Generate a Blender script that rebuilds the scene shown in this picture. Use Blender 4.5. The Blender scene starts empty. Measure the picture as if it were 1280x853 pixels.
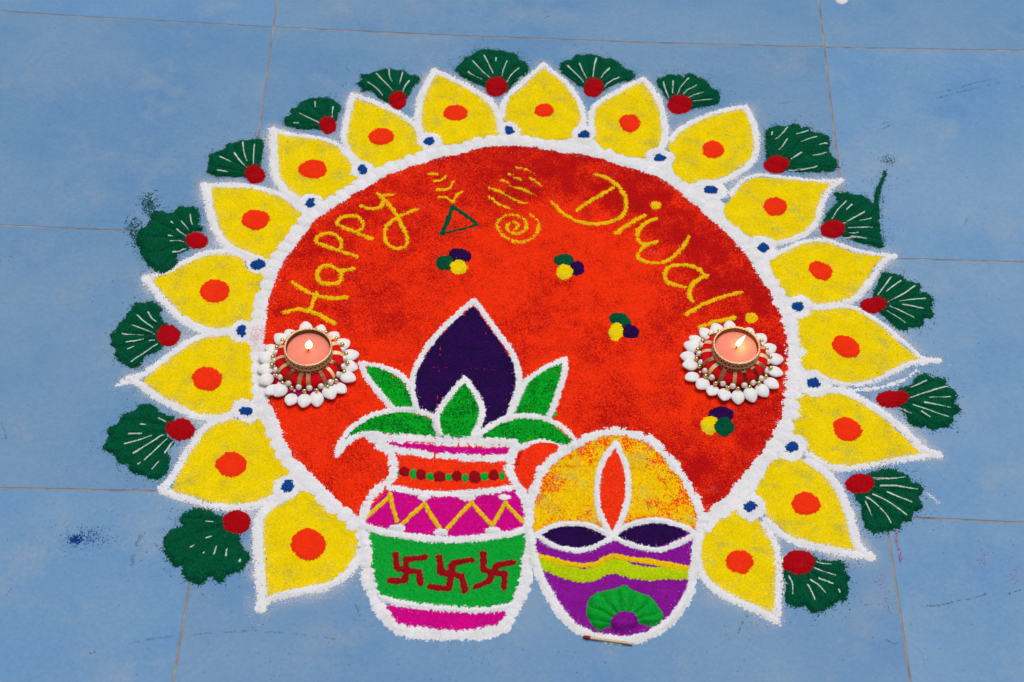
import bpy, bmesh, math, random
import numpy as np
from mathutils import Vector, Matrix, Euler
rng = np.random.default_rng(11)
random.seed(5)
SC = bpy.context.scene
COL = SC.collection
MM = 0.001

# ------------------------------------------------------------------ camera, sky, light, exposure
cam_d = bpy.data.cameras.new('camera'); cam = bpy.data.objects.new('camera', cam_d); COL.objects.link(cam)
cam_d.sensor_width = 36.0
cam_d.lens = 2138.3/1280*36.0
cam_d.clip_start = 0.05; cam_d.clip_end = 200
_rx, _ry, _rz = 0.6531, -0.0342, 0.0188
cam.rotation_mode = 'XYZ'
cam.rotation_euler = (_rx, _ry, _rz)
cam.location = (0.2415, -1.3975, 1.2764)
cam_d.dof.use_dof = True
cam_d.dof.focus_distance = 1.60
cam_d.dof.aperture_fstop = 11
SC.camera = cam

SUN_EL, SUN_AZ = math.radians(73), math.radians(20)     # azimuth from +y (behind the drawing) towards +x
world = bpy.data.worlds.new('World'); SC.world = world; world.use_nodes = True
wn = world.node_tree; wn.nodes.clear()
sky = wn.nodes.new('ShaderNodeTexSky'); sky.sky_type = 'NISHITA'; sky.sun_disc = False
sky.sun_elevation = SUN_EL; sky.sun_rotation = SUN_AZ
sky.air_density = 1.0; sky.dust_density = 6.0; sky.ozone_density = 0.6
hsv = wn.nodes.new('ShaderNodeHueSaturation'); hsv.inputs['Saturation'].default_value = 0.35
bg = wn.nodes.new('ShaderNodeBackground'); bg.inputs['Strength'].default_value = 0.10
wo = wn.nodes.new('ShaderNodeOutputWorld')
wn.links.new(sky.outputs['Color'], hsv.inputs['Color']); wn.links.new(hsv.outputs['Color'], bg.inputs['Color'])
wn.links.new(bg.outputs['Background'], wo.inputs['Surface'])
sun_d = bpy.data.lights.new('sun', 'SUN'); sun_d.energy = 1.5; sun_d.angle = math.radians(35); sun_d.color = (1.0, 0.965, 0.91)
sun = bpy.data.objects.new('sun', sun_d); COL.objects.link(sun)
_d = Vector((math.cos(SUN_EL)*math.sin(SUN_AZ), math.cos(SUN_EL)*math.cos(SUN_AZ), math.sin(SUN_EL)))
sun.rotation_euler = _d.to_track_quat('Z', 'Y').to_euler(); sun.location = (0.3, 1, 3)
vs = SC.view_settings
vs.view_transform = 'Standard'; vs.look = 'None'; vs.exposure = -0.38; vs.gamma = 1.0; vs.use_curve_mapping = False

# ------------------------------------------------------------------ measured outlines, millimetres on the floor
DATA = {'petals':[{'fill':[[68.4,-700.1],[64.6,-684.1],[60.8,-664.7],[57.7,-646.5],[56.8,-631.4],[59.4,-621.1],[65.6,-610.6],[73.8,-604.2],[81,-602.7],[86.3,-596.7],[92.4,-599.1],[101.8,-605.7],[113,-615.5],[123.9,-623.7],[133.1,-630.1],
[135.9,-638.4],[135.9,-648.5],[134.5,-658.5],[129,-670.3],[119.9,-682],[103.4,-689.1],[85.4,-693.8],[75.8,-696.6]],'a':[[71.9,-599.9],[62.3,-607.2],[54.5,-616.2],[51.7,-628.2],[53.1,-646.7],[56.1,-664.8],[59.6,-684.3],[62,-700.3],
[61.8,-710.7]],'b':[[61.8,-710.7],[69.2,-701.6],[82.8,-696.3],[100.8,-691.6],[117.4,-686.2],[129.5,-676.8],[137.2,-665],[140.6,-653.3]],'dot':[[111.5,-646.9],[110.6,-653.8],[106.9,-659.5],[101.2,-662.7],[94.6,-663],[88.4,-660.2],
[83.7,-654.9],[81.6,-648.1],[82.4,-641.2],[86,-635.5],[91.8,-632.1],[98.5,-631.9],[104.8,-634.7],[109.4,-640.1]],'wa':4.47,'wb':3.36},{'fill':[[-25.1,-596.3],[-21.1,-582.1],[-16.9,-564.5],[-11.4,-545.1],[-4.9,-533.4],[6.1,-524.8],
[15.2,-521.9],[23.6,-524],[39.6,-522.5],[44.4,-529.7],[52.5,-542.4],[56.3,-553.5],[64.2,-565.9],[70.5,-575.9],[62,-583.4],[61.8,-594.3],[57.3,-601.4],[46.1,-606.5],[33.3,-608.1],[20.2,-607.5],[4.1,-604.3],[-12.3,-598.8]],
'a':[[10.9,-519.6],[-0.7,-524.2],[-9,-532.8],[-15.2,-546.8],[-21.3,-561.5],[-26.8,-579.2],[-31.8,-590.3],[-37.3,-597.5]],'b':[[-37.3,-597.5],[-24.9,-602.4],[-8.6,-607.2],[7.7,-611.9],[26,-612.7],[45.3,-610.4],[56.4,-605.3],[66.2,
-598.7],[70.8,-592.4]],'dot':[[35.3,-568.4],[34.6,-574.3],[31.3,-579],[26.1,-581.8],[19.9,-582.1],[14.1,-579.7],[9.7,-575.3],[7.6,-569.5],[8.3,-563.7],[11.6,-558.8],[16.8,-556],[23,-555.7],[28.9,-558.1],[33.3,-562.6]],'wa':3.27,
'wb':3.41},{'fill':[[-66.9,-481.7],[-57.3,-467.7],[-48.2,-454.3],[-38.7,-442.6],[-28.8,-433.3],[-18.2,-429],[1.3,-427.6],[9,-433.8],[19.9,-437.3],[23.7,-446.8],[25.8,-462.3],[28.3,-475.9],[29.3,-491.1],[28.1,-498.7],[21,-501.5],
[16.4,-509.2],[8.9,-514.5],[-4.5,-515.6],[-18.3,-513.2],[-32.9,-505.5],[-46.4,-496],[-58.5,-488.1]],'a':[[3.2,-420.4],[-13.2,-423.8],[-25.3,-427.9],[-36.7,-436.3],[-47.6,-448.2],[-58.3,-460.8],[-69,-472.5],[-83.1,-479.1]],
'b':[[-83.1,-479.1],[-71.2,-485.3],[-58.8,-494.9],[-45.4,-503.5],[-30.7,-511.2],[-14.9,-518.3],[1.4,-519.3],[14.5,-515.9],[20.9,-512.3]],'dot':[[1.6,-476.2],[0.9,-482.1],[-2.3,-487],[-7.4,-489.8],[-13.4,-490.1],[-19.2,-487.7],
[-23.6,-483.2],[-25.7,-477.4],[-25.2,-471.4],[-22,-466.5],[-16.8,-463.6],[-10.7,-463.4],[-4.9,-465.8],[-0.5,-470.4]],'wa':3.55,'wb':3.55},{'fill':[[-77.2,-359.2],[-67.8,-355],[-59.9,-349.9],[-49.4,-341.9],[-36,-333.7],[-23.6,
-329.3],[-9.1,-328.6],[1.5,-332.9],[7.3,-344.9],[21,-351.7],[23.9,-359.1],[23.5,-368.4],[18.4,-374.1],[17.9,-388.8],[20.8,-401.7],[11.9,-410.2],[-0.1,-416.1],[-14.1,-416.4],[-28.7,-412.6],[-39.3,-406.8],[-52.9,-390.3],[-70.1,
-369]],'a':[[8.4,-329.7],[-3.8,-324.5],[-15.6,-323.2],[-31.3,-325.8],[-44.8,-333.2],[-55.3,-341.2],[-65.6,-350.2],[-76.3,-355.4],[-85.6,-360.5]],'b':[[-85.6,-360.5],[-75.2,-373],[-66.4,-384.5],[-58,-394.1],[-48.1,-404.5],[-37.1,
-413],[-25.1,-418.7],[-12.1,-421.7],[0.5,-421.1],[11.2,-417.1]],'dot':[[-4.2,-372.4],[-4.9,-378.5],[-8.1,-383.5],[-13.4,-386.4],[-19.5,-386.7],[-25.4,-384.3],[-29.9,-379.7],[-32,-373.7],[-31.4,-367.6],[-28.2,-362.5],[-22.9,
-359.6],[-16.7,-359.3],[-10.8,-361.7],[-6.3,-366.4]],'wa':3.13,'wb':3.98},{'fill':[[-35.9,-241.8],[-19.6,-240.3],[-4.6,-240.2],[10.6,-242.5],[24.5,-246.8],[37.2,-253.3],[47,-262.8],[53.2,-272.4],[51.7,-280.4],[46.7,-290.5],[40.4,
-301.1],[35.5,-310.1],[34,-316.9],[32.7,-325.6],[21.2,-327.1],[9.4,-325.7],[-1.6,-318.6],[-11.4,-309.5],[-18.6,-298.2],[-24.9,-282.8],[-30,-265.2]],'a':[[-44.8,-237.1],[-40,-251.1],[-35.4,-269.5],[-28.6,-288.9],[-20.6,-306],
[-10.5,-317.1],[3.5,-325.1],[12.8,-329.4]],'b':[[-44.8,-237.1],[-27.6,-236.3],[-9.7,-235.4],[8.6,-238.1],[24.1,-242.8],[36.8,-249.3],[48.1,-258.7],[54.6,-264.4]],'dot':[[24.6,-280.4],[23.8,-286.2],[20.5,-291],[15.2,-293.9],[9,
-294.2],[3.1,-291.9],[-1.3,-287.5],[-3.3,-281.7],[-2.6,-275.9],[0.7,-271],[6.1,-268.2],[12.3,-267.8],[18.2,-270.2],[22.6,-274.6]],'wa':4.26,'wb':3.13},{'fill':[[21.4,-164.9],[40.9,-167],[59.6,-169.3],[75.4,-173.8],[86.8,-182.7],
[95.6,-197],[100.3,-209.2],[101.7,-217.4],[105.7,-220.3],[102.2,-224.6],[95.1,-230.1],[91.2,-237.4],[82.9,-245.9],[71.2,-249.6],[54.7,-249.4],[44.9,-240.8],[34.7,-229],[27.5,-217.1],[24.1,-198.6],[23.2,-181.8]],'a':[[15.2,-156.6],
[18.2,-177.8],[20.5,-200.8],[24,-219.3],[30.7,-233.3],[40.8,-245],[52.2,-254.5]],'b':[[15.2,-156.6],[32.7,-162.1],[51.4,-164.4],[68.7,-167.7],[83.1,-174.4],[93.3,-186.6],[101.8,-198.8],[106.8,-203.7]],'dot':[[75.6,-209.1],[74.6,
-214.7],[70.9,-219.3],[65.3,-222.1],[58.8,-222.4],[52.7,-220.2],[48.2,-216],[46.3,-210.5],[47.2,-204.9],[50.8,-200.2],[56.5,-197.4],[63.1,-197.1],[69.2,-199.3],[73.6,-203.6]],'wa':4.26,'wb':2.84},{'fill':[[97.3,-110],[110.3,
-115.9],[126.4,-122.8],[141,-131.9],[152.4,-140],[160.9,-152.6],[164.5,-163.1],[167.6,-177.9],[161,-183.5],[150.6,-189.3],[138.8,-197.2],[125.4,-202.1],[111.4,-197.6],[101.3,-185.5],[94.3,-173.2],[92.8,-154],[93.5,-132.2],[95.4,
-116.7]],'a':[[93.5,-101.3],[90.9,-119.2],[89.5,-141.2],[88.8,-162.8],[91.4,-175.4],[98.6,-189.8],[106.9,-198.9]],'b':[[93.5,-101.3],[106.4,-106.2],[122.7,-114.2],[138.9,-123.2],[152.1,-133.5],[162,-143.9],[168.9,-158.6]],
'dot':[[139.9,-160.1],[139,-165.5],[135.7,-170],[130.6,-172.7],[124.9,-173],[119.6,-170.9],[115.7,-166.8],[114.1,-161.5],[115,-156],[118.3,-151.5],[123.3,-148.8],[129.1,-148.5],[134.5,-150.6],[138.3,-154.8]],'wa':3.41,'wb':2.98},
{'fill':[[181.7,-69],[193.9,-75.2],[210.2,-86.8],[224.9,-97.2],[234.6,-107.8],[239.7,-118.6],[242.5,-136],[245.1,-150],[237.6,-156.8],[223.7,-159.7],[208.4,-163.7],[193,-166.2],[181.9,-160.8],[171.4,-150.6],[168.3,-135.5],[168,
-113.6],[170.2,-95.7],[175,-79.6]],'a':[[176.5,-60.2],[170.3,-82.1],[164.9,-100.4],[162.9,-122.7],[163.8,-140.1],[167.6,-152.9],[169.6,-161.4]],'b':[[176.5,-60.2],[192,-68.5],[210,-80],[226.3,-92.6],[237.7,-103.2],[244.3,-116.2],
[248.6,-131.3],[248.9,-146.5]],'dot':[[214.6,-122.1],[213.6,-127.4],[210.3,-131.8],[205.4,-134.4],[199.8,-134.7],[194.7,-132.6],[191.1,-128.6],[189.6,-123.5],[190.6,-118.2],[193.9,-113.8],[198.9,-111.1],[204.5,-110.8],[209.6,
-112.9],[213.2,-117]],'wa':3.69,'wb':3.27},{'fill':[[295,-52.5],[305.5,-61.1],[316.7,-76.5],[324.6,-94.1],[330.1,-109.4],[331.6,-122.5],[329.2,-135.8],[322.9,-149.1],[312,-154],[301.2,-154.6],[288.7,-152],[274.7,-148.4],[268.3,
-141.2],[260.4,-135.1],[254.7,-124.4],[256.8,-111.1],[262.8,-95.2],[273.7,-83.3],[284.7,-66.8]],'a':[[293.3,-44.5],[279.8,-62.5],[267.3,-79.2],[256.4,-93.3],[252,-109.1],[250.1,-126.9]],'b':[[293.3,-44.5],[305.5,-57.7],[318.3,
-71.9],[327.8,-89.4],[334.8,-109.1],[336.3,-126.7],[332.3,-140]],'dot':[[305.7,-113.3],[304.6,-118],[301.7,-121.8],[297.4,-124.1],[292.7,-124.3],[288.4,-122.5],[285.4,-119],[284.2,-114.5],[285.3,-109.8],[288.2,-106],[292.5,
-103.7],[297.3,-103.4],[301.6,-105.2],[304.6,-108.8]],'wa':3.13,'wb':3.27},{'fill':[[398.1,-69.8],[404.9,-80.8],[410.9,-93.9],[414.3,-111.6],[416,-131.2],[415.4,-148.6],[410.3,-161.8],[400.7,-172.9],[388.2,-174.6],[374.4,-172.1],
[362.1,-167.5],[352.9,-158.3],[349.2,-147.8],[347.8,-130.5],[349.5,-112.8],[356.8,-101.3],[369.7,-89.4],[384.3,-77.4]],'a':[[400.7,-61.7],[386,-70.5],[371.4,-82.6],[356.9,-94.6],[347.2,-106.3],[343.9,-124.1],[345.3,-143.6]],
'b':[[400.7,-61.7],[408.3,-73.8],[415.8,-91.4],[419.8,-111.3],[421.4,-133.1],[419.9,-152.7],[414.8,-165.8]],'dot':[[396,-127.3],[394.7,-133],[391.5,-137.7],[386.9,-140.5],[381.9,-140.7],[377.4,-138.5],[374.4,-134.1],[373.4,
-128.5],[374.6,-122.7],[377.9,-117.9],[382.5,-115.1],[387.5,-114.9],[392,-117.2],[395,-121.6]],'wa':3.13,'wb':3.69},{'fill':[[505.7,-103.4],[509.3,-122],[511.1,-141.5],[510,-158.8],[504.3,-174],[494.3,-185],[478.3,-196.3],[459.4,
-204.5],[440.9,-207.5],[433.5,-202.7],[430.1,-190.4],[429.9,-177.8],[427.3,-165.2],[429.3,-152.2],[437.6,-141],[450.8,-125],[467,-116.5],[486.3,-110]],'a':[[507.7,-97.7],[493.2,-100.7],[475.4,-107.2],[459.1,-116.9],[444.4,-127.6],
[432.9,-139.1],[426.3,-150.2]],'b':[[507.7,-97.7],[514.2,-119.5],[516.3,-139],[515.6,-156.3],[510.5,-173.6],[500.4,-186.8],[484.2,-200.2],[465.3,-209.4],[451.4,-213.2]],'dot':[[481,-160.9],[479.6,-166.5],[476.2,-171.1],[471.5,
-173.8],[466.5,-174.1],[462.1,-171.9],[459.1,-167.6],[458.3,-162.1],[459.7,-156.4],[463.1,-151.8],[467.8,-149],[472.9,-148.8],[477.3,-151],[480.2,-155.4]],'wa':3.13,'wb':3.41},{'fill':[[587.3,-202.9],[571.9,-203.7],[553.6,-202.5],
[535.3,-201.4],[516.9,-200.9],[504.2,-207.1],[492.7,-219],[484.2,-233.7],[479,-246.1],[482.8,-258],[492.6,-269.4],[504,-278.7],[517.1,-283.6],[532.1,-282.3],[547.6,-274.7],[560.5,-264.1],[568.4,-251.8],[570.4,-237.6],[576.3,
-223]],'a':[[599.3,-198.2],[581.5,-200.1],[563.1,-198.9],[544.8,-197.4],[526.5,-195.6],[512.7,-195.2],[499.9,-202.1],[489.9,-215],[484.9,-223.5]],'b':[[599.3,-198.2],[588.4,-208],[579.2,-224.9],[573.1,-241.5],[568.8,-255.8],
[558.5,-270.2],[544.2,-279.7],[528.9,-285.4],[513.8,-287.1]],'dot':[[540.6,-237],[538.9,-242.5],[535.2,-247.1],[530.2,-249.7],[524.8,-250],[520.1,-247.8],[517.1,-243.6],[516.2,-238.2],[517.8,-232.7],[521.5,-228.1],[526.6,-225.4],
[532.1,-225.2],[536.8,-227.4],[539.8,-231.6]],'wa':2.41,'wb':3.13},{'fill':[[628.1,-298.5],[613.9,-299.2],[599.2,-297],[585.1,-289.8],[573.7,-284.5],[561.7,-284.7],[546.2,-291.7],[532.2,-300.2],[521.3,-306.5],[521.7,-321.8],
[526.4,-336.7],[531.2,-349.7],[540.8,-357.6],[553.5,-361.3],[569.6,-360],[584.5,-355.6],[597.1,-346.6],[605.6,-334.9],[613.2,-319.4],[620.4,-307.5]],'a':[[641.6,-296.9],[627.6,-295.6],[611.5,-293.5],[594.2,-287.5],[580,-280.7],
[568.1,-279.9],[552.9,-283.6],[537.3,-292.1],[524.7,-300.5]],'b':[[641.6,-296.9],[631.2,-303.2],[622.3,-317],[614.9,-330.7],[606.3,-342.4],[596.3,-354.1],[582.6,-360.3],[566.3,-364.4],[551.7,-365.4]],'dot':[[578,-325.1],[575.2,
-329.3],[570.7,-331.8],[565.6,-331.9],[560.8,-329.8],[557.2,-325.7],[555.5,-320.6],[556.2,-315.4],[559,-311.1],[563.5,-308.6],[568.6,-308.4],[573.5,-310.6],[577.1,-314.7],[578.7,-319.8]],'wa':2.56,'wb':3.13},{'fill':[[646.8,-422],
[636,-411.8],[626,-399.7],[616.1,-385.7],[604.2,-375.3],[591.9,-368.5],[577.6,-367.3],[561.5,-369],[550.8,-375.9],[538.7,-381.9],[540.4,-396.4],[539.9,-410.7],[538.7,-425],[542.6,-437.1],[551.9,-443.7],[561.1,-450.3],[573.4,
-453.5],[589.1,-451.6],[603.5,-447.5],[618.6,-439],[632.4,-429.7]],'a':[[669.2,-424.5],[653.1,-422.6],[644.5,-412.3],[634.5,-400.2],[624.4,-388],[612.7,-376.7],[600.8,-367.2],[586.7,-362.8],[570.6,-364.9],[555.9,-366.5]],
'b':[[669.2,-424.5],[652.6,-427],[637.9,-431.2],[622.5,-441.5],[607.5,-450],[591.4,-455.8],[574.5,-456.6],[560.9,-452.9],[551.6,-447.2]],'dot':[[593.9,-420.2],[590.3,-424.2],[585.1,-425.8],[579.4,-424.7],[574.4,-421.2],[570.9,
-416],[569.7,-410],[571,-404.5],[574.6,-400.5],[579.8,-398.9],[585.5,-400],[590.6,-403.5],[594.1,-408.8],[595.3,-414.8]],'wa':2.56,'wb':2.56},{'fill':[[637.3,-530.7],[629.3,-523.6],[621.1,-512.5],[614,-502.9],[604.1,-492.4],
[594.1,-482.7],[583.9,-474.7],[572,-468.4],[556.7,-468.2],[539.8,-469.8],[533.6,-477.7],[534.3,-486.2],[529.3,-496.4],[526.1,-509.9],[531.3,-521.2],[538.7,-530.7],[547.3,-540.1],[560.3,-546],[573.7,-546.7],[590.4,-543.1],[604.3,
-539.3],[621.2,-534.6]],'a':[[653.5,-531.6],[641.3,-526.4],[631.9,-513.7],[622.4,-501.7],[611.3,-490.4],[600,-480],[588.3,-472],[575.1,-464.9],[559.9,-463.3],[547.2,-465.2]],'b':[[653.5,-531.6],[637.5,-534.7],[620.7,-538.6],[604,
-542.6],[587.2,-547.3],[570.7,-550.4],[555.9,-549.4],[543.1,-541.9],[533.1,-532.6]],'dot':[[586.7,-512.1],[583.5,-517.1],[578.5,-520.3],[572.7,-521],[567.2,-519.1],[563.1,-515],[561.2,-509.4],[561.8,-503.6],[565,-498.5],[570,
-495.3],[575.8,-494.6],[581.4,-496.5],[585.5,-500.7],[587.4,-506.3]],'wa':3.98,'wb':2.84},{'fill':[[567.8,-632.6],[564.9,-616.1],[563.6,-602.4],[561.2,-587.1],[557.2,-573.1],[550.4,-560.8],[541.8,-551.6],[531.6,-544.8],[518.1,
-543.7],[507.2,-545.8],[501.2,-553.2],[496.5,-563],[488.9,-575.9],[490.8,-586.8],[492.7,-597.6],[496.3,-602],[502.3,-609.5],[510.9,-618.3],[520.8,-625.5],[534.8,-629.4],[550.2,-631.8]],'a':[[581.9,-641.1],[571.9,-631],[569.4,
-617.5],[567.9,-602.3],[565,-588.5],[561.1,-574.6],[554.4,-560.6],[544.6,-549.8],[535.7,-543.8]],'b':[[581.9,-641.1],[567.8,-638.6],[552.4,-636.2],[537.1,-633.1],[523,-629.9],[510.4,-624.4],[500.6,-615.6],[493.3,-606.8]],
'dot':[[542.2,-590.4],[540,-595.7],[535.7,-599.8],[530.1,-601.7],[524.4,-601.3],[519.7,-598.5],[516.9,-593.9],[516.5,-588.4],[518.7,-583.1],[523,-579],[528.6,-577],[534.3,-577.5],[539.1,-580.3],[541.9,-584.9]],'wa':4.26,
'wb':3.41},{'fill':[[493.3,-697.5],[495.6,-679.5],[498,-663.5],[498.6,-647.3],[496.9,-635.4],[492.6,-623.5],[486.7,-613.1],[479.3,-606.6],[472.9,-603],[467.9,-598.6],[460.9,-605],[452.6,-613],[445.5,-622.4],[434.8,-628.1],[433.5,
-642.4],[436.2,-652.6],[439.5,-662.8],[445.5,-671.3],[454,-679.7],[465.2,-684.3],[477.6,-689.6]],'a':[[494.3,-705.3],[497.6,-686.7],[499.8,-666.3],[500.6,-647.2],[499.8,-632.3],[495.4,-620.4],[490.8,-611.5]],'b':[[494.3,-705.3],
[483.3,-698.6],[471.1,-692],[458.7,-686.7],[447.6,-679.9],[439.1,-671.6],[433.2,-661.6],[429.9,-649.9]],'dot':[[478.4,-650],[476.9,-655.1],[473.4,-659.4],[468.6,-661.8],[463.4,-662],[458.9,-659.9],[455.9,-655.9],[455,-650.9],
[456.5,-645.7],[460,-641.4],[464.8,-638.9],[470,-638.7],[474.6,-640.8],[477.5,-644.8]],'wa':3.13,'wb':3.69}],'fans':[{'leaf':[[20.9,-622.6],[12.5,-619.6],[6.2,-616],[0.1,-614.6],[-6.3,-615.5],[-11.7,-618.8],[-15.5,-623.2],[-16.1,
-629.2],[-13.4,-633.3],[-20.3,-636.1],[-25.2,-642.2],[-27.2,-648.2],[-26.6,-654.8],[-23,-663],[-18.5,-669.4],[-12.3,-673.2],[-8.3,-670.6],[-8.2,-677.2],[-3.5,-685.1],[2.4,-687.3],[9.2,-690.3],[13.6,-686.1],[17.4,-681.9],[23.6,
-686.5],[28.7,-687.1],[28.7,-681.4],[34.1,-678.8],[39.5,-676.1],[44,-671.9],[47.5,-665.2],[45.9,-657],[39.4,-650.6],[37,-642.3],[32.1,-637.5],[24.5,-634.4]],'berry':[[44.4,-626.8],[43.8,-631.8],[41,-636],[36.6,-638.3],[31.5,
-638.5],[26.6,-636.5],[22.9,-632.7],[21.2,-627.7],[21.7,-622.7],[24.5,-618.5],[28.9,-616.1],[34.1,-615.9],[39,-618],[42.7,-621.9]],'veins':[[[7.1,-629.1],[13,-629.8]],[[9.2,-645.9],[14.1,-644]],[[17.7,-661.4],[18.9,-653.9]],
[[27.9,-662.6],[27.8,-656]],[[-3.2,-655.6],[0.2,-653.8]],[[39.9,-667.1],[40.3,-664.6]],[[8.3,-660.9],[9.1,-659.2]]]},{'leaf':[[-36.1,-521.6],[-43.2,-518.7],[-50.6,-514],[-55.5,-508.4],[-62.6,-506.2],[-69.1,-508.2],[-72.1,-514.9],
[-78.6,-516.9],[-83.9,-522],[-84.8,-528.6],[-91.5,-533],[-93.3,-538.8],[-91.1,-543.6],[-93.3,-550.9],[-93.6,-557.3],[-87.5,-561.9],[-82,-563.2],[-78.9,-570.3],[-72.6,-572.4],[-68.8,-571.4],[-67.8,-577.7],[-61.9,-582.2],[-55.2,
-582.7],[-49.5,-585.6],[-42.9,-586.1],[-38,-583.5],[-34.9,-577.9],[-33.3,-570],[-34.4,-562.1],[-36.9,-554.2],[-32.6,-546.8],[-40.2,-539.8]],'berry':[[-15.7,-532.7],[-16.3,-537.9],[-19.3,-542],[-24.1,-544.5],[-29.7,-544.7],[-35.1,
-542.7],[-39.1,-538.8],[-41.1,-533.8],[-40.6,-528.7],[-37.6,-524.5],[-32.8,-522],[-27.1,-521.7],[-21.7,-523.8],[-17.7,-527.7]],'veins':[[[-49.2,-523.8],[-42,-527.6]],[[-64.3,-531],[-59.6,-531.2]],[[-73.5,-541.2],[-62.2,-540.4]],
[[-75.1,-552.6],[-63.8,-548.1],[-52.5,-542.7]],[[-66.3,-561.8],[-54.5,-551.7],[-42.1,-540.7]],[[-55.3,-569.3],[-47,-557.8],[-38.5,-544.9]],[[-38.8,-559.4],[-36.4,-552.5],[-33.3,-546.8]],[[-59.9,-573.4],[-58.2,-571.8]],[[-47.5,
-576.9],[-42.7,-569.5]]]},{'leaf':[[-66.4,-394.5],[-71.4,-389.2],[-78.7,-388.3],[-85.5,-390.2],[-91,-391.4],[-92.8,-397.9],[-97.4,-404.4],[-99.1,-411.7],[-102.5,-417.2],[-104.1,-424.4],[-107.4,-429.8],[-105.2,-435],[-105.9,
-441.2],[-99.3,-446.2],[-101.1,-452.3],[-96.1,-457.3],[-89.8,-462.2],[-85.1,-466.3],[-78.1,-466.9],[-73.8,-463.2],[-74.2,-456.3],[-69.6,-450.1],[-63,-447.2],[-57.1,-439.9],[-61.4,-429.5],[-62.7,-420.7],[-56.3,-416],[-62.8,-410],
[-65.5,-401.1]],'berry':[[-43.4,-427.5],[-43.7,-432.9],[-46.1,-437.2],[-50.1,-439.8],[-54.9,-440],[-59.6,-437.9],[-63.2,-433.7],[-65.1,-428.4],[-64.8,-423.1],[-62.4,-418.6],[-58.3,-416],[-53.5,-415.8],[-48.8,-418],[-45.2,-422.2]],
'veins':[[[-86.1,-406.6],[-79,-414.3],[-68.8,-421.9]],[[-76.4,-403.4],[-71.9,-410.4],[-67.1,-414.7]],[[-88.9,-418.7],[-79.1,-423.2],[-66.4,-428.5]],[[-96.7,-428.8],[-86.5,-429.8],[-76.7,-430.2]],[[-91.3,-439.3],[-82.6,-437.2],
[-75.7,-435.1]],[[-70.1,-437],[-65.3,-436.2]],[[-88.7,-447.4],[-83.6,-444.1]],[[-83,-461.6],[-74.8,-452],[-62,-440.1]]]},{'leaf':[[-44,-283.8],[-44.2,-275.9],[-47.2,-270.1],[-53.6,-266.4],[-59.4,-267.7],[-65.5,-266.6],[-70.5,
-273.3],[-77.4,-276.6],[-86.8,-273.1],[-92.1,-277.3],[-92.3,-286.2],[-95.5,-294.2],[-100.5,-300.3],[-101.9,-310],[-99,-319.5],[-95,-327],[-92.4,-334.5],[-85.3,-343.6],[-77.2,-349.8],[-69.5,-353.2],[-64.2,-350.1],[-60.6,-344.3],
[-58.7,-337.6],[-61,-331.1],[-54.6,-325.1],[-49.3,-321],[-53.5,-311.6],[-50.4,-301.7],[-42.1,-298.4],[-37.8,-297.2],[-43.2,-289.7]],'berry':[[-33,-309.6],[-33.4,-314.4],[-35.8,-318.3],[-39.5,-320.6],[-44.1,-320.8],[-48.4,-318.9],
[-51.7,-315.3],[-53.3,-310.6],[-53,-305.8],[-50.7,-301.8],[-46.9,-299.5],[-42.3,-299.3],[-37.9,-301.2],[-34.6,-304.9]],'veins':[[[-53.4,-279.3],[-51.8,-286.2],[-49.4,-292.9]],[[-61.1,-287.6],[-55.8,-294.2],[-52.3,-298.9]],[[-70.4,
-290],[-68.6,-291.9]],[[-64.1,-298.1],[-57.5,-304],[-54.3,-305.4]],[[-70.9,-307],[-66.4,-307.9]],[[-68,-314.6],[-54.6,-313.9]],[[-63.6,-328.3],[-57.5,-325.2],[-52.1,-321.7]]]},{'leaf':[[-2.1,-222.7],[-14,-224.3],[-24.5,-224.9],
[-36.6,-224.4],[-43.8,-220.7],[-44.6,-214.5],[-44.8,-207.3],[-44.7,-195.8],[-38.6,-190.2],[-32.1,-186.8],[-28.4,-179.2],[-20.9,-177.7],[-15.2,-174.2],[-7.7,-172.8],[-0.3,-170.3],[6,-172.1],[7.9,-182.6],[8.3,-193.1],[7.1,-203.6],
[7.5,-214]],'berry':[[14.2,-220.4],[13.8,-225.5],[11.5,-229.7],[7.9,-232.1],[3.6,-232.4],[-0.6,-230.3],[-3.7,-226.4],[-5.3,-221.4],[-4.9,-216.3],[-2.6,-212.1],[1.1,-209.6],[5.4,-209.4],[9.6,-211.5],[12.7,-215.4]],'veins':[[[-33.5,
-218.7],[-23.5,-220.3]],[[-33.6,-199.4],[-22.2,-206.1]],[[-19.7,-194.5],[-13.2,-204.6],[-4.6,-214.2]],[[-13.2,-178.4],[-9.9,-194],[-5.7,-204.3]],[[-1,-180.9],[-0.5,-193.5],[0.8,-208.1]]]},{'leaf':[[66.4,-153.2],[52.5,-153.9],
[41.7,-153.4],[30.6,-150.8],[26.1,-144.5],[27,-137.9],[32,-133.3],[31.3,-126.7],[37.1,-122],[39.6,-115.3],[47,-110.4],[54.7,-107.8],[63.9,-106.2],[72,-108],[77.1,-113.3],[82.3,-119.6],[82.1,-126.2],[80.1,-130.7],[78,-143.9]],
'berry':[[80.1,-148.2],[79.6,-153.1],[77.5,-157.1],[74.3,-159.4],[70.4,-159.6],[66.8,-157.6],[64.1,-153.9],[62.8,-149.1],[63.2,-144.2],[65.3,-140.1],[68.6,-137.7],[72.5,-137.5],[76.1,-139.5],[78.8,-143.3]],'veins':[[[35.7,-147.2],
[41.1,-147.4]],[[40.5,-132.8],[51.4,-141],[62.8,-147.3]],[[55,-116.7],[56.1,-124.3]],[[74.5,-123.4],[74.2,-138.7]]]},{'leaf':[[135.2,-112.4],[125.5,-108.5],[117,-100],[110.4,-94.8],[104.1,-96.2],[100.6,-90.8],[97.6,-83.1],[101.3,
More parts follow.
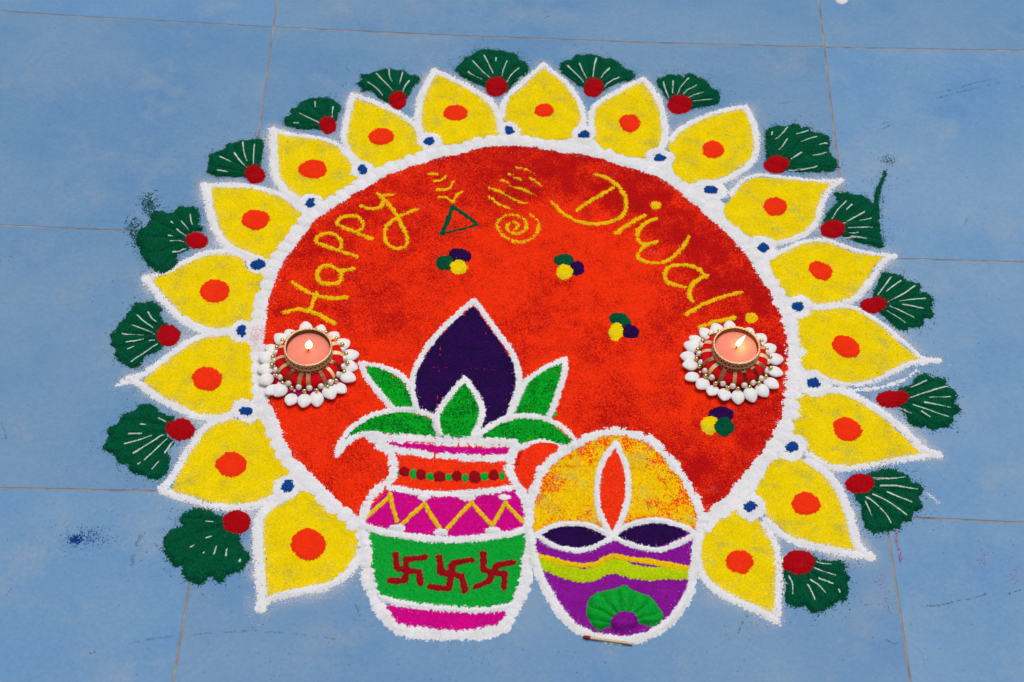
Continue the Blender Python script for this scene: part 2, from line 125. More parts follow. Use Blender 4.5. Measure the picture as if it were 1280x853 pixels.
-78.3],[99.2,-71.6],[107,-68.9],[114.7,-65.1],[122.4,-61.2],[130.4,-60.8],[136.9,-62.7],[144.9,-62.3],[150,-68.9],[158,-69.6],[162.3,-75],[158.7,-82],[154.4,-91.3],[148.9,-105]],'berry':[[149.7,-108.3],[149.1,-113.6],[146.9,-118],
[143.6,-120.5],[139.7,-120.7],[136,-118.5],[133.3,-114.4],[132.1,-109.2],[132.7,-103.9],[134.8,-99.5],[138.2,-96.9],[142.2,-96.7],[145.8,-98.9],[148.5,-103]],'veins':[[[108.1,-85.2],[116.5,-92.2],[125.1,-103.4]],[[116.4,-71.8],
[125.5,-83.8],[136.1,-96.3]],[[128.9,-63.2],[130.4,-74.5],[133.6,-82.2]],[[143.8,-65.8],[141.4,-85.2]],[[151.5,-80.6],[147.9,-88.2],[145.6,-97.8]]]},{'leaf':[[234,-83.2],[221.1,-77.1],[211.3,-70.8],[203.1,-64.4],[199.6,-56.6],
[201.7,-50.7],[207.2,-45.8],[208.5,-38.8],[216.5,-34.8],[222.7,-27.5],[230.7,-24.7],[238.8,-24.2],[248.6,-26],[256.7,-27.9],[264.9,-31],[267.4,-39],[274.8,-43.2],[277.3,-50],[276.6,-58.1],[268.7,-65.4],[262.4,-74.9],[253.2,
-88.9]],'berry':[[254.9,-82.1],[253.9,-87.8],[250.8,-92.5],[246.3,-95.3],[241.3,-95.5],[236.6,-93.3],[233.3,-88.9],[232.1,-83.3],[233,-77.6],[236.1,-72.8],[240.6,-70],[245.7,-69.8],[250.4,-72],[253.7,-76.5]],'veins':[[[213.4,
-62.7],[220.8,-68],[228.1,-72.7]],[[217.6,-44.8],[226.9,-58.6],[236.8,-70.6]],[[229.5,-37.1],[235.5,-51.2],[241.2,-66.5]],[[242.5,-40.4],[242.1,-46.2]],[[254.2,-44.4],[250.9,-57.2],[249.2,-69.2]],[[266.9,-55.2],[259.9,-64.8],
[254.2,-76.9]]]},{'leaf':[[339.5,-79.8],[328.4,-71.3],[320.4,-62.6],[312.4,-53.9],[310.8,-47],[314,-39.9],[322.1,-36],[328.6,-28.6],[336.7,-27],[344.8,-26.1],[352.9,-28.4],[361,-31.5],[369.1,-32.2],[375.4,-38.9],[380.1,-45.6],
[388.1,-48.6],[391.2,-55.3],[387.8,-62.4],[379.7,-66.2],[370,-70.2],[360.3,-78.7],[353.9,-83.5]],'berry':[[357.4,-78.4],[356.3,-83.9],[353.4,-88.4],[349.2,-91.1],[344.6,-91.3],[340.5,-89.1],[337.7,-84.9],[336.7,-79.5],[337.7,
-73.9],[340.7,-69.3],[344.9,-66.6],[349.5,-66.4],[353.6,-68.6],[356.5,-72.9]],'veins':[[[319.2,-48.4],[326.9,-58.8],[336.4,-71.3]],[[332.1,-44.7],[335.7,-56.1],[339.7,-66.1]],[[350.4,-35.1],[347.9,-47.3],[346.4,-63.9]],[[364.3,
-49.4],[359,-57.1],[353.7,-67.2]],[[374.7,-61.5],[366.9,-66.9],[358.7,-76.5]]]},{'leaf':[[428.4,-93],[419.4,-77.7],[414.9,-68.9],[415.1,-62],[421.7,-57.1],[428.3,-53.3],[438,-52.8],[444.3,-55.9],[447.8,-49.9],[454.2,-50.7],[460.5,
-55],[466.7,-58.1],[470.4,-65.9],[472.5,-70.3],[478.8,-73.4],[480.8,-81.2],[479.3,-92.5],[469.5,-97.5],[459.9,-100.3],[447.1,-103.2]],'berry':[[450,-97.9],[448.5,-103.6],[444.8,-108.2],[439.6,-111],[433.9,-111.3],[428.9,-109.1],
[425.6,-104.8],[424.5,-99.2],[426,-93.5],[429.7,-88.8],[434.9,-86],[440.6,-85.7],[445.6,-88],[449,-92.3]],'veins':[[[421.4,-66.7],[423.4,-77.5],[426.5,-89.1]],[[432.2,-63.8],[430.4,-83.9]],[[448.6,-60.2],[440.4,-72.1],[435.9,
-85.4]],[[456.5,-70.1],[447.4,-77.3],[441.8,-85.1]],[[463.3,-79.9],[454.3,-83.8],[446.3,-90.2]],[[453,-93.5],[472.3,-91.1]]]},{'leaf':[[525.8,-177.1],[524.5,-162.3],[524.8,-147.3],[526.5,-134.2],[530.9,-127.4],[539.1,-123.7],
[546.9,-124.4],[555.2,-119.5],[563,-121.3],[564.2,-125.6],[572.2,-124.1],[577.8,-131.5],[585.6,-132.2],[591.5,-137.3],[593,-145.9],[589.8,-154.6],[591.6,-161],[596.2,-169.2],[597.7,-177.6],[593.2,-184.2],[583.7,-186.8],[568.2,
-187.6],[552.7,-188.3],[540.7,-184.8]],'berry':[[546.5,-179.8],[544.8,-184.7],[541,-188.7],[535.7,-191],[530.1,-191.3],[525.2,-189.5],[521.9,-185.8],[521,-181.1],[522.6,-176.3],[526.4,-172.3],[531.7,-169.9],[537.4,-169.6],[542.3,
-171.4],[545.6,-175.1]],'veins':[[[532.7,-136],[531.6,-140.4]],[[549.6,-126],[541,-139.9],[535,-146.7]],[[547.7,-145],[541.3,-156.1],[538,-159.5]],[[570.8,-131.2],[565,-134.3],[557.7,-137.3]],[[578.6,-140.1],[570.6,-142.7],[562.1,
-146.8]],[[589.3,-148.2],[579.1,-152]],[[561,-163.6],[554.3,-169.3],[549.3,-172.7]],[[587.3,-161.2],[579.5,-165.4],[572.3,-167.3]],[[546.6,-187.2],[560.6,-186.3],[575.7,-181.3]]]},{'leaf':[[577.5,-259.3],[576.5,-253.4],[583.9,
-238.9],[590.8,-230.5],[592.4,-222.2],[590,-215.2],[598.5,-214.8],[604.8,-213],[610.4,-217.2],[619.6,-217.8],[625.1,-222.7],[629.3,-226.5],[634.4,-207.8],[640.5,-195],[645.8,-182.2],[646.9,-186.4],[642.3,-199.1],[636.6,-215.9],
[634,-232.4],[632.5,-252.6],[631.9,-270.6],[631.7,-286.3],[621.4,-284.8],[609.8,-281.5],[598.3,-277.1],[589.7,-272.6]],'berry':[[596,-265.4],[594.3,-270.2],[590.5,-274.2],[585.4,-276.5],[579.9,-276.8],[575.1,-274.9],[572,-271.3],
[571.3,-266.6],[572.9,-261.8],[576.7,-257.8],[581.9,-255.4],[587.4,-255.1],[592.2,-257],[595.3,-260.7]],'veins':[[[601,-227.9],[591.4,-240.6],[584.1,-253.4]],[[605.7,-233.8],[599.6,-241.2]],[[617.6,-243.3],[605.3,-252],[594,
-260.1]],[[623.6,-251.1],[611.9,-254.6]],[[599.5,-264.6],[611.8,-262.6],[626.2,-261.5]],[[600.4,-270.7],[608.7,-270.3]],[[596.1,-276.3],[604.4,-276.2],[616.1,-278.2]]]},{'leaf':[[614.1,-351.4],[614.5,-347.7],[620.2,-336.1],[626.2,
-321.6],[632.4,-318.9],[641,-320.9],[648.1,-323.5],[650.3,-329],[657.6,-329.6],[663.2,-332.2],[663.8,-338.8],[661.1,-342.7],[669.1,-343.2],[673.5,-348.7],[672.4,-357.1],[670.3,-361.8],[671.6,-368.2],[668.7,-373.9],[662.1,-375.1],
[659.6,-383.4],[653.5,-385.5],[646.3,-385.8],[639.9,-390.7],[633.2,-387.3],[628.2,-380.3],[619.3,-369.7]],'berry':[[626.6,-360.5],[624.9,-364.6],[621.1,-368],[615.9,-370],[610.4,-370.2],[605.7,-368.7],[602.6,-365.6],[601.8,
-361.6],[603.4,-357.5],[607.2,-354.1],[612.4,-352.1],[618,-351.8],[622.7,-353.4],[625.8,-356.5]],'veins':[[[634.8,-326.4],[627.3,-337.7],[618.8,-350.6]],[[644.2,-330.8],[636.9,-337.2],[627.9,-345.5]],[[656.7,-337.2],[643.6,
-348.2],[627.9,-357.8]],[[665,-352.2],[651.7,-354],[639.7,-356.7]],[[642.1,-360.9],[652.1,-362.3],[661.7,-364.4]],[[629.6,-362.4],[641,-370.2],[651,-376.5]],[[626.2,-369],[634.5,-376.3],[642.2,-383.7]]]},{'leaf':[[623.7,-467],
[625.8,-461.3],[633.5,-455.8],[640.7,-453.7],[644.5,-445.8],[650.8,-441.2],[657.7,-441.7],[660,-446],[667.3,-443.9],[672.5,-447.2],[673.7,-454],[679.3,-459],[680.5,-465.8],[677.4,-472.7],[680.9,-477.7],[681.5,-483.2],[675.4,
-486.9],[673.1,-493.7],[668,-500.6],[658,-503.5],[653.6,-505.3],[648.5,-502.2],[641.7,-501.7],[633.7,-499.5],[630.2,-493.8],[629.7,-487.1],[623.7,-478.9]],'berry':[[634.4,-470.8],[632.5,-475],[628,-478.4],[621.9,-480.5],[615.4,
-480.8],[609.7,-479.2],[606,-476.1],[605,-472.1],[606.9,-467.9],[611.4,-464.5],[617.5,-462.4],[624.1,-462.1],[629.8,-463.7],[633.5,-466.8]],'veins':[[[653.8,-450.6],[646.2,-454.9],[636.9,-459.6]],[[673.4,-456.3],[655,-463.1],
[635.8,-470.8]],[[674,-467.4],[664,-468.7],[654.1,-470]],[[648.4,-476.2],[659.9,-478.2],[674,-481.9]],[[637.6,-479.2],[649.5,-483.8],[660.7,-488.3],[669.3,-491.3]],[[624.8,-481.4],[635,-488.9]],[[644.3,-486.5],[651.8,-492.6]]]},
{'leaf':[[584.3,-557.8],[591.6,-552.7],[598.5,-550.8],[605.6,-548.1],[612.3,-548.7],[617.2,-552.5],[623.7,-554.6],[625.6,-560.9],[632,-563.8],[635.5,-568.4],[634,-574.8],[630.9,-578],[633.2,-585.7],[629.9,-591.3],[624.2,-593.9],
[620.6,-601.7],[613.7,-604.3],[608.9,-611.4],[602.2,-612.4],[594,-615],[587.2,-616.8],[582.2,-613.9],[578.8,-608.7],[578.4,-600.3],[578.2,-589.5],[574.2,-577.2]],'berry':[[591.5,-565.9],[589.7,-570.6],[586,-574.5],[580.9,-576.8],
[575.5,-577],[570.9,-575.1],[567.9,-571.5],[567.2,-566.9],[568.9,-562.2],[572.6,-558.2],[577.7,-555.9],[583.2,-555.7],[587.8,-557.6],[590.8,-561.3]],'veins':[[[592.2,-561.8],[605.5,-560.6],[620.6,-558.4]],[[597.2,-568.7],[612.6,
-568.9],[630.4,-571.4]],[[602.4,-575.7],[613.8,-581.1],[623.3,-585.4]],[[589.4,-578.4],[602.5,-586.2],[617.6,-599.1]],[[583.4,-581.2],[592.7,-590.5],[598.5,-598],[602.1,-607.4]],[[582.3,-586.2],[584.4,-593.9],[586.3,-601.1]]]},
{'leaf':[[527.6,-641.7],[536.4,-645.8],[545.4,-646.2],[553.2,-645.9],[558.1,-649.4],[558.1,-655.3],[560.8,-661.1],[558.1,-668.5],[558.6,-675.7],[556,-683],[549.4,-685.4],[543.9,-689.2],[537.2,-693],[529.1,-697.6],[522.9,-695.7],
[519.6,-690.1],[511.8,-691.9],[505.7,-688.5],[503.7,-682.1],[505.5,-674.8],[507.3,-669],[503.9,-663.2],[507.1,-654.3]],'berry':[[531.6,-648.6],[529.7,-654.2],[525.6,-658.7],[519.9,-661.3],[513.9,-661.5],[508.6,-659.3],[505.2,
-655.1],[504.3,-649.7],[506,-644.2],[510.2,-639.6],[515.9,-636.9],[522,-636.7],[527.3,-638.9],[530.7,-643.2]],'veins':[[[532.8,-648.9],[539.1,-650.9],[544.9,-651.1]],[[531,-655.3],[539.1,-658.2],[549.1,-661.8]],[[534,-664.6],
[539.5,-667.4],[545.1,-670]],[[526.1,-666.8],[532.7,-672.4],[538.2,-679.4]],[[523.5,-671.7],[526.4,-678.4],[528.3,-685.5]],[[508,-663.1],[510.4,-670.3],[509.8,-681.6]],[[549.7,-675.3],[550.7,-678.2]]]}],'blue':[{'dot':[[78.8,
-589.2],[78.5,-591.8],[77.2,-593.9],[75.2,-595.1],[72.9,-595.2],[70.6,-594.2],[69,-592.2],[68.2,-589.6],[68.4,-587],[69.7,-584.9],[71.7,-583.6],[74.1,-583.6],[76.3,-584.6],[78,-586.6]],'c':[73.5,-589.4]},{'dot':[[33.9,-510.9],
[33.5,-513.2],[32.2,-515.1],[30,-516.2],[27.5,-516.3],[25.1,-515.4],[23.3,-513.6],[22.5,-511.4],[22.8,-509.1],[24.2,-507.2],[26.3,-506],[28.9,-505.9],[31.3,-506.8],[33,-508.6]],'c':[28.2,-511.1]},{'dot':[[18,-419.7],[17.8,-422.5],
[16.7,-424.8],[14.8,-426.1],[12.6,-426.2],[10.4,-425.1],[8.8,-422.9],[8,-420.2],[8.1,-417.4],[9.3,-415.1],[11.1,-413.8],[13.4,-413.7],[15.5,-414.8],[17.2,-417]],'c':[13,-420]},{'dot':[[26.2,-337.9],[25.8,-340.6],[24.2,-342.8],
[21.6,-344],[18.7,-344.2],[15.9,-343.1],[13.8,-341.1],[12.9,-338.6],[13.3,-335.9],[14.9,-333.7],[17.4,-332.4],[20.4,-332.3],[23.2,-333.3],[25.2,-335.4]],'c':[19.5,-338.3]},{'dot':[[67.3,-255.8],[67,-258.4],[66,-260.6],[64.3,
-261.8],[62.3,-261.9],[60.4,-260.8],[59,-258.8],[58.3,-256.2],[58.5,-253.6],[59.6,-251.5],[61.3,-250.2],[63.3,-250.1],[65.2,-251.2],[66.6,-253.2]],'c':[62.8,-256]},{'dot':[[115.8,-208.5],[115.5,-211.3],[114.4,-213.7],[112.7,
-215.1],[110.7,-215.2],[108.8,-214],[107.3,-211.8],[106.7,-208.9],[106.9,-206],[108,-203.7],[109.7,-202.3],[111.8,-202.2],[113.7,-203.4],[115.1,-205.6]],'c':[111.2,-208.7]},{'dot':[[182.3,-165],[181.9,-167.7],[180.6,-169.8],
[178.6,-171],[176.4,-171.2],[174.3,-170.1],[172.8,-168.1],[172.1,-165.6],[172.5,-162.9],[173.8,-160.8],[175.8,-159.5],[178.1,-159.4],[180.2,-160.5],[181.7,-162.5]],'c':[177.2,-165.3]},{'dot':[[263.7,-144.7],[263.3,-147.5],[262,
-149.8],[260.2,-151.2],[258.1,-151.3],[256.2,-150.1],[254.9,-147.9],[254.4,-145.1],[254.8,-142.3],[256,-140],[257.9,-138.6],[259.9,-138.5],[261.8,-139.7],[263.2,-141.9]],'c':[259,-144.9]},{'dot':[[343.2,-146.6],[342.6,-149],
[340.7,-151.1],[338.1,-152.3],[335.2,-152.4],[332.6,-151.5],[330.8,-149.6],[330.1,-147.2],[330.8,-144.8],[332.6,-142.7],[335.3,-141.5],[338.2,-141.3],[340.8,-142.3],[342.6,-144.2]],'c':[336.7,-146.9]},{'dot':[[421.1,-176.1],
[420.3,-178.5],[418.3,-180.5],[415.5,-181.7],[412.4,-181.9],[409.7,-181],[407.8,-179.2],[407.2,-176.8],[408,-174.4],[409.9,-172.4],[412.8,-171.2],[415.9,-171],[418.6,-171.9],[420.5,-173.7]],'c':[414.2,-176.5]},{'dot':[[471.5,
-218],[470.7,-220.4],[468.8,-222.3],[466.1,-223.5],[463.2,-223.6],[460.6,-222.7],[458.9,-221],[458.3,-218.7],[459.1,-216.3],[461,-214.4],[463.7,-213.2],[466.6,-213.1],[469.2,-214],[470.9,-215.7]],'c':[464.9,-218.4]},
{'dot':[[518.6,-293.7],[517.8,-296],[516.1,-297.9],[513.8,-299],[511.3,-299.2],[509.1,-298.3],[507.6,-296.5],[507.2,-294.2],[508,-291.9],[509.7,-290],[512,-288.9],[514.5,-288.8],[516.7,-289.7],[518.2,-291.4]],'c':[512.9,-294]},
{'dot':[[546.8,-366.2],[546.1,-368.5],[544.2,-370.4],[541.7,-371.5],[539,-371.6],[536.6,-370.7],[535.1,-369],[534.6,-366.8],[535.4,-364.5],[537.3,-362.6],[539.8,-361.5],[542.5,-361.4],[544.9,-362.3],[546.4,-364]],'c':[540.7,
-366.5]},{'dot':[[553.8,-457.1],[553,-459.6],[551.2,-461.6],[548.7,-462.7],[546.1,-462.8],[543.8,-461.9],[542.4,-460],[542,-457.7],[542.8,-455.2],[544.6,-453.2],[547,-452],[549.7,-451.9],[551.9,-452.9],[553.4,-454.8]],'c':[547.9,
-457.4]},{'dot':[[527.2,-529.5],[526.4,-532.1],[524.7,-534.2],[522.3,-535.5],[519.7,-535.6],[517.5,-534.5],[516.1,-532.6],[515.7,-530],[516.5,-527.4],[518.3,-525.3],[520.7,-524.1],[523.2,-524],[525.4,-525],[526.8,-527]],
'c':[521.5,-529.8]},{'dot':[[485.2,-594.3],[484.5,-596.5],[483,-598.3],[480.8,-599.3],[478.4,-599.4],[476.4,-598.5],[475,-596.9],[474.6,-594.7],[475.3,-592.6],[476.9,-590.8],[479,-589.7],[481.4,-589.6],[483.5,-590.5],[484.8,
-592.2]],'c':[479.9,-594.5]}],'red':[[140.2,-623.2],[130.6,-615.5],[119.4,-605.3],[104.9,-591.1],[90.9,-575.8],[76.1,-561.2],[67.7,-547.9],[55.6,-520.6],[47.8,-501.5],[41.1,-479.3],[36.7,-452],[33.7,-424],[32.4,-397.4],[34.2,
-370.9],[38.5,-345.9],[46.2,-323.3],[56.5,-299.8],[67.8,-277.7],[88.2,-256.5],[103,-241.8],[118.8,-226.9],[137.2,-211.7],[154.5,-201.9],[174.3,-192],[196,-183],[224.3,-171.4],[247.2,-165.7],[270.2,-164.5],[292.6,-166.7],[314,
-170.2],[343.6,-175.4],[377.2,-187.2],[398.2,-196.2],[416.7,-205.2],[438.7,-227.2],[459.2,-253.1],[478.8,-276],[497.5,-306.3],[507.5,-331.8],[517.6,-354.4],[522.5,-370.5],[526.2,-392.2],[527.8,-411.3],[526.9,-431.2],[523.7,
-453.6],[520.7,-472.1],[514.2,-498.4],[505.4,-518.2],[494.7,-536.1],[485.1,-550.3],[476.4,-562.5],[466.3,-576.4],[456.3,-589.3],[441.5,-602.3]],'redclose':[[441.1,-610.5],[368.2,-611.7],[285.6,-598.7],[214.9,-617.8],[159.9,
-628.1]],'happy':{'H':[[[50.7,-395.4],[64,-391.6],[77.9,-394.7],[90.2,-401.1],[98.5,-406.9]],[[74.6,-390.6],[76.8,-381.7],[78.7,-370.2]],[[53.9,-358.6],[65.6,-367],[80,-374],[94,-376.3],[107.6,-374.7]]],'a':[[[99.3,-343.6],[88.7,
-336.3],[80,-339.3],[77.8,-348.5],[81.5,-357.3],[92.6,-359.4],[100.2,-355.2],[100.4,-346.1]],[[97.2,-342.9],[105,-341],[111.9,-339.1]]],'p':[[[113.7,-323.4],[97.2,-317.6],[80.5,-310.4],[73.1,-306.8],[74.4,-298.7],[85.2,-295],
[94.8,-300.4],[97.5,-309.6],[96.1,-316.8]]],'p2':[[[126.1,-300.2],[113.5,-294.1],[98.8,-286.8],[91.3,-281.7],[95.7,-273.4],[105.7,-270.7],[114.2,-275.2],[117,-285.9],[112.3,-290.7]]],'y':[[[113.9,-257.4],[121.4,-260.6],[130.5,
-259.3],[134.9,-253.6],[134.9,-247.2],[128.7,-240.8]],[[128.7,-240.8],[135.9,-248],[146.1,-262.7],[155.4,-281.3],[161.4,-297.2],[160.9,-306.5],[153.1,-311.4],[142.7,-306.1],[138.8,-292.9],[141.2,-282],[150.7,-270.7],[168.5,
-259.4]],[[135.6,-242.5],[143.8,-241.2]]]},'diwali':{'D':[[[328.2,-253.2],[341.1,-240.6],[365.3,-220.7]],[[347.5,-202.6],[359.5,-207.5],[370.3,-217.8],[377,-232.2],[377.6,-248.1],[371.5,-260.3],[358.6,-267.4],[342.8,-270.3],
[327.2,-266.4],[313.4,-256.6],[303.5,-242.5]]],'i':[[[367.2,-281.3],[380.1,-269],[396.2,-256.4]]],'w':[[[408.9,-259.7],[397.9,-265.5],[389.8,-276.3],[388.5,-286.7],[393.2,-294.2],[406.9,-290.9]],[[404.9,-292.3],[397,-295.2],[390,
-303.2],[388.8,-312.2],[396.4,-316.8],[409.9,-317.4],[421.7,-310.6],[432,-297.4],[439.4,-282.9]]],'a':[[[453.6,-331.6],[444.4,-322.1],[431.1,-319],[419.4,-322],[414.2,-331],[415.8,-340.9],[424.2,-345.4],[432.8,-347.5]],[[454.6,
-331.6],[443.6,-339.5],[437.4,-349.7],[437,-359.5],[439.6,-364.2]]],'l':[[[432.3,-380.3],[448,-368.7],[467.5,-358.1],[488,-350.3]]],'i2':[[[444.8,-395.2],[460.2,-388.6],[478.4,-382.5]]]},'idots':[[[413.5,-241.8],[412.8,-244.4],
[411.2,-246.5],[409,-247.7],[406.5,-247.9],[404.3,-246.9],[402.8,-244.9],[402.3,-242.4],[403,-239.8],[404.6,-237.7],[406.8,-236.5],[409.3,-236.3],[411.5,-237.4],[413,-239.3]],[[500.9,-381.9],[500.1,-384.9],[498.3,-387.3],[495.8,
-388.7],[493.1,-388.8],[490.7,-387.6],[489.2,-385.4],[488.8,-382.5],[489.6,-379.5],[491.4,-377.1],[493.9,-375.7],[496.6,-375.6],[499,-376.8],[500.5,-379]]],'tri':[[[204.1,-253.7],[200.4,-271.9],[195.6,-289.9]],[[195.6,-289.9],
[211.9,-284.3],[229.8,-276.7]],[[229.8,-276.7],[217.5,-264.7],[204.1,-253.7]]],'sparks':[[[179.2,-210.9],[186.5,-210.6]],[[184.5,-220.5],[191.7,-218.6],[196,-212.9]],[[188.3,-231.9],[198.6,-230.7],[203.8,-220.2]],[[190.3,-242.6],
[197.5,-242.6],[204.5,-248.3]],[[204.5,-247.9],[207.8,-238.5],[214,-232.8]]],'spiral':[[281.7,-260.5],[288.9,-267.5],[290.6,-277.9],[286,-289.6],[273.5,-297.5],[260.9,-294],[251.3,-284],[249.4,-273.7],[255.6,-264.9],[266.6,
-262.3],[276.2,-268.1],[278.3,-278.5],[271.8,-286.2],[262.3,-285.2],[258.7,-277.4],[263.6,-271.9],[270,-274.8],[267.7,-280.7]],'hatch':[[[266.3,-196.8],[275.2,-199],[285.1,-204]],[[260,-207.5],[264,-207.7]],[[265.7,-211.6],[272.2,
-214.1]],[[281.9,-211.9],[287.6,-216],[292.5,-222.3]],[[252.9,-216],[259.4,-219.2]],[[261.1,-223.4],[274.1,-227.6],[287,-235.2]],[[240.3,-227.1],[250,-231],[261.4,-237.9]],[[261.4,-239],[269.5,-243.4],[277.5,-245.7]],[[240.9,
-239],[250.4,-248.2],[263.3,-254.4]]],'hatchdark':[[[293.3,-237.8],[287.4,-245.3],[277.8,-248.1],[266.6,-245.7],[255.9,-238.4],[247.6,-227.7],[243.6,-215.7],[244.7,-204.6],[250.6,-196.9],[260.2,-193.9],[271.7,-196.5],[282.6,
-203.9],[290.7,-214.8],[294.5,-226.9]],[[238.7,-229.3],[238.2,-232.2],[236.5,-234.5],[233.9,-235.9],[231.1,-236.1],[228.5,-234.9],[226.6,-232.8],[225.9,-230],[226.4,-227.1],[228.2,-224.8],[230.7,-223.4],[233.6,-223.2],[236.2,
-224.4],[238,-226.6]],[[297,-224],[295.3,-225.5],[292.3,-225.6],[288.5,-224.2],[284.7,-221.6],[281.6,-218.3],[279.9,-215],[279.9,-212.3],[281.5,-210.7],[284.6,-210.6],[288.4,-212.1],[292.2,-214.7],[295.2,-218],[297,-221.3]]],
'clusters':[[('violet',[[225.1,-319.5],[223.6,-323.2],[220.3,-325.9],[215.7,-327],[210.8,-326.3],[206.4,-323.9],[203.6,-320.2],[202.8,-316.1],[204.2,-312.3],[207.5,-309.6],[212.1,-308.5],[217.1,-309.3],[221.4,-311.7],[224.3,
-315.3]]),('green',[[208.4,-327.2],[207.7,-331.4],[205.5,-334.9],[202.2,-336.9],[198.4,-337.1],[194.9,-335.4],[192.4,-332.2],[191.4,-328],[192,-323.8],[194.2,-320.3],[197.6,-318.2],[201.4,-318],[204.9,-319.7],[207.4,-323]]),
('yellow',[[222.2,-332.2],[221.5,-335.9],[219.2,-338.9],[215.9,-340.7],[212.1,-340.9],[208.7,-339.4],[206.2,-336.6],[205.2,-333],[205.9,-329.3],[208.1,-326.2],[211.5,-324.4],[215.3,-324.2],[218.8,-325.7],[221.2,-328.6]])],
[('green',[[325.4,-318.2],[324.4,-321.5],[321.6,-324.3],[317.6,-325.9],[313.2,-326.1],[309.2,-324.9],[306.4,-322.4],[305.4,-319.2],[306.4,-315.8],[309.2,-313.1],[313.2,-311.4],[317.6,-311.2],[321.7,-312.5],[324.4,-315]]),
('violet',[[335.8,-328],[335,-332],[333,-335.3],[330,-337.2],[326.8,-337.4],[323.9,-335.7],[321.9,-332.6],[321.2,-328.7],[321.9,-324.6],[323.9,-321.3],[326.9,-319.4],[330.1,-319.2],[333.1,-320.9],[335.1,-324]]),('yellow',[[323.7,
-333.3],[322.9,-337.4],[320.8,-340.8],[317.7,-342.8],[314.3,-342.9],[311.2,-341.2],[309.1,-338.1],[308.3,-334],[309.1,-329.9],[311.2,-326.5],[314.3,-324.5],[317.7,-324.3],[320.8,-326],[322.9,-329.2]])],[('green',[[379.7,-394.2],
[377.7,-397.3],[374.1,-399],[369.5,-399.1],[364.9,-397.4],[361,-394.5],[358.8,-390.7],[358.7,-386.9],[360.6,-383.8],[364.2,-382.1],[368.9,-382],[373.5,-383.7],[377.4,-386.7],[379.6,-390.5]]),('violet',[[386.5,-406.2],[385.1,
-409.7],[382.4,-412.2],[379.1,-413.1],[375.7,-412.4],[372.9,-410.1],[371.3,-406.8],[371.2,-403],[372.6,-399.5],[375.3,-397],[378.7,-396],[382.1,-396.7],[384.8,-399],[386.4,-402.4]]),('yellow',[[371.4,-404.9],[370.7,-409.4],[368.8,
-413.1],[366.2,-415.2],[363.4,-415.3],[360.9,-413.4],[359.2,-409.9],[358.6,-405.5],[359.3,-401],[361.1,-397.3],[363.7,-395.2],[366.6,-395],[369.1,-396.9],[370.8,-400.5]])],[('violet',[[470.8,-495.8],[469.5,-499.5],[466.1,-502.6],
[461.4,-504.4],[456.3,-504.6],[451.8,-503.2],[448.8,-500.4],[447.8,-496.8],[449.2,-493],[452.5,-489.9],[457.2,-488.1],[462.4,-487.8],[466.9,-489.3],[469.9,-492.1]]),('yellow',[[456.7,-508.8],[455.6,-513.1],[453.2,-516.6],[450,
-518.7],[446.4,-518.8],[443.4,-517],[441.3,-513.7],[440.7,-509.4],[441.7,-505.1],[444.1,-501.5],[447.4,-499.4],[451,-499.3],[454.1,-501.1],[456.1,-504.5]]),('green',[[470.7,-510],[469.6,-514.3],[466.9,-517.8],[463.2,-519.9],
[459.2,-520.1],[455.8,-518.3],[453.5,-515],[452.8,-510.7],[453.9,-506.4],[456.6,-502.8],[460.3,-500.7],[464.3,-500.5],[467.8,-502.3],[470.1,-505.7]])]],'coconut':{'fill':[[228.9,-382.7],[237.9,-395.7],[247.8,-412],[257.6,-428.1],
[266.3,-444.1],[271.3,-460.1],[270.6,-473.8],[268.1,-489.7],[264.8,-505.5],[255.8,-511.4],[241.6,-520.8],[240.9,-528.5],[204,-530.1],[199.4,-507.2],[188.3,-504.3],[181.5,-495.7],[177.9,-480.1],[178.9,-464.1],[185.5,-447.7],[193.9,
-428.6],[204.4,-411.6],[217,-395.4]],'out':[[[229.5,-372.9],[216.7,-388.2],[202.3,-406.9],[190,-426.5],[181.6,-445.6],[176.9,-461.9],[176,-477.9],[178.8,-495.8],[181,-503.5]],[[229.5,-372.9],[241.6,-391.9],[253.4,-411.7],[265.1,
-430.2],[272,-448.5],[274.1,-464.5],[272.5,-480.5],[268.2,-496.5],[265.7,-506.6]]]},'leaves':[{'fill':[[135.1,-458],[147.3,-460.9],[158.8,-467.3],[166.6,-474.9],[172.8,-487.1],[178.2,-501.4],[162.7,-502.1],[152.9,-490.2],[142.7,
-474.9]],'out':[[[127.3,-452.6],[141.3,-454.3],[154.5,-458.3],[166.1,-465.8],[174.1,-478],[180.8,-500.2]],[[127.3,-452.6],[132.9,-466.2],[141.2,-479.5],[151.2,-492.5],[161,-504.4]]]},{'fill':[[118.4,-539.1],[123,-530.2],[133.1,
-519.9],[147,-511.6],[163.1,-507.6],[177.6,-508.1],[192.4,-514.1],[199.9,-519.3],[200.4,-530.2],[186,-529.7],[164.3,-528.5],[148.1,-528.1],[135.5,-528.6],[125.2,-534.5]],'out':[[[113.4,-555.4],[115,-542.5],[121.2,-529.2],[134.6,
-515.5],[150.3,-507.1],[168.3,-503.4],[182.9,-504.6],[197.7,-510.6],[201.8,-521.4],[204,-531.1]],[[113.4,-555.4],[120.4,-542.2],[132.2,-533.1],[146.4,-530.3]]]},{'fill':[[312.9,-446.7],[313.9,-458.2],[310.2,-474.4],[305.7,-490.4],
[304.8,-506],[286.6,-505.7],[270.2,-505.3],[273.6,-491.7],[278,-478],[284.3,-466.4],[295.3,-456.7],[304.6,-449.4]],'out':[[[316.7,-439.6],[304.6,-445.9],[291.6,-455.7],[280.6,-466.6],[275.3,-480.4],[270.1,-496.4],[266.6,-506.5]],
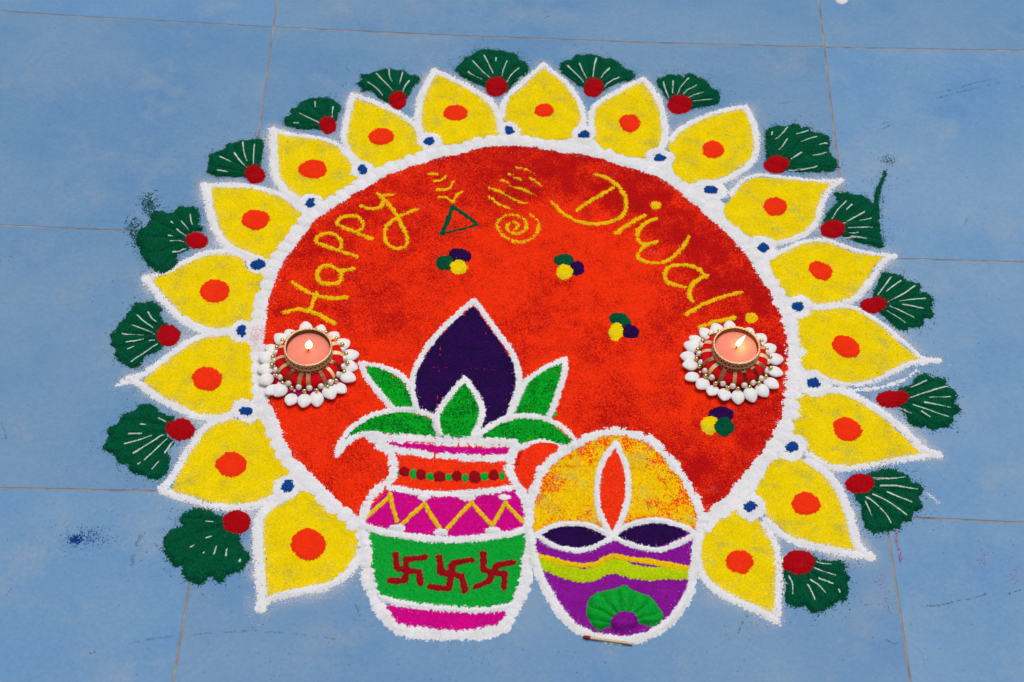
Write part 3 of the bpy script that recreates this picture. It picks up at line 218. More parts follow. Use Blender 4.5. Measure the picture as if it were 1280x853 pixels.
[[316.7,-439.6],[315.7,-458.1],[311.1,-476.6],[306.6,-492.6],[302.1,-506.1]]]},{'fill':[[237.4,-531.9],[247.1,-523.9],[257.7,-514.6],[270.3,-509.7],[284.8,-509.1],[299.4,-512.9],[310.3,-521.2],[319.4,-530.6],[323.9,-535.9],[312.2,
-534.2],[297.7,-531.5],[286.9,-534.2],[276.2,-536.8],[261.7,-534.1],[247.3,-532.6]],'out':[[[235.6,-532],[247,-520.6],[259.4,-511.3],[275.7,-506.1],[292.1,-506.6],[306.7,-511.5],[317.6,-519.8],[325.7,-530.4]],[[326.6,-537.9],
[312.2,-538.5],[297.8,-533.7],[285.2,-536.4],[274.5,-541.2]]]},{'fill':[[223.6,-473.6],[231.3,-484.6],[237.2,-497.8],[236.7,-511.1],[232.6,-524.5],[231.1,-532.2],[220.3,-531.5],[207.6,-531],[203.5,-519.1],[206.5,-503.6],[213.2,
-489.9]],'out':[[[223.3,-465.6],[212.9,-483.1],[202.7,-501.5],[199.7,-514.9],[204,-530.1]],[[223.3,-465.6],[233,-480],[240.9,-497.6],[240.4,-511],[236.2,-524.3],[233.8,-532.1]]]}],'pot':{'rim':[[148.1,-537.7],[170.9,-539.5],
[193.7,-541.2],[216.5,-543],[243.7,-543.2],[266.4,-542.3],[268.7,-547.6],[239.4,-550.8],[216.7,-549.8],[189.4,-546.9],[166.7,-544.5],[150.6,-541.7]],'rim_top':[[138.7,-533.4],[159.3,-534.7],[182,-534.9],[204.8,-536.7],[227.6,
-536.3],[252.6,-536],[273.1,-536]],'rim_bot':[[148.5,-543.9],[166.9,-547.8],[185.1,-550.6],[207.8,-552.1],[230.4,-553.3],[253,-553.2],[267.7,-551.7]],'neck':[[163.7,-552],[183,-553.9],[205.7,-555.7],[228.3,-556.9],[250.8,-556],
[263.3,-556],[265.1,-569.3],[264.9,-581.3],[249.4,-585.9],[227.2,-588.9],[205,-589.8],[182.6,-587.3],[166.8,-584.5],[168.2,-570.6],[166.5,-560]],'neckline':[[162.5,-587.3],[185,-591.1],[205.1,-592.4],[227.3,-591],[249.4,-588],
[272.7,-581.8]],'shoulder':[[162.8,-590.7],[185.1,-592.4],[207.4,-594.1],[229.6,-593.2],[249.5,-589.8],[270.6,-585],[276.3,-595.3],[284.3,-610.5],[285.6,-624.6],[268.1,-629.1],[241.9,-634],[220.2,-636.1],[193.9,-635.8],[165.4,
-632.7],[142.1,-627.7],[144.4,-614.8],[154.5,-600.2]],'shline':[[141,-627.8],[161,-632.8],[183,-636.3],[207.1,-638.1],[228.9,-637.2],[250.7,-633.9],[272.5,-628.9],[286.7,-623.3]],'belly':[[142.4,-632.8],[165.6,-636.9],[189.8,
-639.8],[211.6,-640.7],[233.4,-639.8],[255.1,-636.5],[284.6,-629.7],[284.8,-646.1],[282.8,-663.6],[277.7,-681],[272.6,-696.9],[265.3,-700.8],[239.8,-703.7],[212.3,-704.7],[188.8,-703.2],[169.5,-699.6],[159.6,-693.9],[152.9,
-673.5],[146.1,-654]],'belline':[[159.7,-696.3],[176,-701],[197.4,-703.8],[222.9,-705.2],[248.4,-705.5],[272.7,-700.5]],'foot':[[167.8,-706.8],[193.3,-707.8],[223,-708.1],[248.4,-707.1],[268.5,-705],[265.6,-715.1],[257.3,-723.6],
[234.2,-725.2],[213.2,-725.5],[194.2,-725.2],[177.3,-723],[171.5,-715]],'zig':[[[143.1,-620],[152.8,-608.8],[163.1,-595.9]],[[163,-594.6],[166.8,-610.1],[170.9,-622.2]],[[174.8,-625.2],[184,-614],[193.4,-603.3]],[[193.4,-602.5],
[200.6,-615.9],[209.3,-628.4]],[[214.3,-627.4],[224.8,-613.4],[234.3,-600.9]],[[234.2,-599.6],[243.9,-611.6],[253.7,-623.3]],[[253.7,-622],[259.3,-610.2],[264.2,-599.2]],[[264.2,-599.7],[274.4,-610.9],[285.1,-623.3]]],
'knobs':[[[200.1,-596.3],[199.6,-598.5],[197.7,-600.4],[194.9,-601.6],[191.7,-601.7],[188.9,-600.8],[186.8,-599.1],[186,-596.8],[186.6,-594.5],[188.4,-592.6],[191.2,-591.5],[194.4,-591.4],[197.3,-592.3],[199.3,-594]],[[239.2,
-594.7],[238.4,-596.8],[236.1,-598.5],[232.8,-599.5],[229,-599.7],[225.6,-598.9],[223.2,-597.4],[222.3,-595.4],[223.1,-593.3],[225.4,-591.6],[228.7,-590.5],[232.5,-590.4],[235.9,-591.1],[238.3,-592.7]],[[270.7,-593.4],[270.1,
-595.5],[268.3,-597.2],[265.6,-598.2],[262.7,-598.3],[260,-597.5],[258.1,-596],[257.4,-593.9],[258,-591.9],[259.8,-590.2],[262.5,-589.1],[265.4,-589],[268.1,-589.8],[270,-591.4]],[[179.5,-628],[178.8,-630.3],[176.6,-632.1],[173.4,
-633.2],[169.7,-633.4],[166.3,-632.5],[163.9,-630.9],[162.9,-628.7],[163.6,-626.4],[165.8,-624.6],[169.1,-623.5],[172.8,-623.3],[176.2,-624.2],[178.6,-625.9]],[[217.3,-631.1],[216.6,-633.3],[214.4,-635.2],[211.1,-636.3],[207.4,
-636.4],[204,-635.6],[201.7,-633.9],[200.7,-631.8],[201.4,-629.5],[203.7,-627.7],[207,-626.6],[210.7,-626.4],[214,-627.3],[216.4,-628.9]],[[262.1,-627.6],[261.4,-629.8],[259.1,-631.7],[255.8,-632.8],[252.1,-632.9],[248.7,-632.1],
[246.4,-630.4],[245.5,-628.2],[246.3,-626],[248.5,-624.1],[251.8,-623],[255.5,-622.9],[258.9,-623.7],[261.3,-625.4]]],'sidel':[[141.1,-535.2],[155.4,-544.7],[162.4,-556.1],[164.1,-569.5],[162.1,-580.2],[152.6,-588.5],[145.7,
-601.8],[140.6,-616.3],[141.2,-630.3]],'sider':[[272,-538],[268.4,-553.1],[268,-566.5],[272.7,-578.3],[279.6,-589.9],[284.2,-602.8],[287.2,-613],[288.3,-627]],'low':[[141.9,-634.1],[144.1,-646.6],[146.5,-659],[148,-671.3],[150.3,
-683.4],[154.2,-692.9],[159.1,-702.4],[165,-711.7],[170.8,-719.8],[179.6,-726.5],[190.2,-728.4],[202.8,-729.1],[217.6,-729.8],[230.2,-729.3],[244.8,-727.6],[257.4,-724.8],[266.7,-719.7],[270.8,-711.3],[273.8,-702.9],[278.3,
-693.1],[281.6,-683.3],[283.6,-673.4],[284.3,-661.1],[286.4,-651.1],[287.5,-638.5],[288.3,-628.3]],'dots':[('green',[[171,-571.3],[170.9,-572.9],[170.4,-574.3],[169.6,-575],[168.7,-575],[167.9,-574.4],[167.2,-573.1],[166.9,
-571.5],[167,-569.9],[167.5,-568.5],[168.3,-567.8],[169.2,-567.7],[170,-568.4],[170.7,-569.7]]),('red',[[178.7,-570.2],[178.4,-572.4],[177.3,-574.2],[175.5,-575.3],[173.6,-575.3],[171.7,-574.4],[170.4,-572.7],[169.8,-570.6],
[170.1,-568.4],[171.2,-566.5],[173,-565.5],[175,-565.4],[176.8,-566.3],[178.2,-568]]),('green',[[185.6,-572.6],[185.4,-574.9],[184.6,-576.8],[183.4,-577.9],[182,-577.9],[180.7,-576.9],[179.8,-575.1],[179.3,-572.8],[179.5,-570.5],
[180.3,-568.6],[181.5,-567.5],[182.9,-567.5],[184.2,-568.5],[185.2,-570.3]]),('red',[[193.4,-572.8],[193.1,-575.1],[192,-577],[190.2,-578.1],[188.2,-578.2],[186.4,-577.2],[185.1,-575.4],[184.5,-573.2],[184.8,-570.8],[186,-568.9],
[187.7,-567.8],[189.7,-567.7],[191.5,-568.7],[192.9,-570.5]]),('green',[[200.9,-574.6],[200.7,-576.5],[199.8,-578],[198.5,-578.9],[197,-578.9],[195.6,-578.2],[194.6,-576.7],[194.2,-574.9],[194.5,-573],[195.3,-571.5],[196.6,
-570.6],[198.1,-570.6],[199.5,-571.3],[200.5,-572.8]]),('red',[[211,-574.2],[210.5,-576.4],[209,-578.2],[206.8,-579.3],[204.4,-579.4],[202.1,-578.5],[200.5,-576.8],[199.8,-574.7],[200.3,-572.4],[201.7,-570.6],[203.9,-569.6],
[206.4,-569.5],[208.7,-570.3],[210.3,-572]]),('green',[[217,-574.5],[216.8,-576],[216,-577.2],[214.7,-577.9],[213.3,-578],[212.1,-577.4],[211.1,-576.2],[210.8,-574.7],[211,-573.2],[211.8,-572],[213.1,-571.3],[214.5,-571.2],[215.7,
-571.8],[216.7,-573]]),('red',[[225.5,-573.1],[225.1,-575.5],[224,-577.5],[222.2,-578.6],[220.2,-578.7],[218.4,-577.7],[217.1,-575.8],[216.5,-573.4],[216.9,-571],[218.1,-569],[219.8,-567.8],[221.8,-567.8],[223.6,-568.8],[225,
-570.7]]),('green',[[231.2,-574.7],[230.9,-576.6],[230.2,-578.1],[229,-578.9],[227.8,-579],[226.6,-578.2],[225.7,-576.8],[225.3,-574.9],[225.6,-573.1],[226.3,-571.6],[227.5,-570.7],[228.8,-570.7],[229.9,-571.4],[230.8,-572.9]]),
('red',[[242.3,-573.7],[241.9,-576.4],[240.4,-578.6],[238.2,-579.8],[235.7,-579.9],[233.4,-578.9],[231.8,-576.8],[231.1,-574.2],[231.6,-571.5],[233.1,-569.3],[235.3,-568],[237.8,-567.9],[240.1,-569],[241.7,-571.1]]),('green',
[[248.6,-572.7],[248.3,-574.9],[247.4,-576.7],[246.1,-577.7],[244.6,-577.7],[243.2,-576.8],[242.3,-575.1],[241.9,-572.9],[242.1,-570.7],[243,-568.9],[244.3,-567.9],[245.8,-567.8],[247.2,-568.8],[248.2,-570.5]]),('red',[[258,
-570.9],[257.6,-573.4],[256.4,-575.4],[254.6,-576.5],[252.6,-576.6],[250.8,-575.6],[249.5,-573.7],[249,-571.3],[249.4,-568.9],[250.6,-566.9],[252.3,-565.7],[254.3,-565.6],[256.2,-566.6],[257.5,-568.5]]),('green',[[262.7,-571.6],
[262.5,-573.4],[262,-574.9],[261.2,-575.8],[260.3,-575.8],[259.5,-575],[258.9,-573.6],[258.7,-571.7],[258.8,-569.9],[259.3,-568.4],[260.1,-567.5],[261,-567.5],[261.9,-568.3],[262.4,-569.7]])],'sw':[[[[196.1,-656.6],[180.4,-658.9],
[181.2,-670],[181.2,-680.3],[168.3,-680.3]],[[171.5,-654.3],[173.4,-667.8],[181.2,-670],[192.2,-670.3],[193.7,-681.8]]],[[[236.8,-657.5],[220.7,-661.1],[219.5,-673.4],[218.3,-686.2],[202.4,-684.3]],[[209,-655.8],[210.3,-669.6],
[219.4,-672.2],[229.4,-673.6],[231.8,-687.6]]],[[[273,-658.3],[259,-661.6],[254.5,-669.6],[251.9,-677.6],[240.9,-683.6]],[[246.4,-651.4],[246.8,-666.2],[254.4,-669.2],[265.2,-669.7],[264.9,-683.4]]]]},'lamp':{'halo':[[290.1,-620],
[288.8,-605.4],[289.7,-589.1],[294.2,-571.1],[303.4,-554],[318.7,-540.7],[335.3,-530.9],[352,-524.5],[371,-524.8],[387.5,-531.6],[401.3,-542.3],[413.8,-555.9],[422.5,-572.8],[428.6,-591.7],[433.6,-609],[424,-617.4],[405.8,-615.5],
[387.4,-614.8],[369,-618.2],[357.4,-628],[346.1,-621.8],[327.8,-620.4],[309.5,-622.4],[295.9,-627.8]],'flame':[[361.3,-537.5],[366.9,-554.2],[370,-572.1],[369.6,-591.3],[366.5,-607.7],[358.6,-625.3],[353,-613.5],[348.2,-597.6],
[346.6,-581.3],[348.6,-564.7],[354.5,-547.7]],'fo':[[[362.6,-531.8],[352.8,-547.7],[346.8,-564.8],[344.7,-584.2],[346.3,-603.1],[351.8,-618.9],[357.4,-629.3]],[[362.6,-531.8],[369.3,-549.9],[372.6,-569.3],[371.7,-591.2],[366.9,
-610.3],[357.4,-629.3]]],'eyes':[[[295.9,-631.7],[307.2,-623.9],[320.9,-621.2],[334.6,-622.3],[346,-627.1],[351.7,-630.8],[341.3,-636.5],[327.7,-640.9],[314.1,-639.6],[302.7,-636.4]],[[361.9,-628.3],[375.8,-619.6],[392,-614.9],
[408.1,-615.6],[421.6,-621.7],[409.8,-630.9],[395.9,-637],[382.3,-636.2],[369.9,-632]]],'eo':[[[291.3,-630.6],[304.9,-621.6],[320.9,-618],[336.9,-619],[350.6,-625.1],[357.4,-628.8]],[[291.3,-630.6],[302.8,-638.5],[316.4,-643.2],
[329.9,-644.2],[343.6,-639.3],[357.3,-630.6]],[[357.4,-628.8],[371.3,-618.1],[387.5,-613],[403.6,-612.3],[419.5,-617],[429.5,-622.5]],[[357.4,-629.3],[370.9,-635.9],[386.7,-640.5],[400.3,-640.7],[414.2,-634.2],[429.4,-625.1]]],
'bowl':[[291.4,-635.8],[305,-640.5],[323.1,-646.3],[341.3,-643],[357.3,-633.2],[373.1,-637.9],[391.2,-641.6],[407.3,-634.7],[428.9,-622.5],[428.5,-639.6],[425.8,-655.3],[422.8,-670.8],[415.2,-692.5],[405.7,-707.8],[393.3,-716.4],
[375.5,-724.3],[362.3,-725.8],[344.9,-721.6],[327.4,-714.9],[317.5,-705.4],[308.6,-690.8],[300.7,-675.4],[295,-660.3]],'ys':[[292.7,-650.9],[307.4,-654.7],[325.4,-659.2],[343.4,-657.2],[357,-649.4],[372.8,-651.4],[390.8,-653.3],
[408.8,-656.5],[424.5,-658.4]],'gs':[[293.4,-656.5],[309.6,-662.9],[323.1,-667.5],[334.3,-669.1],[347.8,-663.4],[361.4,-658.6],[372.5,-663],[388.2,-665],[404,-663.9],[423.8,-663.6]],'fan':[[335.2,-699.3],[337.5,-691.7],[345.3,
-685.1],[354.3,-682.3],[364.3,-679.4],[368.8,-677.9],[374.3,-682.8],[385.4,-686.1],[391.9,-692.2],[398.2,-701.9],[396.8,-710.6],[388.9,-714.6],[380.2,-712.4],[373.5,-717.6],[366.8,-720.3],[358,-720.6],[353.7,-717.1],[344.9,
-719.9],[338.4,-714],[335.1,-706.7]],'ball':[[378.2,-714.5],[376.9,-719],[373.6,-722.7],[368.9,-724.8],[363.7,-725],[359.1,-723.2],[355.9,-719.8],[354.8,-715.3],[356.1,-710.8],[359.4,-707.1],[364.1,-704.9],[369.3,-704.7],[374,
-706.5],[377.1,-710]],'up':[[285.6,-626.8],[285,-616.2],[285.9,-597.4],[290.4,-580.9],[295.3,-566.9],[303.5,-554.8],[314,-543.2],[325.8,-535.3],[340.1,-525.6],[356.8,-519.7],[375.9,-520.3],[390,-525.5],[401.6,-535],[411,-548.2],
[419.4,-561.8],[426.4,-575.4],[432.6,-591.5],[436.6,-604.9],[435.9,-618.3]],'low':[[286.3,-628.1],[288.1,-645.1],[292.1,-663],[300.8,-683],[309.7,-700.2],[320.8,-714.6],[336.1,-723.8],[353.5,-728.1],[371,-728.6],[386.5,-723.2],
[402.2,-712.8],[415,-696.3],[422.4,-681],[427.1,-660.4],[430.3,-639.6],[434.2,-621]]},'handle':[[273.8,-562.2],[281,-545.1],[290.4,-536.2],[302.2,-535.1],[310.5,-539.6],[302.3,-551.2],[294.1,-564.2],[288.5,-578.2],[282.9,-593.5],
[276.9,-584.2],[273.5,-573.3]],'match':[[332.8,-727.7],[338.2,-727.8],[372.8,-732.6]],'h1c':[80.4,-456.6],'h2c':[473.7,-437],'sh1':[[67,-496.6],[79.4,-498.1],[90.7,-494.9],[102.3,-487.6],[111.3,-481.7],[117.6,-468.9],[118.9,
-455.6],[118.5,-442.9],[110,-429.4],[100.3,-421.5],[87.1,-414.9],[73.2,-412.6],[59,-419.7],[50.4,-426.9],[43.2,-438.4],[38.8,-449.7],[39.6,-462.6],[41.5,-475.3],[48.2,-486.5],[55.7,-486.8]],'sh2':[[475.6,-476.2],[487.6,-473.6],
[499.4,-467.6],[508.4,-459.5],[513,-444.5],[514.6,-430.2],[509.2,-417.6],[501.1,-406.3],[490.5,-398.8],[472.7,-392.2],[460,-396.5],[448.6,-402.1],[438.9,-409.8],[434.6,-418.7],[430.3,-430.4],[431.8,-441],[433,-454.4],[442.5,
-463.1],[451.8,-469.6],[462.8,-474.7]],'scuffs':[[[714.1,-73.2],[726.8,-67.6],[738.9,-62],[750.7,-58.3],[765.7,-52.5],[785.2,-46]],[[720.2,-64],[736.7,-57.1],[751.9,-50.3],[774.4,-42],[790.9,-37]],[[703.8,-92.5],[709.7,-90.2],
[718.6,-86.8],[727.6,-82.4]],[[637.8,-127.9],[644.4,-123.7],[653.2,-120],[660.6,-115.1]],[[640.7,-120],[646.6,-116.8],[659.9,-110]],[[807.2,-50.7],[811.5,-49.4]],[[-44.2,-642.1],[-49,-650.3],[-51.4,-662.2],[-51.5,-677.7],[-50.3,
-688.3]],[[-31.7,-651.6],[-34.9,-658.6]],[[-73.5,-757.4],[-58.2,-751],[-36.2,-745.1],[-20.4,-741.1],[-7.6,-738.6]],[[5.4,-737.7],[19.9,-735],[31.3,-734],[47.6,-732.1],[67.3,-731.8],[97.2,-732.9],[130.6,-736.8]],[[-146.9,-698.2],
[-150.3,-706.3],[-152.1,-713.9]],[[614.8,-687],[626.7,-687],[640.7,-684.2],[651.5,-680.3],[663.8,-677.9],[678.3,-672.7]],[[688.3,-674.7],[695.5,-672.5],[704.6,-669.2],[710.1,-667.1]],[[570.4,-687.7],[584.1,-686.7]],[[583.9,
-718.7],[593.4,-723.6]],[[665.2,-644.3],[671.2,-639.1],[675,-642.9]],[[619.1,-732.8],[631.7,-725.9]],[[542.2,-90.6],[557.9,-86.2]],[[717.5,-253.3],[723.1,-242.3]],[[282.2,24.2],[288.3,29.8]],[[293.6,28.8],[300.6,33.1]],[[-190.7,
-529.3],[-183.9,-542.1],[-179.8,-555.6]],[[140.6,-702.9],[145.4,-714]],[[-49,-683.4],[-50.5,-660.2],[-48.4,-642.7]],[[459.6,-721.1],[470.9,-701.9],[473,-720.6]]],'redspot':[29.3,-424.2],'smudge':[-101.8,-650.4],'smudge2':[-90.7,
-647.5],'whitetop':[[635.5,82.6],[634.2,77.9],[631.6,74.1],[628.1,71.8],[624.5,71.6],[621.5,73.5],[619.6,77.1],[619.2,81.7],[620.5,86.4],[623.1,90.3],[626.6,92.6],[630.2,92.8],[633.3,90.9],[635.2,87.3]],'whitedash':[[638.3,
-573.6],[644.7,-579.2],[648.3,-584.1]],'pinkdrip':[[606.4,-613.5],[605.6,-620.6],[605.5,-628.7],[607.3,-635.6],[605.9,-644.6]],'pinkspots':[[587.9,-661],[587.1,-667.9],[589.8,-685.1],[590.7,-691.8],[707.1,-648.6],[701.5,-656.7],
[679.5,-641.7],[681.7,-632.7]],'greenstray':[[640.2,-217.8],[638.6,-228.1],[636.3,-238.4],[635.5,-252.5],[634.4,-268.5],[634.8,-278.3]],'greenpatch':[651.4,-167.1],'greenstreak':[[[-99.4,-252.7],[-96.9,-264.6],[-92,-278.3]],
[[-109.8,-287],[-106.9,-296.7],[-102.2,-308.1],[-95.5,-323.2]]],'wisps':[[[-83,-479.9],[-87.9,-483.5],[-92.6,-487.9]],[[647,-437.8],[632.9,-448.8],[610.7,-458.4],[585.1,-463],[574,-461.8]]],'heartwisp':[],'lattice':[[[-2673.2,
2673.4],[-2453.5,2674.3],[-2233.6,2675.2],[-2013.7,2676.1],[-1793.6,2677],[-1573.4,2677.9],[-1353.1,2678.8],[-1132.7,2679.7],[-912.2,2680.6],[-691.6,2681.5],[-470.9,2682.4],[-250,2683.3],[-29.1,2684.2],[192,2685.1],[413.2,2686.1],
[634.5,2687],[855.9,2687.9],[1077.4,2688.8],[1299,2689.7],[1520.7,2690.6],[1742.6,2691.5],[1964.6,2692.4],[2186.6,2693.3],[2408.8,2694.2],[2631.1,2695.1],[2853.5,2696.1],[3076.1,2697],[3298.7,2697.9]],[[-2663.6,2499.3],[-2444.6,
2500.1],[-2225.5,2501],[-2006.2,2501.8],[-1786.9,2502.7],[-1567.4,2503.6],[-1347.9,2504.4],[-1128.2,2505.3],[-908.4,2506.1],[-688.5,2507],[-468.5,2507.8],[-248.3,2508.7],[-28.1,2509.6],[192.3,2510.4],[412.7,2511.3],[633.3,2512.1],
[854,2513],[1074.8,2513.9],[1295.7,2514.7],[1516.7,2515.6],[1737.8,2516.4],[1959,2517.3],[2180.4,2518.2],[2401.9,2519],[2623.4,2519.9],[2845.1,2520.8],[3066.9,2521.6],[3288.8,2522.5]],[[-2654.2,2326.3],[-2435.8,2327.1],[-2217.4,
2327.9],[-1998.9,2328.7],[-1780.2,2329.5],[-1561.5,2330.3],[-1342.6,2331.1],[-1123.6,2332],[-904.6,2332.8],[-685.4,2333.6],[-466.1,2334.4],[-246.6,2335.2],[-27.1,2336],[192.5,2336.8],[412.3,2337.6],[632.1,2338.5],[852.1,2339.3],
[1072.2,2340.1],[1292.3,2340.9],[1512.6,2341.7],[1733,2342.5],[1953.6,2343.3],[2174.2,2344.2],[2394.9,2345],[2615.8,2345.8],[2836.7,2346.6],[3057.8,2347.4],[3279,2348.3]],[[-2644.7,2154.4],[-2427.1,2155.2],[-2209.4,2155.9],
[-1991.6,2156.7],[-1773.6,2157.5],[-1555.6,2158.2],[-1337.4,2159],[-1119.1,2159.8],[-900.8,2160.5],[-682.3,2161.3],[-463.7,2162.1],[-245,2162.8],[-26.1,2163.6],[192.8,2164.4],[411.8,2165.1],[631,2165.9],[850.2,2166.7],[1069.6,
2167.4],[1289,2168.2],[1508.6,2169],[1728.3,2169.7],[1948.1,2170.5],[2168,2171.3],[2388.1,2172],[2608.2,2172.8],[2828.4,2173.6],[3048.8,2174.4],[3269.3,2175.1]],[[-2635.4,1983.6],[-2418.4,1984.3],[-2201.4,1985.1],[-1984.3,1985.8],
[-1767,1986.5],[-1549.7,1987.2],[-1332.2,1987.9],[-1114.7,1988.7],[-897,1989.4],[-679.2,1990.1],[-461.3,1990.8],[-243.3,1991.5],[-25.2,1992.3],[193,1993],[411.4,1993.7],[629.8,1994.4],[848.4,1995.2],[1067,1995.9],[1285.8,1996.6],
[1504.6,1997.3],[1723.6,1998.1],[1942.7,1998.8],[2161.9,1999.5],[2381.2,2000.2],[2600.7,2001],[2820.2,2001.7],[3039.8,2002.4],[3259.6,2003.1]],[[-2626.1,1813.9],[-2409.8,1814.6],[-2193.5,1815.3],[-1977.1,1816],[-1760.5,1816.6],
[-1543.8,1817.3],[-1327.1,1818],[-1110.2,1818.7],[-893.2,1819.3],[-676.1,1820],[-458.9,1820.7],[-241.6,1821.4],[-24.2,1822.1],[193.3,1822.7],[410.9,1823.4],[628.7,1824.1],[846.5,1824.8],[1064.5,1825.4],[1282.5,1826.1],[1500.7,
1826.8],[1719,1827.5],[1937.4,1828.2],[2155.8,1828.8],[2374.5,1829.5],[2593.2,1830.2],[2812,1830.9],[3030.9,1831.6],[3250,1832.3]],[[-2616.8,1645.3],[-2401.3,1646],[-2185.6,1646.6],[-1969.9,1647.2],[-1754,1647.9],[-1538,1648.5],
[-1322,1649.1],[-1105.8,1649.8],[-889.5,1650.4],[-673.1,1651],[-456.6,1651.7],[-240,1652.3],[-23.3,1652.9],[193.5,1653.6],[410.5,1654.2],[627.5,1654.8],[844.7,1655.5],[1061.9,1656.1],[1279.3,1656.7],[1496.8,1657.4],[1714.3,1658],
[1932,1658.6],[2149.8,1659.3],[2367.7,1659.9],[2585.7,1660.5],[2803.8,1661.2],[3022.1,1661.8],[3240.4,1662.5]],[[-2607.6,1477.8],[-2392.8,1478.4],[-2177.8,1479],[-1962.7,1479.6],[-1747.6,1480.2],[-1532.3,1480.8],[-1316.9,1481.3],
[-1101.4,1481.9],[-885.8,1482.5],[-670.1,1483.1],[-454.3,1483.7],[-238.4,1484.3],[-22.3,1484.9],[193.8,1485.5],[410,1486.1],[626.4,1486.6],[842.8,1487.2],[1059.4,1487.8],[1276.1,1488.4],[1492.8,1489],[1709.7,1489.6],[1926.7,
1490.2],[2143.8,1490.8],[2361,1491.4],[2578.3,1492],[2795.7,1492.6],[3013.3,1493.2],[3230.9,1493.8]],[[-2598.5,1311.3],[-2384.3,1311.9],[-2170,1312.4],[-1955.6,1313],[-1741.2,1313.5],[-1526.5,1314.1],[-1311.8,1314.6],[-1097,
1315.2],[-882.1,1315.7],[-667.1,1316.3],[-452,1316.8],[-236.7,1317.3],[-21.4,1317.9],[194.1,1318.4],[409.6,1319],[625.3,1319.5],[841,1320.1],[1056.9,1320.6],[1272.9,1321.2],[1489,1321.7],[1705.1,1322.3],[1921.4,1322.8],[2137.8,
1323.4],[2354.4,1323.9],[2571,1324.5],[2787.7,1325],[3004.5,1325.6],[3221.5,1326.1]],[[-2589.4,1145.9],[-2375.9,1146.4],[-2162.3,1146.9],[-1948.6,1147.4],[-1734.8,1147.9],[-1520.9,1148.4],[-1306.8,1148.9],[-1092.7,1149.5],[-878.5,
1150],[-664.1,1150.5],[-449.7,1151],[-235.1,1151.5],[-20.5,1152],[194.3,1152.5],[409.2,1153],[624.1,1153.5],[839.2,1154],[1054.4,1154.5],[1269.7,1155],[1485.1,1155.5],[1700.6,1156],[1916.2,1156.5],[2131.9,1157],[2347.7,1157.5],
[2563.7,1158],[2779.7,1158.6],[2995.8,1159.1],[3212.1,1159.6]],[[-2580.4,981.6],[-2367.6,982],[-2154.6,982.5],[-1941.6,982.9],[-1728.5,983.4],[-1515.2,983.9],[-1301.8,984.3],[-1088.4,984.8],[-874.8,985.2],[-661.2,985.7],[-447.4,
986.2],[-233.5,986.6],[-18.9,984.2],[195.1,976.4],[407.7,977.5],[622.8,987.4],[837.4,989],[1051.9,989.4],[1266.5,989.9],[1481.3,990.3],[1696.1,990.8],[1911,991.3],[2126,991.7],[2341.2,992.2],[2556.4,992.7],[2771.8,993.1],[2987.2,
993.6],[3202.8,994.1]],[[-2571.5,818.2],[-2359.3,818.6],[-2147,819.1],[-1934.6,819.5],[-1722.2,819.9],[-1509.6,820.3],[-1296.9,820.7],[-1084.1,821.2],[-871.2,821.6],[-658.2,822],[-445.1,822.4],[-231.2,821],[-14.6,806],[196.2,
799.2],[405.6,800.2],[617.5,809],[835.7,824.9],[1049.5,825.4],[1263.4,825.8],[1477.5,826.2],[1691.6,826.6],[1905.8,827.1],[2120.2,827.5],[2334.6,827.9],[2549.2,828.3],[2763.9,828.8],[2978.6,829.2],[3193.5,829.6]],[[-2562.6,655.9],
[-2351,656.3],[-2139.4,656.7],[-1927.7,657],[-1715.9,657.4],[-1504,657.8],[-1292,658.2],[-1079.9,658.6],[-867.6,658.9],[-655.3,659.3],[-442.9,659.7],[-224.5,647.3],[-10.8,634.3],[197.2,628.5],[403.7,629.5],[612.8,637.2],[828.7,
652.2],[1047,662.4],[1260.3,662.7],[1473.7,663.1],[1687.1,663.5],[1900.7,663.9],[2114.4,664.3],[2328.2,664.7],[2542,665],[2756,665.4],[2970.1,665.8],[3184.3,666.2]],[[-2553.7,494.6],[-2342.9,494.9],[-2131.9,495.3],[-1920.9,495.6],
[-1709.7,495.9],[-1498.4,496.3],[-1287.1,496.6],[-1075.6,497],[-864.1,497.3],[-652.4,497.6],[-440.3,497.6],[-218.6,479.5],[-7.5,468.5],[198,463.6],[402.1,464.5],[608.8,471.1],[822.3,484],[1044.6,500.4],[1257.2,500.7],[1469.9,
501.1],[1682.7,501.4],[1895.6,501.7],[2108.6,502.1],[2321.7,502.4],[2534.9,502.8],[2748.2,503.1],[2961.6,503.4],[3175.2,503.8]],[[-2544.9,334.3],[-2334.7,334.6],[-2124.4,334.9],[-1914,335.2],[-1703.5,335.5],[-1492.9,335.8],
[-1282.2,336.1],[-1071.4,336.4],[-860.5,336.7],[-649.5,337],[-433.3,331.8],[-213.6,316.8],[-4.6,307.6],[198.8,303.6],[400.7,304.4],[605.3,310],[816.8,320.9],[1040.5,337.8],[1254.1,339.7],[1466.2,340],[1678.3,340.3],[1890.5,340.6],
[2102.9,340.9],[2315.3,341.2],[2527.8,341.5],[2740.5,341.8],[2953.2,342.1],[3166.1,342.4]],[[-2536.2,175],[-2326.6,175.2],[-2117,175.5],[-1907.2,175.8],[-1697.4,176],[-1487.4,176.3],[-1277.4,176.5],[-1067.2,176.8],[-857,177.1],
[-646.6,177.3],[-427.7,170.4],[-209.5,158.3],[-2.2,151],[199.4,147.8],[399.6,148.5],[602.5,153.1],[812.4,161.9],[1034.8,175.6],[1251.1,179.7],[1462.4,179.9],[1673.9,180.2],[1885.5,180.5],[2097.2,180.7],[2308.9,181],[2520.8,181.2],
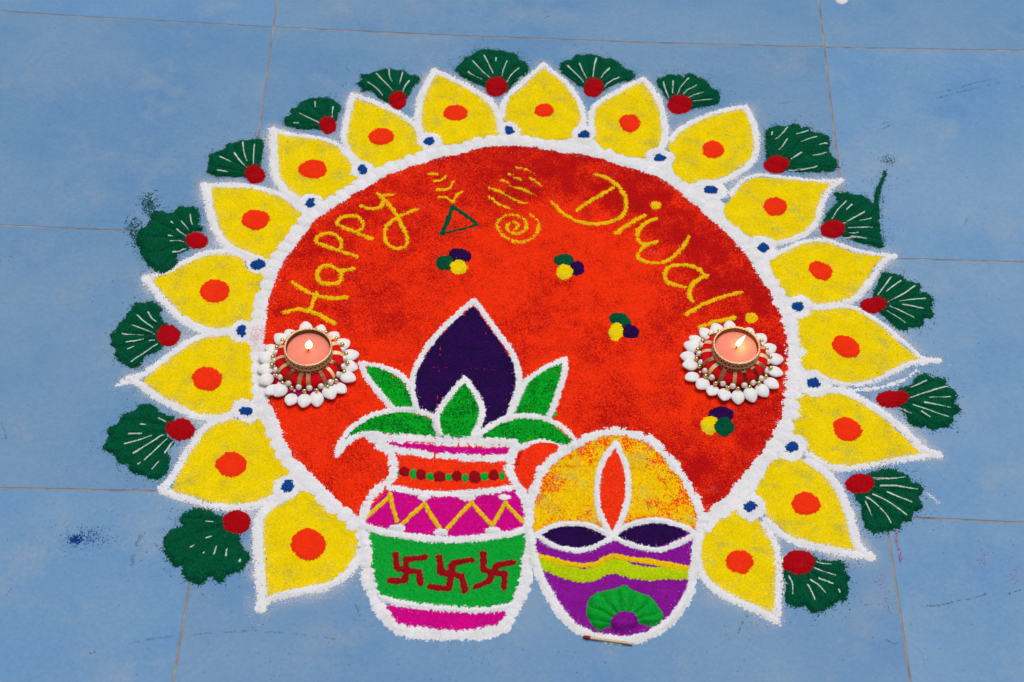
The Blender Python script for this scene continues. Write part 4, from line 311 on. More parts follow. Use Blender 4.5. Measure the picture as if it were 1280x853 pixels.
[2732.8,181.5],[2944.9,181.8],[3157.1,182]],[[-2527.5,16.7],[-2318.6,16.9],[-2109.6,17.1],[-1900.5,17.3],[-1691.3,17.5],[-1482,17.8],[-1272.6,18],[-1063.1,18.2],[-853.5,18.4],[-643.8,18.7],[-423.5,12.3],[-206.4,3.2],[-0.3,-2.2],
[199.9,-4.6],[398.7,-4],[600.2,-0.5],[809.1,6.2],[1030.8,16.6],[1248,20.7],[1458.8,20.9],[1669.6,21.1],[1880.5,21.3],[2091.5,21.5],[2302.6,21.8],[2513.8,22],[2725.1,22.2],[2936.6,22.4],[3148.1,22.7]],[[-2518.9,-140.7],[-2310.6,
-140.5],[-2102.3,-140.3],[-1893.8,-140.1],[-1685.2,-140],[-1476.6,-139.8],[-1267.8,-139.6],[-1059,-139.4],[-850,-139.2],[-641,-139],[-421,-143.2],[-204.2,-149.2],[1,-152.8],[200.3,-154.3],[398,-153.9],[598.7,-151.5],[806.9,-147],
[1028.6,-139.9],[1245,-137.4],[1455.1,-137.2],[1665.2,-137],[1875.5,-136.8],[2085.9,-136.6],[2296.3,-136.5],[2506.9,-136.3],[2717.5,-136.1],[2928.3,-135.9],[3139.2,-135.7]],[[-2510.3,-297.1],[-2302.7,-296.9],[-2095,-296.8],
[-1887.1,-296.6],[-1679.2,-296.5],[-1471.2,-296.3],[-1263.1,-296.2],[-1054.9,-296.1],[-846.6,-295.9],[-638.2,-295.8],[-420.2,-297.3],[-203.1,-300],[1.8,-301.6],[200.5,-302.2],[397.7,-302],[597.9,-300.8],[806.1,-298.7],[1028.5,
-295.3],[1242,-294.5],[1451.4,-294.3],[1660.9,-294.2],[1870.6,-294],[2080.3,-293.9],[2290.1,-293.7],[2500,-293.6],[2710,-293.4],[2920.1,-293.3],[3130.3,-293.1]],[[-2501.8,-452.5],[-2294.8,-452.4],[-2087.7,-452.3],[-1880.5,-452.2],
[-1673.2,-452.1],[-1465.9,-452],[-1258.4,-451.8],[-1050.8,-451.7],[-843.1,-451.6],[-635.4,-451.5],[-421.5,-451.1],[-203.3,-450.3],[1.9,-449.7],[200.5,-449.4],[397.6,-449.3],[597.9,-449.5],[806.7,-449.9],[1030.4,-450.7],[1239,
-450.5],[1447.8,-450.4],[1656.7,-450.3],[1865.6,-450.2],[2074.7,-450.1],[2283.9,-450],[2493.1,-449.9],[2702.5,-449.8],[2911.9,-449.7],[3121.5,-449.6]],[[-2493.3,-607],[-2286.9,-606.9],[-2080.5,-606.8],[-1873.9,-606.8],[-1667.3,
-606.7],[-1460.5,-606.6],[-1253.7,-606.5],[-1046.8,-606.5],[-839.7,-606.4],[-632.6,-606.3],[-425.3,-606.3],[-205.1,-601.2],[1.2,-598.2],[200.4,-596.9],[398,-597],[599,-598.7],[809.2,-602.1],[1028.1,-605.8],[1236.1,-605.7],[1444.2,
-605.6],[1652.4,-605.5],[1860.7,-605.5],[2069.2,-605.4],[2277.7,-605.3],[2486.3,-605.3],[2695,-605.2],[2903.8,-605.1],[3112.7,-605]],[[-2484.9,-760.5],[-2279.1,-760.5],[-2073.3,-760.4],[-1867.4,-760.4],[-1661.4,-760.4],[-1455.3,
-760.3],[-1249,-760.3],[-1042.7,-760.3],[-836.3,-760.2],[-629.8,-760.2],[-423.2,-760.2],[-208.7,-754.6],[-0.5,-748.7],[200,-746.1],[398.8,-746.6],[601.3,-750.1],[814,-757.2],[1025.8,-759.9],[1233.1,-759.9],[1440.6,-759.8],[1648.2,
-759.8],[1855.9,-759.8],[2063.7,-759.7],[2271.5,-759.7],[2479.5,-759.7],[2687.6,-759.6],[2895.8,-759.6],[3104,-759.6]],[[-2476.5,-913.1],[-2271.4,-913.1],[-2066.2,-913.1],[-1860.9,-913.1],[-1655.5,-913.1],[-1450,-913.1],[-1244.4,
-913.1],[-1038.7,-913.1],[-832.9,-913.1],[-627.1,-913.1],[-421.1,-913.1],[-214.9,-913],[-3.4,-903.4],[199.4,-899.2],[400.2,-900.1],[605.2,-905.9],[816.8,-913.1],[1023.5,-913.1],[1230.2,-913.1],[1437.1,-913.1],[1644,-913.1],
[1851.1,-913.1],[2058.2,-913.1],[2265.4,-913.1],[2472.8,-913.1],[2680.2,-913.1],[2887.8,-913.1],[3095.4,-913.1]],[[-2468.2,-1064.8],[-2263.7,-1064.8],[-2059.1,-1064.9],[-1854.4,-1064.9],[-1649.7,-1064.9],[-1444.8,-1065],[-1239.8,
-1065],[-1034.8,-1065],[-829.6,-1065.1],[-624.3,-1065.1],[-419,-1065.2],[-213.5,-1065.2],[-8,-1065.2],[198.3,-1059.3],[402.4,-1060.6],[609.2,-1065.3],[815.2,-1065.4],[1021.2,-1065.4],[1227.3,-1065.5],[1433.5,-1065.5],[1639.8,
-1065.5],[1846.3,-1065.6],[2052.8,-1065.6],[2259.4,-1065.6],[2466.1,-1065.7],[2672.9,-1065.7],[2879.8,-1065.7],[3086.8,-1065.8]],[[-2459.9,-1215.5],[-2256,-1215.6],[-2052.1,-1215.7],[-1848,-1215.8],[-1643.9,-1215.8],[-1439.6,
-1215.9],[-1235.3,-1216],[-1030.8,-1216.1],[-826.3,-1216.1],[-621.6,-1216.2],[-416.9,-1216.3],[-212.1,-1216.3],[-7.1,-1216.4],[197.9,-1216.5],[403,-1216.6],[608.2,-1216.6],[813.5,-1216.7],[1018.9,-1216.8],[1224.4,-1216.8],[1430,
-1216.9],[1635.7,-1217],[1841.5,-1217.1],[2047.4,-1217.1],[2253.4,-1217.2],[2459.4,-1217.3],[2665.6,-1217.4],[2871.9,-1217.4],[3078.3,-1217.5]],[[-2451.7,-1365.4],[-2248.4,-1365.5],[-2045.1,-1365.6],[-1841.6,-1365.7],[-1638.1,
-1365.8],[-1434.4,-1365.9],[-1230.7,-1366],[-1026.9,-1366.1],[-823,-1366.3],[-618.9,-1366.4],[-414.8,-1366.5],[-210.6,-1366.6],[-6.3,-1366.7],[198.1,-1366.8],[402.6,-1366.9],[607.2,-1367],[811.9,-1367.1],[1016.7,-1367.2],[1221.5,
-1367.3],[1426.5,-1367.4],[1631.6,-1367.5],[1836.8,-1367.7],[2042,-1367.8],[2247.4,-1367.9],[2452.8,-1368],[2658.4,-1368.1],[2864,-1368.2],[3069.8,-1368.3]],[[-2443.5,-1514.4],[-2240.9,-1514.5],[-2038.1,-1514.6],[-1835.3,-1514.8],
[-1632.3,-1514.9],[-1429.3,-1515.1],[-1226.2,-1515.2],[-1023,-1515.3],[-819.7,-1515.5],[-616.3,-1515.6],[-412.7,-1515.8],[-209.2,-1515.9],[-5.5,-1516.1],[198.3,-1516.2],[402.2,-1516.3],[606.2,-1516.5],[810.3,-1516.6],[1014.4,
-1516.8],[1218.7,-1516.9],[1423,-1517.1],[1627.5,-1517.2],[1832,-1517.3],[2036.7,-1517.5],[2241.4,-1517.6],[2446.3,-1517.8],[2651.2,-1517.9],[2856.2,-1518],[3061.3,-1518.2]],[[-2435.4,-1662.4],[-2233.4,-1662.6],[-2031.2,-1662.8],
[-1829,-1663],[-1626.6,-1663.1],[-1424.2,-1663.3],[-1221.7,-1663.5],[-1019.1,-1663.7],[-816.4,-1663.8],[-613.6,-1664],[-410.7,-1664.2],[-207.7,-1664.4],[-4.6,-1664.5],[198.6,-1664.7],[401.8,-1664.9],[605.2,-1665.1],[808.6,
-1665.2],[1012.2,-1665.4],[1215.8,-1665.6],[1419.6,-1665.8],[1623.4,-1665.9],[1827.4,-1666.1],[2031.4,-1666.3],[2235.5,-1666.5],[2439.7,-1666.6],[2644,-1666.8],[2848.4,-1667],[3052.9,-1667.2]],[[-2427.3,-1809.6],[-2225.9,-1809.8],
[-2024.3,-1810],[-1822.7,-1810.2],[-1621,-1810.4],[-1419.2,-1810.7],[-1217.2,-1810.9],[-1015.2,-1811.1],[-813.1,-1811.3],[-610.9,-1811.5],[-408.7,-1811.7],[-206.3,-1811.9],[-3.8,-1812.1],[198.8,-1812.3],[401.4,-1812.5],[604.2,
-1812.7],[807,-1813],[1010,-1813.2],[1213,-1813.4],[1416.2,-1813.6],[1619.4,-1813.8],[1822.7,-1814],[2026.1,-1814.2],[2229.6,-1814.4],[2433.2,-1814.6],[2636.9,-1814.8],[2840.7,-1815.1],[3044.6,-1815.3]],[[-2419.3,-1955.9],
[-2218.5,-1956.2],[-2017.5,-1956.4],[-1816.5,-1956.6],[-1615.3,-1956.9],[-1414.1,-1957.1],[-1212.8,-1957.4],[-1011.4,-1957.6],[-809.9,-1957.9],[-608.3,-1958.1],[-406.6,-1958.3],[-204.8,-1958.6],[-3,-1958.8],[199,-1959.1],[401.1,
-1959.3],[603.2,-1959.6],[805.5,-1959.8],[1007.8,-1960],[1210.2,-1960.3],[1412.7,-1960.5],[1615.4,-1960.8],[1818.1,-1961],[2020.9,-1961.3],[2223.8,-1961.5],[2426.8,-1961.7],[2629.9,-1962],[2833,-1962.2],[3036.3,-1962.5]],
[[-2411.3,-2101.4],[-2211.1,-2101.6],[-2010.7,-2101.9],[-1810.3,-2102.2],[-1609.7,-2102.5],[-1409.1,-2102.7],[-1208.4,-2103],[-1007.6,-2103.3],[-806.7,-2103.6],[-605.7,-2103.8],[-404.6,-2104.1],[-203.4,-2104.4],[-2.2,-2104.7],
[199.2,-2104.9],[400.7,-2105.2],[602.2,-2105.5],[803.9,-2105.8],[1005.6,-2106],[1207.4,-2106.3],[1409.4,-2106.6],[1611.4,-2106.9],[1813.5,-2107.1],[2015.7,-2107.4],[2218,-2107.7],[2420.4,-2108],[2622.8,-2108.3],[2825.4,-2108.5],
[3028.1,-2108.8]],[[-2403.4,-2245.9],[-2203.7,-2246.3],[-2004,-2246.6],[-1804.1,-2246.9],[-1604.2,-2247.2],[-1404.1,-2247.5],[-1204,-2247.8],[-1003.8,-2248.1],[-803.5,-2248.4],[-603.1,-2248.7],[-402.6,-2249],[-202,-2249.3],[-1.3,
-2249.6],[199.4,-2249.9],[400.3,-2250.2],[601.2,-2250.6],[802.3,-2250.9],[1003.4,-2251.2],[1204.7,-2251.5],[1406,-2251.8],[1607.4,-2252.1],[1808.9,-2252.4],[2010.5,-2252.7],[2212.2,-2253],[2414,-2253.3],[2615.9,-2253.6],[2817.8,
-2254],[3019.9,-2254.3]],[[-2395.5,-2389.7],[-2196.4,-2390],[-1997.3,-2390.4],[-1798,-2390.7],[-1598.6,-2391],[-1399.2,-2391.4],[-1199.7,-2391.7],[-1000,-2392.1],[-800.3,-2392.4],[-600.5,-2392.7],[-400.6,-2393.1],[-200.6,-2393.4],
[-0.5,-2393.7],[199.7,-2394.1],[399.9,-2394.4],[600.3,-2394.8],[800.7,-2395.1],[1001.3,-2395.4],[1201.9,-2395.8],[1402.6,-2396.1],[1603.4,-2396.5],[1804.4,-2396.8],[2005.4,-2397.2],[2206.5,-2397.5],[2407.6,-2397.8],[2608.9,
-2398.2],[2810.3,-2398.5],[3011.8,-2398.9]]],'dark':[[41.7,-385.3,21.5,0.5],[62.7,-324.5,26.9,0.5],[90.3,-281.8,30.8,0.55],[127.1,-242.7,30.8,0.55],[185.6,-207,30.8,0.5],[246.2,-192.8,34.6,0.6],[311.6,-189.4,38.5,0.8],[360.4,
-209.2,38.5,0.8],[408.5,-234.1,38.5,0.8],[442.7,-280.4,46.2,0.75],[472,-325.4,46.2,0.8],[499.6,-378.8,38.5,0.75],[513.4,-430.8,26.9,0.8],[507.7,-477.2,30.8,0.7],[489.9,-522.4,26.9,0.7],[458.3,-566.7,30.8,0.75],[433.7,-559.2,26.9,
0.6],[420.2,-538.3,23.1,0.45],[384.7,-518.1,21.5,0.5],[355.8,-508.7,19.2,0.5],[426.8,-377.3,19.2,0.45],[106.1,-382.3,38.5,0.3],[157.5,-350.3,34.6,0.3],[201.5,-297.3,23.1,0.3],[170.2,-298.8,26.9,0.3],[145.9,-409.5,30.8,0.25],[312,
-430.4,30.8,0.25],[266.5,-404,23.1,0.25],[271.3,-230.1,38.5,0.5],[200.2,-265.9,30.8,0.2],[104.4,-585.3,23.1,0.25],[126.1,-546.3,19.2,0.2],[303.8,-281.9,42.3,-0.4],[374.4,-319.9,42.3,-0.4],[342.7,-361.5,38.5,-0.3],[248.9,-305.4,
34.6,-0.3],[127.4,-466.4,34.6,-0.35],[212.5,-377.4,30.8,-0.25],[312.1,-467.5,34.6,-0.3],[401,-463.6,34.6,-0.25],[96.1,-530.2,30.8,-0.2],[249.9,-346,30.8,-0.2],[94.5,-333.2,15.4,-0.2]]}


# ------------------------------------------------------------------ materials
def lin(c):
    return tuple(((v/255)/12.92 if v/255 <= 0.04045 else (((v/255)+0.055)/1.055)**2.4) for v in c)
def gain(c, k=1.0): return tuple(min(0.95, v*k) for v in lin(c)) + (1.0,)

def nodes(name):
    m = bpy.data.materials.new(name); m.use_nodes = True
    nt = m.node_tree; nt.nodes.clear()
    out = nt.nodes.new('ShaderNodeOutputMaterial'); b = nt.nodes.new('ShaderNodeBsdfPrincipled')
    nt.links.new(b.outputs[0], out.inputs['Surface'])
    return m, nt, b
def N(nt, t, **kw):
    n = nt.nodes.new(t)
    for k, v in kw.items(): setattr(n, k, v)
    return n
def math_n(nt, op, a, b=None, clamp=False):
    n = nt.nodes.new('ShaderNodeMath'); n.operation = op; n.use_clamp = clamp
    for i, v in enumerate((a, b)):
        if v is None: continue
        if isinstance(v, (int, float)): n.inputs[i].default_value = v
        else: nt.links.new(v, n.inputs[i])
    return n.outputs[0]
def mixc(nt, f, a, b, mode='MIX'):
    n = nt.nodes.new('ShaderNodeMix'); n.data_type = 'RGBA'; n.blend_type = mode
    for s, v in ((n.inputs[0], f), (n.inputs[6], a), (n.inputs[7], b)):
        if isinstance(v, (int, float)): s.default_value = v
        elif isinstance(v, tuple): s.default_value = v
        else: nt.links.new(v, s)
    return n.outputs[2]

def powder_mat(name, c, jit=0.28, second=None, attr=None, patch=None, speck=None, bump=0.5, scale=1150, rj=1.0, pt=(0.54, 0.72, 0.6), sm=(0.3, 0.7)):
    """loose coloured powder: every grain a little lighter or darker, tiny relief"""
    m, nt, b = nodes(name)
    g = N(nt, 'ShaderNodeNewGeometry')
    v = N(nt, 'ShaderNodeTexVoronoi'); v.inputs['Scale'].default_value = scale
    nt.links.new(g.outputs['Position'], v.inputs['Vector'])
    sep = N(nt, 'ShaderNodeSeparateColor'); nt.links.new(v.outputs['Color'], sep.inputs[0])
    nz = N(nt, 'ShaderNodeTexNoise'); nz.inputs['Scale'].default_value = 55; nz.inputs['Detail'].default_value = 4
    nt.links.new(g.outputs['Position'], nz.inputs['Vector'])
    col = c
    if second is not None:
        if attr:
            a = N(nt, 'ShaderNodeAttribute'); a.attribute_name = attr; fac = a.outputs['Fac']
        else:
            fac = math_n(nt, 'MULTIPLY_ADD', nz.outputs['Fac'], 1.6); nt.nodes[-1].inputs[2].default_value = -0.45
        # grain by grain choice between the two powders
        r = math_n(nt, 'MULTIPLY', math_n(nt, 'SUBTRACT', sep.outputs['Green'], 0.5), rj)
        f = math_n(nt, 'ADD', fac, r)
        mr = N(nt, 'ShaderNodeMapRange'); mr.interpolation_type = 'SMOOTHSTEP'
        mr.inputs['From Min'].default_value = sm[0]; mr.inputs['From Max'].default_value = sm[1]
        nt.links.new(f, mr.inputs['Value'])
        col = mixc(nt, mr.outputs[0], c, second)
    if patch is not None:      # thinly strewn spots where the tile tints the powder
        n2 = N(nt, 'ShaderNodeTexNoise'); n2.inputs['Scale'].default_value = 48; n2.inputs['Detail'].default_value = 4; n2.inputs['Roughness'].default_value = 0.6
        nt.links.new(g.outputs['Position'], n2.inputs['Vector'])
        f = math_n(nt, 'ADD', n2.outputs['Fac'], math_n(nt, 'MULTIPLY', math_n(nt, 'SUBTRACT', sep.outputs['Blue'], 0.5), 0.16))
        mr = N(nt, 'ShaderNodeMapRange'); mr.inputs['From Min'].default_value = pt[0]; mr.inputs['From Max'].default_value = pt[1]; mr.inputs['To Max'].default_value = pt[2]
        nt.links.new(f, mr.inputs['Value'])
        col = mixc(nt, mr.outputs[0], col, patch)
    if speck is not None:      # a few foreign grains
        col = mixc(nt, math_n(nt, 'MULTIPLY', math_n(nt, 'GREATER_THAN', sep.outputs['Blue'], 0.993), 0.4), col, speck)
    val = N(nt, 'ShaderNodeMapRange'); val.inputs['To Min'].default_value = 1-jit; val.inputs['To Max'].default_value = 1+jit
    nt.links.new(sep.outputs['Red'], val.inputs['Value'])
    lo = N(nt, 'ShaderNodeMapRange'); lo.inputs['From Min'].default_value = 0.3; lo.inputs['From Max'].default_value = 0.7; lo.inputs['To Min'].default_value = 0.93; lo.inputs['To Max'].default_value = 1.06
    nt.links.new(nz.outputs['Fac'], lo.inputs['Value'])
    k = math_n(nt, 'MULTIPLY', val.outputs[0], lo.outputs[0])
    comb = N(nt, 'ShaderNodeCombineColor')
    for i in range(3): nt.links.new(k, comb.inputs[i])
    col = mixc(nt, 1.0, col, comb.outputs[0], 'MULTIPLY')
    nt.links.new(col, b.inputs['Base Color'])
    b.inputs['Roughness'].default_value = 0.95; b.inputs['Specular IOR Level'].default_value = 0.08
    bp = N(nt, 'ShaderNodeBump'); bp.inputs['Strength'].default_value = bump; bp.inputs['Distance'].default_value = 0.0005
    nt.links.new(sep.outputs['Green'], bp.inputs['Height']); nt.links.new(bp.outputs[0], b.inputs['Normal'])
    return m

K = 1.18
PM = {
 'white':  powder_mat('white_powder', (0.82, 0.82, 0.86, 1), 0.07, bump=0.22, speck=(0.45, 0.45, 0.5, 1)),
 'cream':  powder_mat('cream_powder', (0.78, 0.76, 0.66, 1), 0.10, bump=0.35),
 'yellow': powder_mat('yellow_powder', gain((229, 200, 2), K), 0.12, patch=gain((160, 160, 70), K), speck=gain((120, 90, 20))),
 'gold':   powder_mat('letter_yellow_powder', gain((224, 180, 8), K), 0.2, speck=gain((225, 70, 10))),
 'orange': powder_mat('orange_powder', gain((250, 48, 14), K), 0.10),
 'red':    powder_mat('red_powder', gain((240, 46, 8), K), 0.20, second=gain((172, 11, 12), K), attr='mix', rj=0.9, sm=(0.12, 0.88), patch=gain((150, 100, 110), K), pt=(0.70, 0.80, 0.55)),
 'flame':  powder_mat('flame_orange_powder', gain((232, 48, 14), K), 0.2, speck=gain((225, 150, 10))),
 'maroon': powder_mat('maroon_powder', gain((160, 4, 16), K), 0.22),
 'dkred':  powder_mat('dark_red_powder', gain((140, 10, 22), K), 0.25),
 'green':  powder_mat('dark_green_powder', gain((0, 80, 53), K), 0.30, second=gain((0, 62, 42), K)),
 'lime':   powder_mat('leaf_green_powder', gain((4, 160, 30), K), 0.25, second=gain((2, 84, 26), K)),
 'potgreen': powder_mat('pot_green_powder', gain((12, 158, 48), K), 0.2, second=gain((8, 140, 48), K)),
 'stripe': powder_mat('lime_stripe_powder', gain((172, 196, 8), K), 0.2),
 'blue':   powder_mat('blue_powder', gain((12, 62, 132), K), 0.2),
 'magenta': powder_mat('magenta_powder', gain((196, 4, 128), K), 0.2),
 'purple': powder_mat('purple_powder', gain((128, 18, 140), K), 0.25),
 'violet': powder_mat('dark_violet_powder', gain((30, 8, 62), K), 0.35, second=gain((44, 6, 72), K)),
 'halo':   powder_mat('yellow_orange_powder', gain((230, 188, 4), K), 0.14, second=gain((246, 66, 10), K), attr='mix', patch=gain((165, 165, 90), K), scale=900, rj=1.1),
 'vein':   powder_mat('pale_scratch_powder', (0.58, 0.70, 0.67, 1), 0.2),
 'dirt':   powder_mat('dark_dirt', (0.07, 0.075, 0.085, 1), 0.4),
 'earth':  powder_mat('brown_dust', (0.16, 0.12, 0.08, 1), 0.3),
 'pink':   powder_mat('pink_powder', gain((190, 60, 130), 1), 0.3),
}

def tile_mat():
    m, nt, b = nodes('blue_floor_tile')
    g = N(nt, 'ShaderNodeNewGeometry'); oi = N(nt, 'ShaderNodeObjectInfo')
    off = N(nt, 'ShaderNodeVectorMath', operation='MULTIPLY_ADD')
    cv = N(nt, 'ShaderNodeCombineXYZ')
    for i in range(3): nt.links.new(oi.outputs['Random'], cv.inputs[i])
    nt.links.new(cv.outputs[0], off.inputs[0]); off.inputs[1].default_value = (9, 7, 5); nt.links.new(g.outputs['Position'], off.inputs[2])
    def nz(s, d, r=0.55):
        n = N(nt, 'ShaderNodeTexNoise'); n.inputs['Scale'].default_value = s; n.inputs['Detail'].default_value = d; n.inputs['Roughness'].default_value = r
        nt.links.new(off.outputs[0], n.inputs['Vector']); return n.outputs['Fac']
    big, mid, fine = nz(6.5, 6, 0.6), nz(34, 6, 0.65), nz(260, 6, 0.8)
    r1 = N(nt, 'ShaderNodeMapRange'); r1.inputs['From Min'].default_value = 0.30; r1.inputs['From Max'].default_value = 0.70; nt.links.new(big, r1.inputs['Value'])
    c = mixc(nt, r1.outputs[0], TILE_A, TILE_B)
    r2 = N(nt, 'ShaderNodeMapRange'); r2.inputs['From Min'].default_value = 0.35; r2.inputs['From Max'].default_value = 0.68; r2.inputs['To Max'].default_value = 0.6; nt.links.new(mid, r2.inputs['Value'])
    c = mixc(nt, r2.outputs[0], c, TILE_C)
    r4 = N(nt, 'ShaderNodeMapRange'); r4.inputs['From Min'].default_value = 0.52; r4.inputs['From Max'].default_value = 0.74; r4.inputs['To Max'].default_value = 0.5; nt.links.new(nz(17, 6, 0.7), r4.inputs['Value'])
    c = mixc(nt, r4.outputs[0], c, TILE_D)
    k = N(nt, 'ShaderNodeMapRange'); k.inputs['To Min'].default_value = 0.74; k.inputs['To Max'].default_value = 1.26; nt.links.new(fine, k.inputs['Value'])
    cc = N(nt, 'ShaderNodeCombineColor')
    for i in range(3): nt.links.new(k.outputs[0], cc.inputs[i])
    c = mixc(nt, 1.0, c, cc.outputs[0], 'MULTIPLY')
    tv = N(nt, 'ShaderNodeMapRange'); tv.inputs['To Min'].default_value = 0.95; tv.inputs['To Max'].default_value = 1.06; nt.links.new(oi.outputs['Random'], tv.inputs['Value'])
    c2 = N(nt, 'ShaderNodeCombineColor')
    for i in range(3): nt.links.new(tv.outputs[0], c2.inputs[i])
    c = mixc(nt, 1.0, c, c2.outputs[0], 'MULTIPLY')
    nt.links.new(c, b.inputs['Base Color'])
    rr = N(nt, 'ShaderNodeMapRange'); rr.inputs['To Min'].default_value = 0.42; rr.inputs['To Max'].default_value = 0.62; nt.links.new(mid, rr.inputs['Value'])
    nt.links.new(rr.outputs[0], b.inputs['Roughness']); b.inputs['Specular IOR Level'].default_value = 0.3
    bp = N(nt, 'ShaderNodeBump'); bp.inputs['Strength'].default_value = 0.12; bp.inputs['Distance'].default_value = 0.0006
    nt.links.new(mid, bp.inputs['Height']); nt.links.new(bp.outputs[0], b.inputs['Normal'])
    return m
TILE_A = gain((84, 136, 188), 1.04); TILE_B = gain((120, 156, 188), 1.04); TILE_C = gain((102, 147, 192), 1.04); TILE_D = gain((148, 162, 178), 1.04)
TILE = tile_mat()

def simple_mat(name, c, rough=0.5, metal=0.0, spec=0.5, vary=0.0, vscale=300, bump=0.0, sss=0.0, coat=0.0):
    m, nt, b = nodes(name)
    b.inputs['Base Color'].default_value = c; b.inputs['Roughness'].default_value = rough
    b.inputs['Metallic'].default_value = metal; b.inputs['Specular IOR Level'].default_value = spec
    b.inputs['Coat Weight'].default_value = coat
    if sss: b.inputs['Subsurface Weight'].default_value = sss; b.inputs['Subsurface Radius'].default_value = (0.006, 0.003, 0.002); b.inputs['Subsurface Scale'].default_value = 1.0
    if vary or bump:
        t = N(nt, 'ShaderNodeTexCoord'); n = N(nt, 'ShaderNodeTexNoise'); n.inputs['Scale'].default_value = vscale; n.inputs['Detail'].default_value = 4
        nt.links.new(t.outputs['Object'], n.inputs['Vector'])
        k = N(nt, 'ShaderNodeMapRange'); k.inputs['From Min'].default_value = 0.25; k.inputs['From Max'].default_value = 0.75; k.inputs['To Min'].default_value = 1-vary; k.inputs['To Max'].default_value = 1+vary
        nt.links.new(n.outputs['Fac'], k.inputs['Value'])
        cc = N(nt, 'ShaderNodeCombineColor')
        for i in range(3): nt.links.new(k.outputs[0], cc.inputs[i])
        nt.links.new(mixc(nt, 1.0, c, cc.outputs[0], 'MULTIPLY'), b.inputs['Base Color'])
        if bump:
            bp = N(nt, 'ShaderNodeBump'); bp.inputs['Strength'].default_value = bump; bp.inputs['Distance'].default_value = 0.0005
            nt.links.new(n.outputs['Fac'], bp.inputs['Height']); nt.links.new(bp.outputs[0], b.inputs['Normal'])
    return m
GROUT = simple_mat('grout', (0.33, 0.26, 0.21, 1), 0.9, vary=0.55, vscale=45, bump=0.3)
SHELL = simple_mat('cowrie_shell', (0.90, 0.90, 0.92, 1), 0.42, spec=0.4, vary=0.05, vscale=90)
PEARL = simple_mat('pearl', (0.88, 0.86, 0.82, 1), 0.12, spec=0.7, coat=0.6)
GOLD = simple_mat('gold_bead', (0.83, 0.62, 0.22, 1), 0.2, metal=1.0)
CUPG = simple_mat('antique_gold', (0.80, 0.54, 0.30, 1), 0.36, metal=0.6, vary=0.3, vscale=500)
CUPD = simple_mat('cup_inner_brown', (0.10, 0.055, 0.03, 1), 0.5, metal=0.5)
FABRIC = simple_mat('red_felt', (0.80, 0.006, 0.014, 1), 0.95, spec=0.1, vary=0.3, vscale=900, bump=0.5)
PINKF = simple_mat('pink_felt', (0.75, 0.01, 0.22, 1), 0.95, spec=0.1, vary=0.25, vscale=900, bump=0.5)
RIBBON = simple_mat('gold_ribbon', (1.0, 0.80, 0.36, 1), 0.38, spec=1.0, coat=0.0, metal=0.0, vary=0.12, vscale=700)
WAX = simple_mat('pink_wax', (0.90, 0.25, 0.175, 1), 0.55, spec=0.35, sss=0.35, vary=0.03, vscale=120, bump=0.05)
WICK = simple_mat('burnt_wick', (0.02, 0.012, 0.01, 1), 0.9, spec=0.1)
WOOD = simple_mat('match_wood', (0.72, 0.53, 0.32, 1), 0.75, spec=0.2, vary=0.15, vscale=500)
MHEAD = simple_mat('match_head', (0.33, 0.012, 0.02, 1), 0.7, spec=0.3, vary=0.2, vscale=900, bump=0.4)
def flame_mat():
    m = bpy.data.materials.new('candle_flame'); m.use_nodes = True; nt = m.node_tree; nt.nodes.clear()
    o = N(nt, 'ShaderNodeOutputMaterial'); e = N(nt, 'ShaderNodeEmission')
    t = N(nt, 'ShaderNodeTexCoord'); s = N(nt, 'ShaderNodeSeparateXYZ'); nt.links.new(t.outputs['Generated'], s.inputs[0])
    r = N(nt, 'ShaderNodeValToRGB'); r.color_ramp.elements[0].color = (1.0, 0.42, 0.10, 1); r.color_ramp.elements[1].color = (1.0, 0.86, 0.60, 1)
    r.color_ramp.elements[0].position = 0.02; r.color_ramp.elements[1].position = 0.35
    nt.links.new(s.outputs['Z'], r.inputs[0]); nt.links.new(r.outputs[0], e.inputs['Color']); e.inputs['Strength'].default_value = 3.0
    nt.links.new(e.outputs[0], o.inputs['Surface']); return m
FLAME = flame_mat()

# ------------------------------------------------------------------ scene helpers
def mark(o, label=None, cat=None, group=None, kind=None):
    if label: o['label'] = label
    if cat: o['category'] = cat
    if group: o['group'] = group
    if kind: o['kind'] = kind
    return o
def thing(name, c, label, cat, group=None):
    """Empty standing on the floor at c (mm)"""
    o = bpy.data.objects.new(name, None); COL.objects.link(o)
    o.location = (c[0]*MM, c[1]*MM, 0); o.empty_display_size = 0.01
    return mark(o, label, cat, group)
def link(name, me, parent=None, mat=None, loc=None):
    if mat is not None and not me.materials: me.materials.append(mat)
    o = bpy.data.objects.new(name, me); COL.objects.link(o)
    if parent is not None: o.parent = parent
    if loc is not None: o.location = loc
    return o
def np_mesh(name, V, quads, tris, smooth=True, attr=None):
    me = bpy.data.meshes.new(name)
    nq, nt_ = len(quads), len(tris)
    me.vertices.add(len(V)); me.vertices.foreach_set('co', np.ascontiguousarray(V, np.float32).ravel())
    loops = np.concatenate([np.asarray(quads, np.int32).ravel(), np.asarray(tris, np.int32).ravel()])
    me.loops.add(len(loops)); me.loops.foreach_set('vertex_index', loops)
    me.polygons.add(nq+nt_)
    st = np.concatenate([np.arange(nq)*4, nq*4+np.arange(nt_)*3]).astype(np.int32)
    me.polygons.foreach_set('loop_start', st)
    sm = np.zeros(nq+nt_, bool); sm[:nq] = smooth
    me.polygons.foreach_set('use_smooth', sm)
    if attr is not None:
        a = me.attributes.new('mix', 'FLOAT', 'POINT'); a.data.foreach_set('value', attr.astype(np.float32))
    me.update(calc_edges=True); me.validate()
    return me

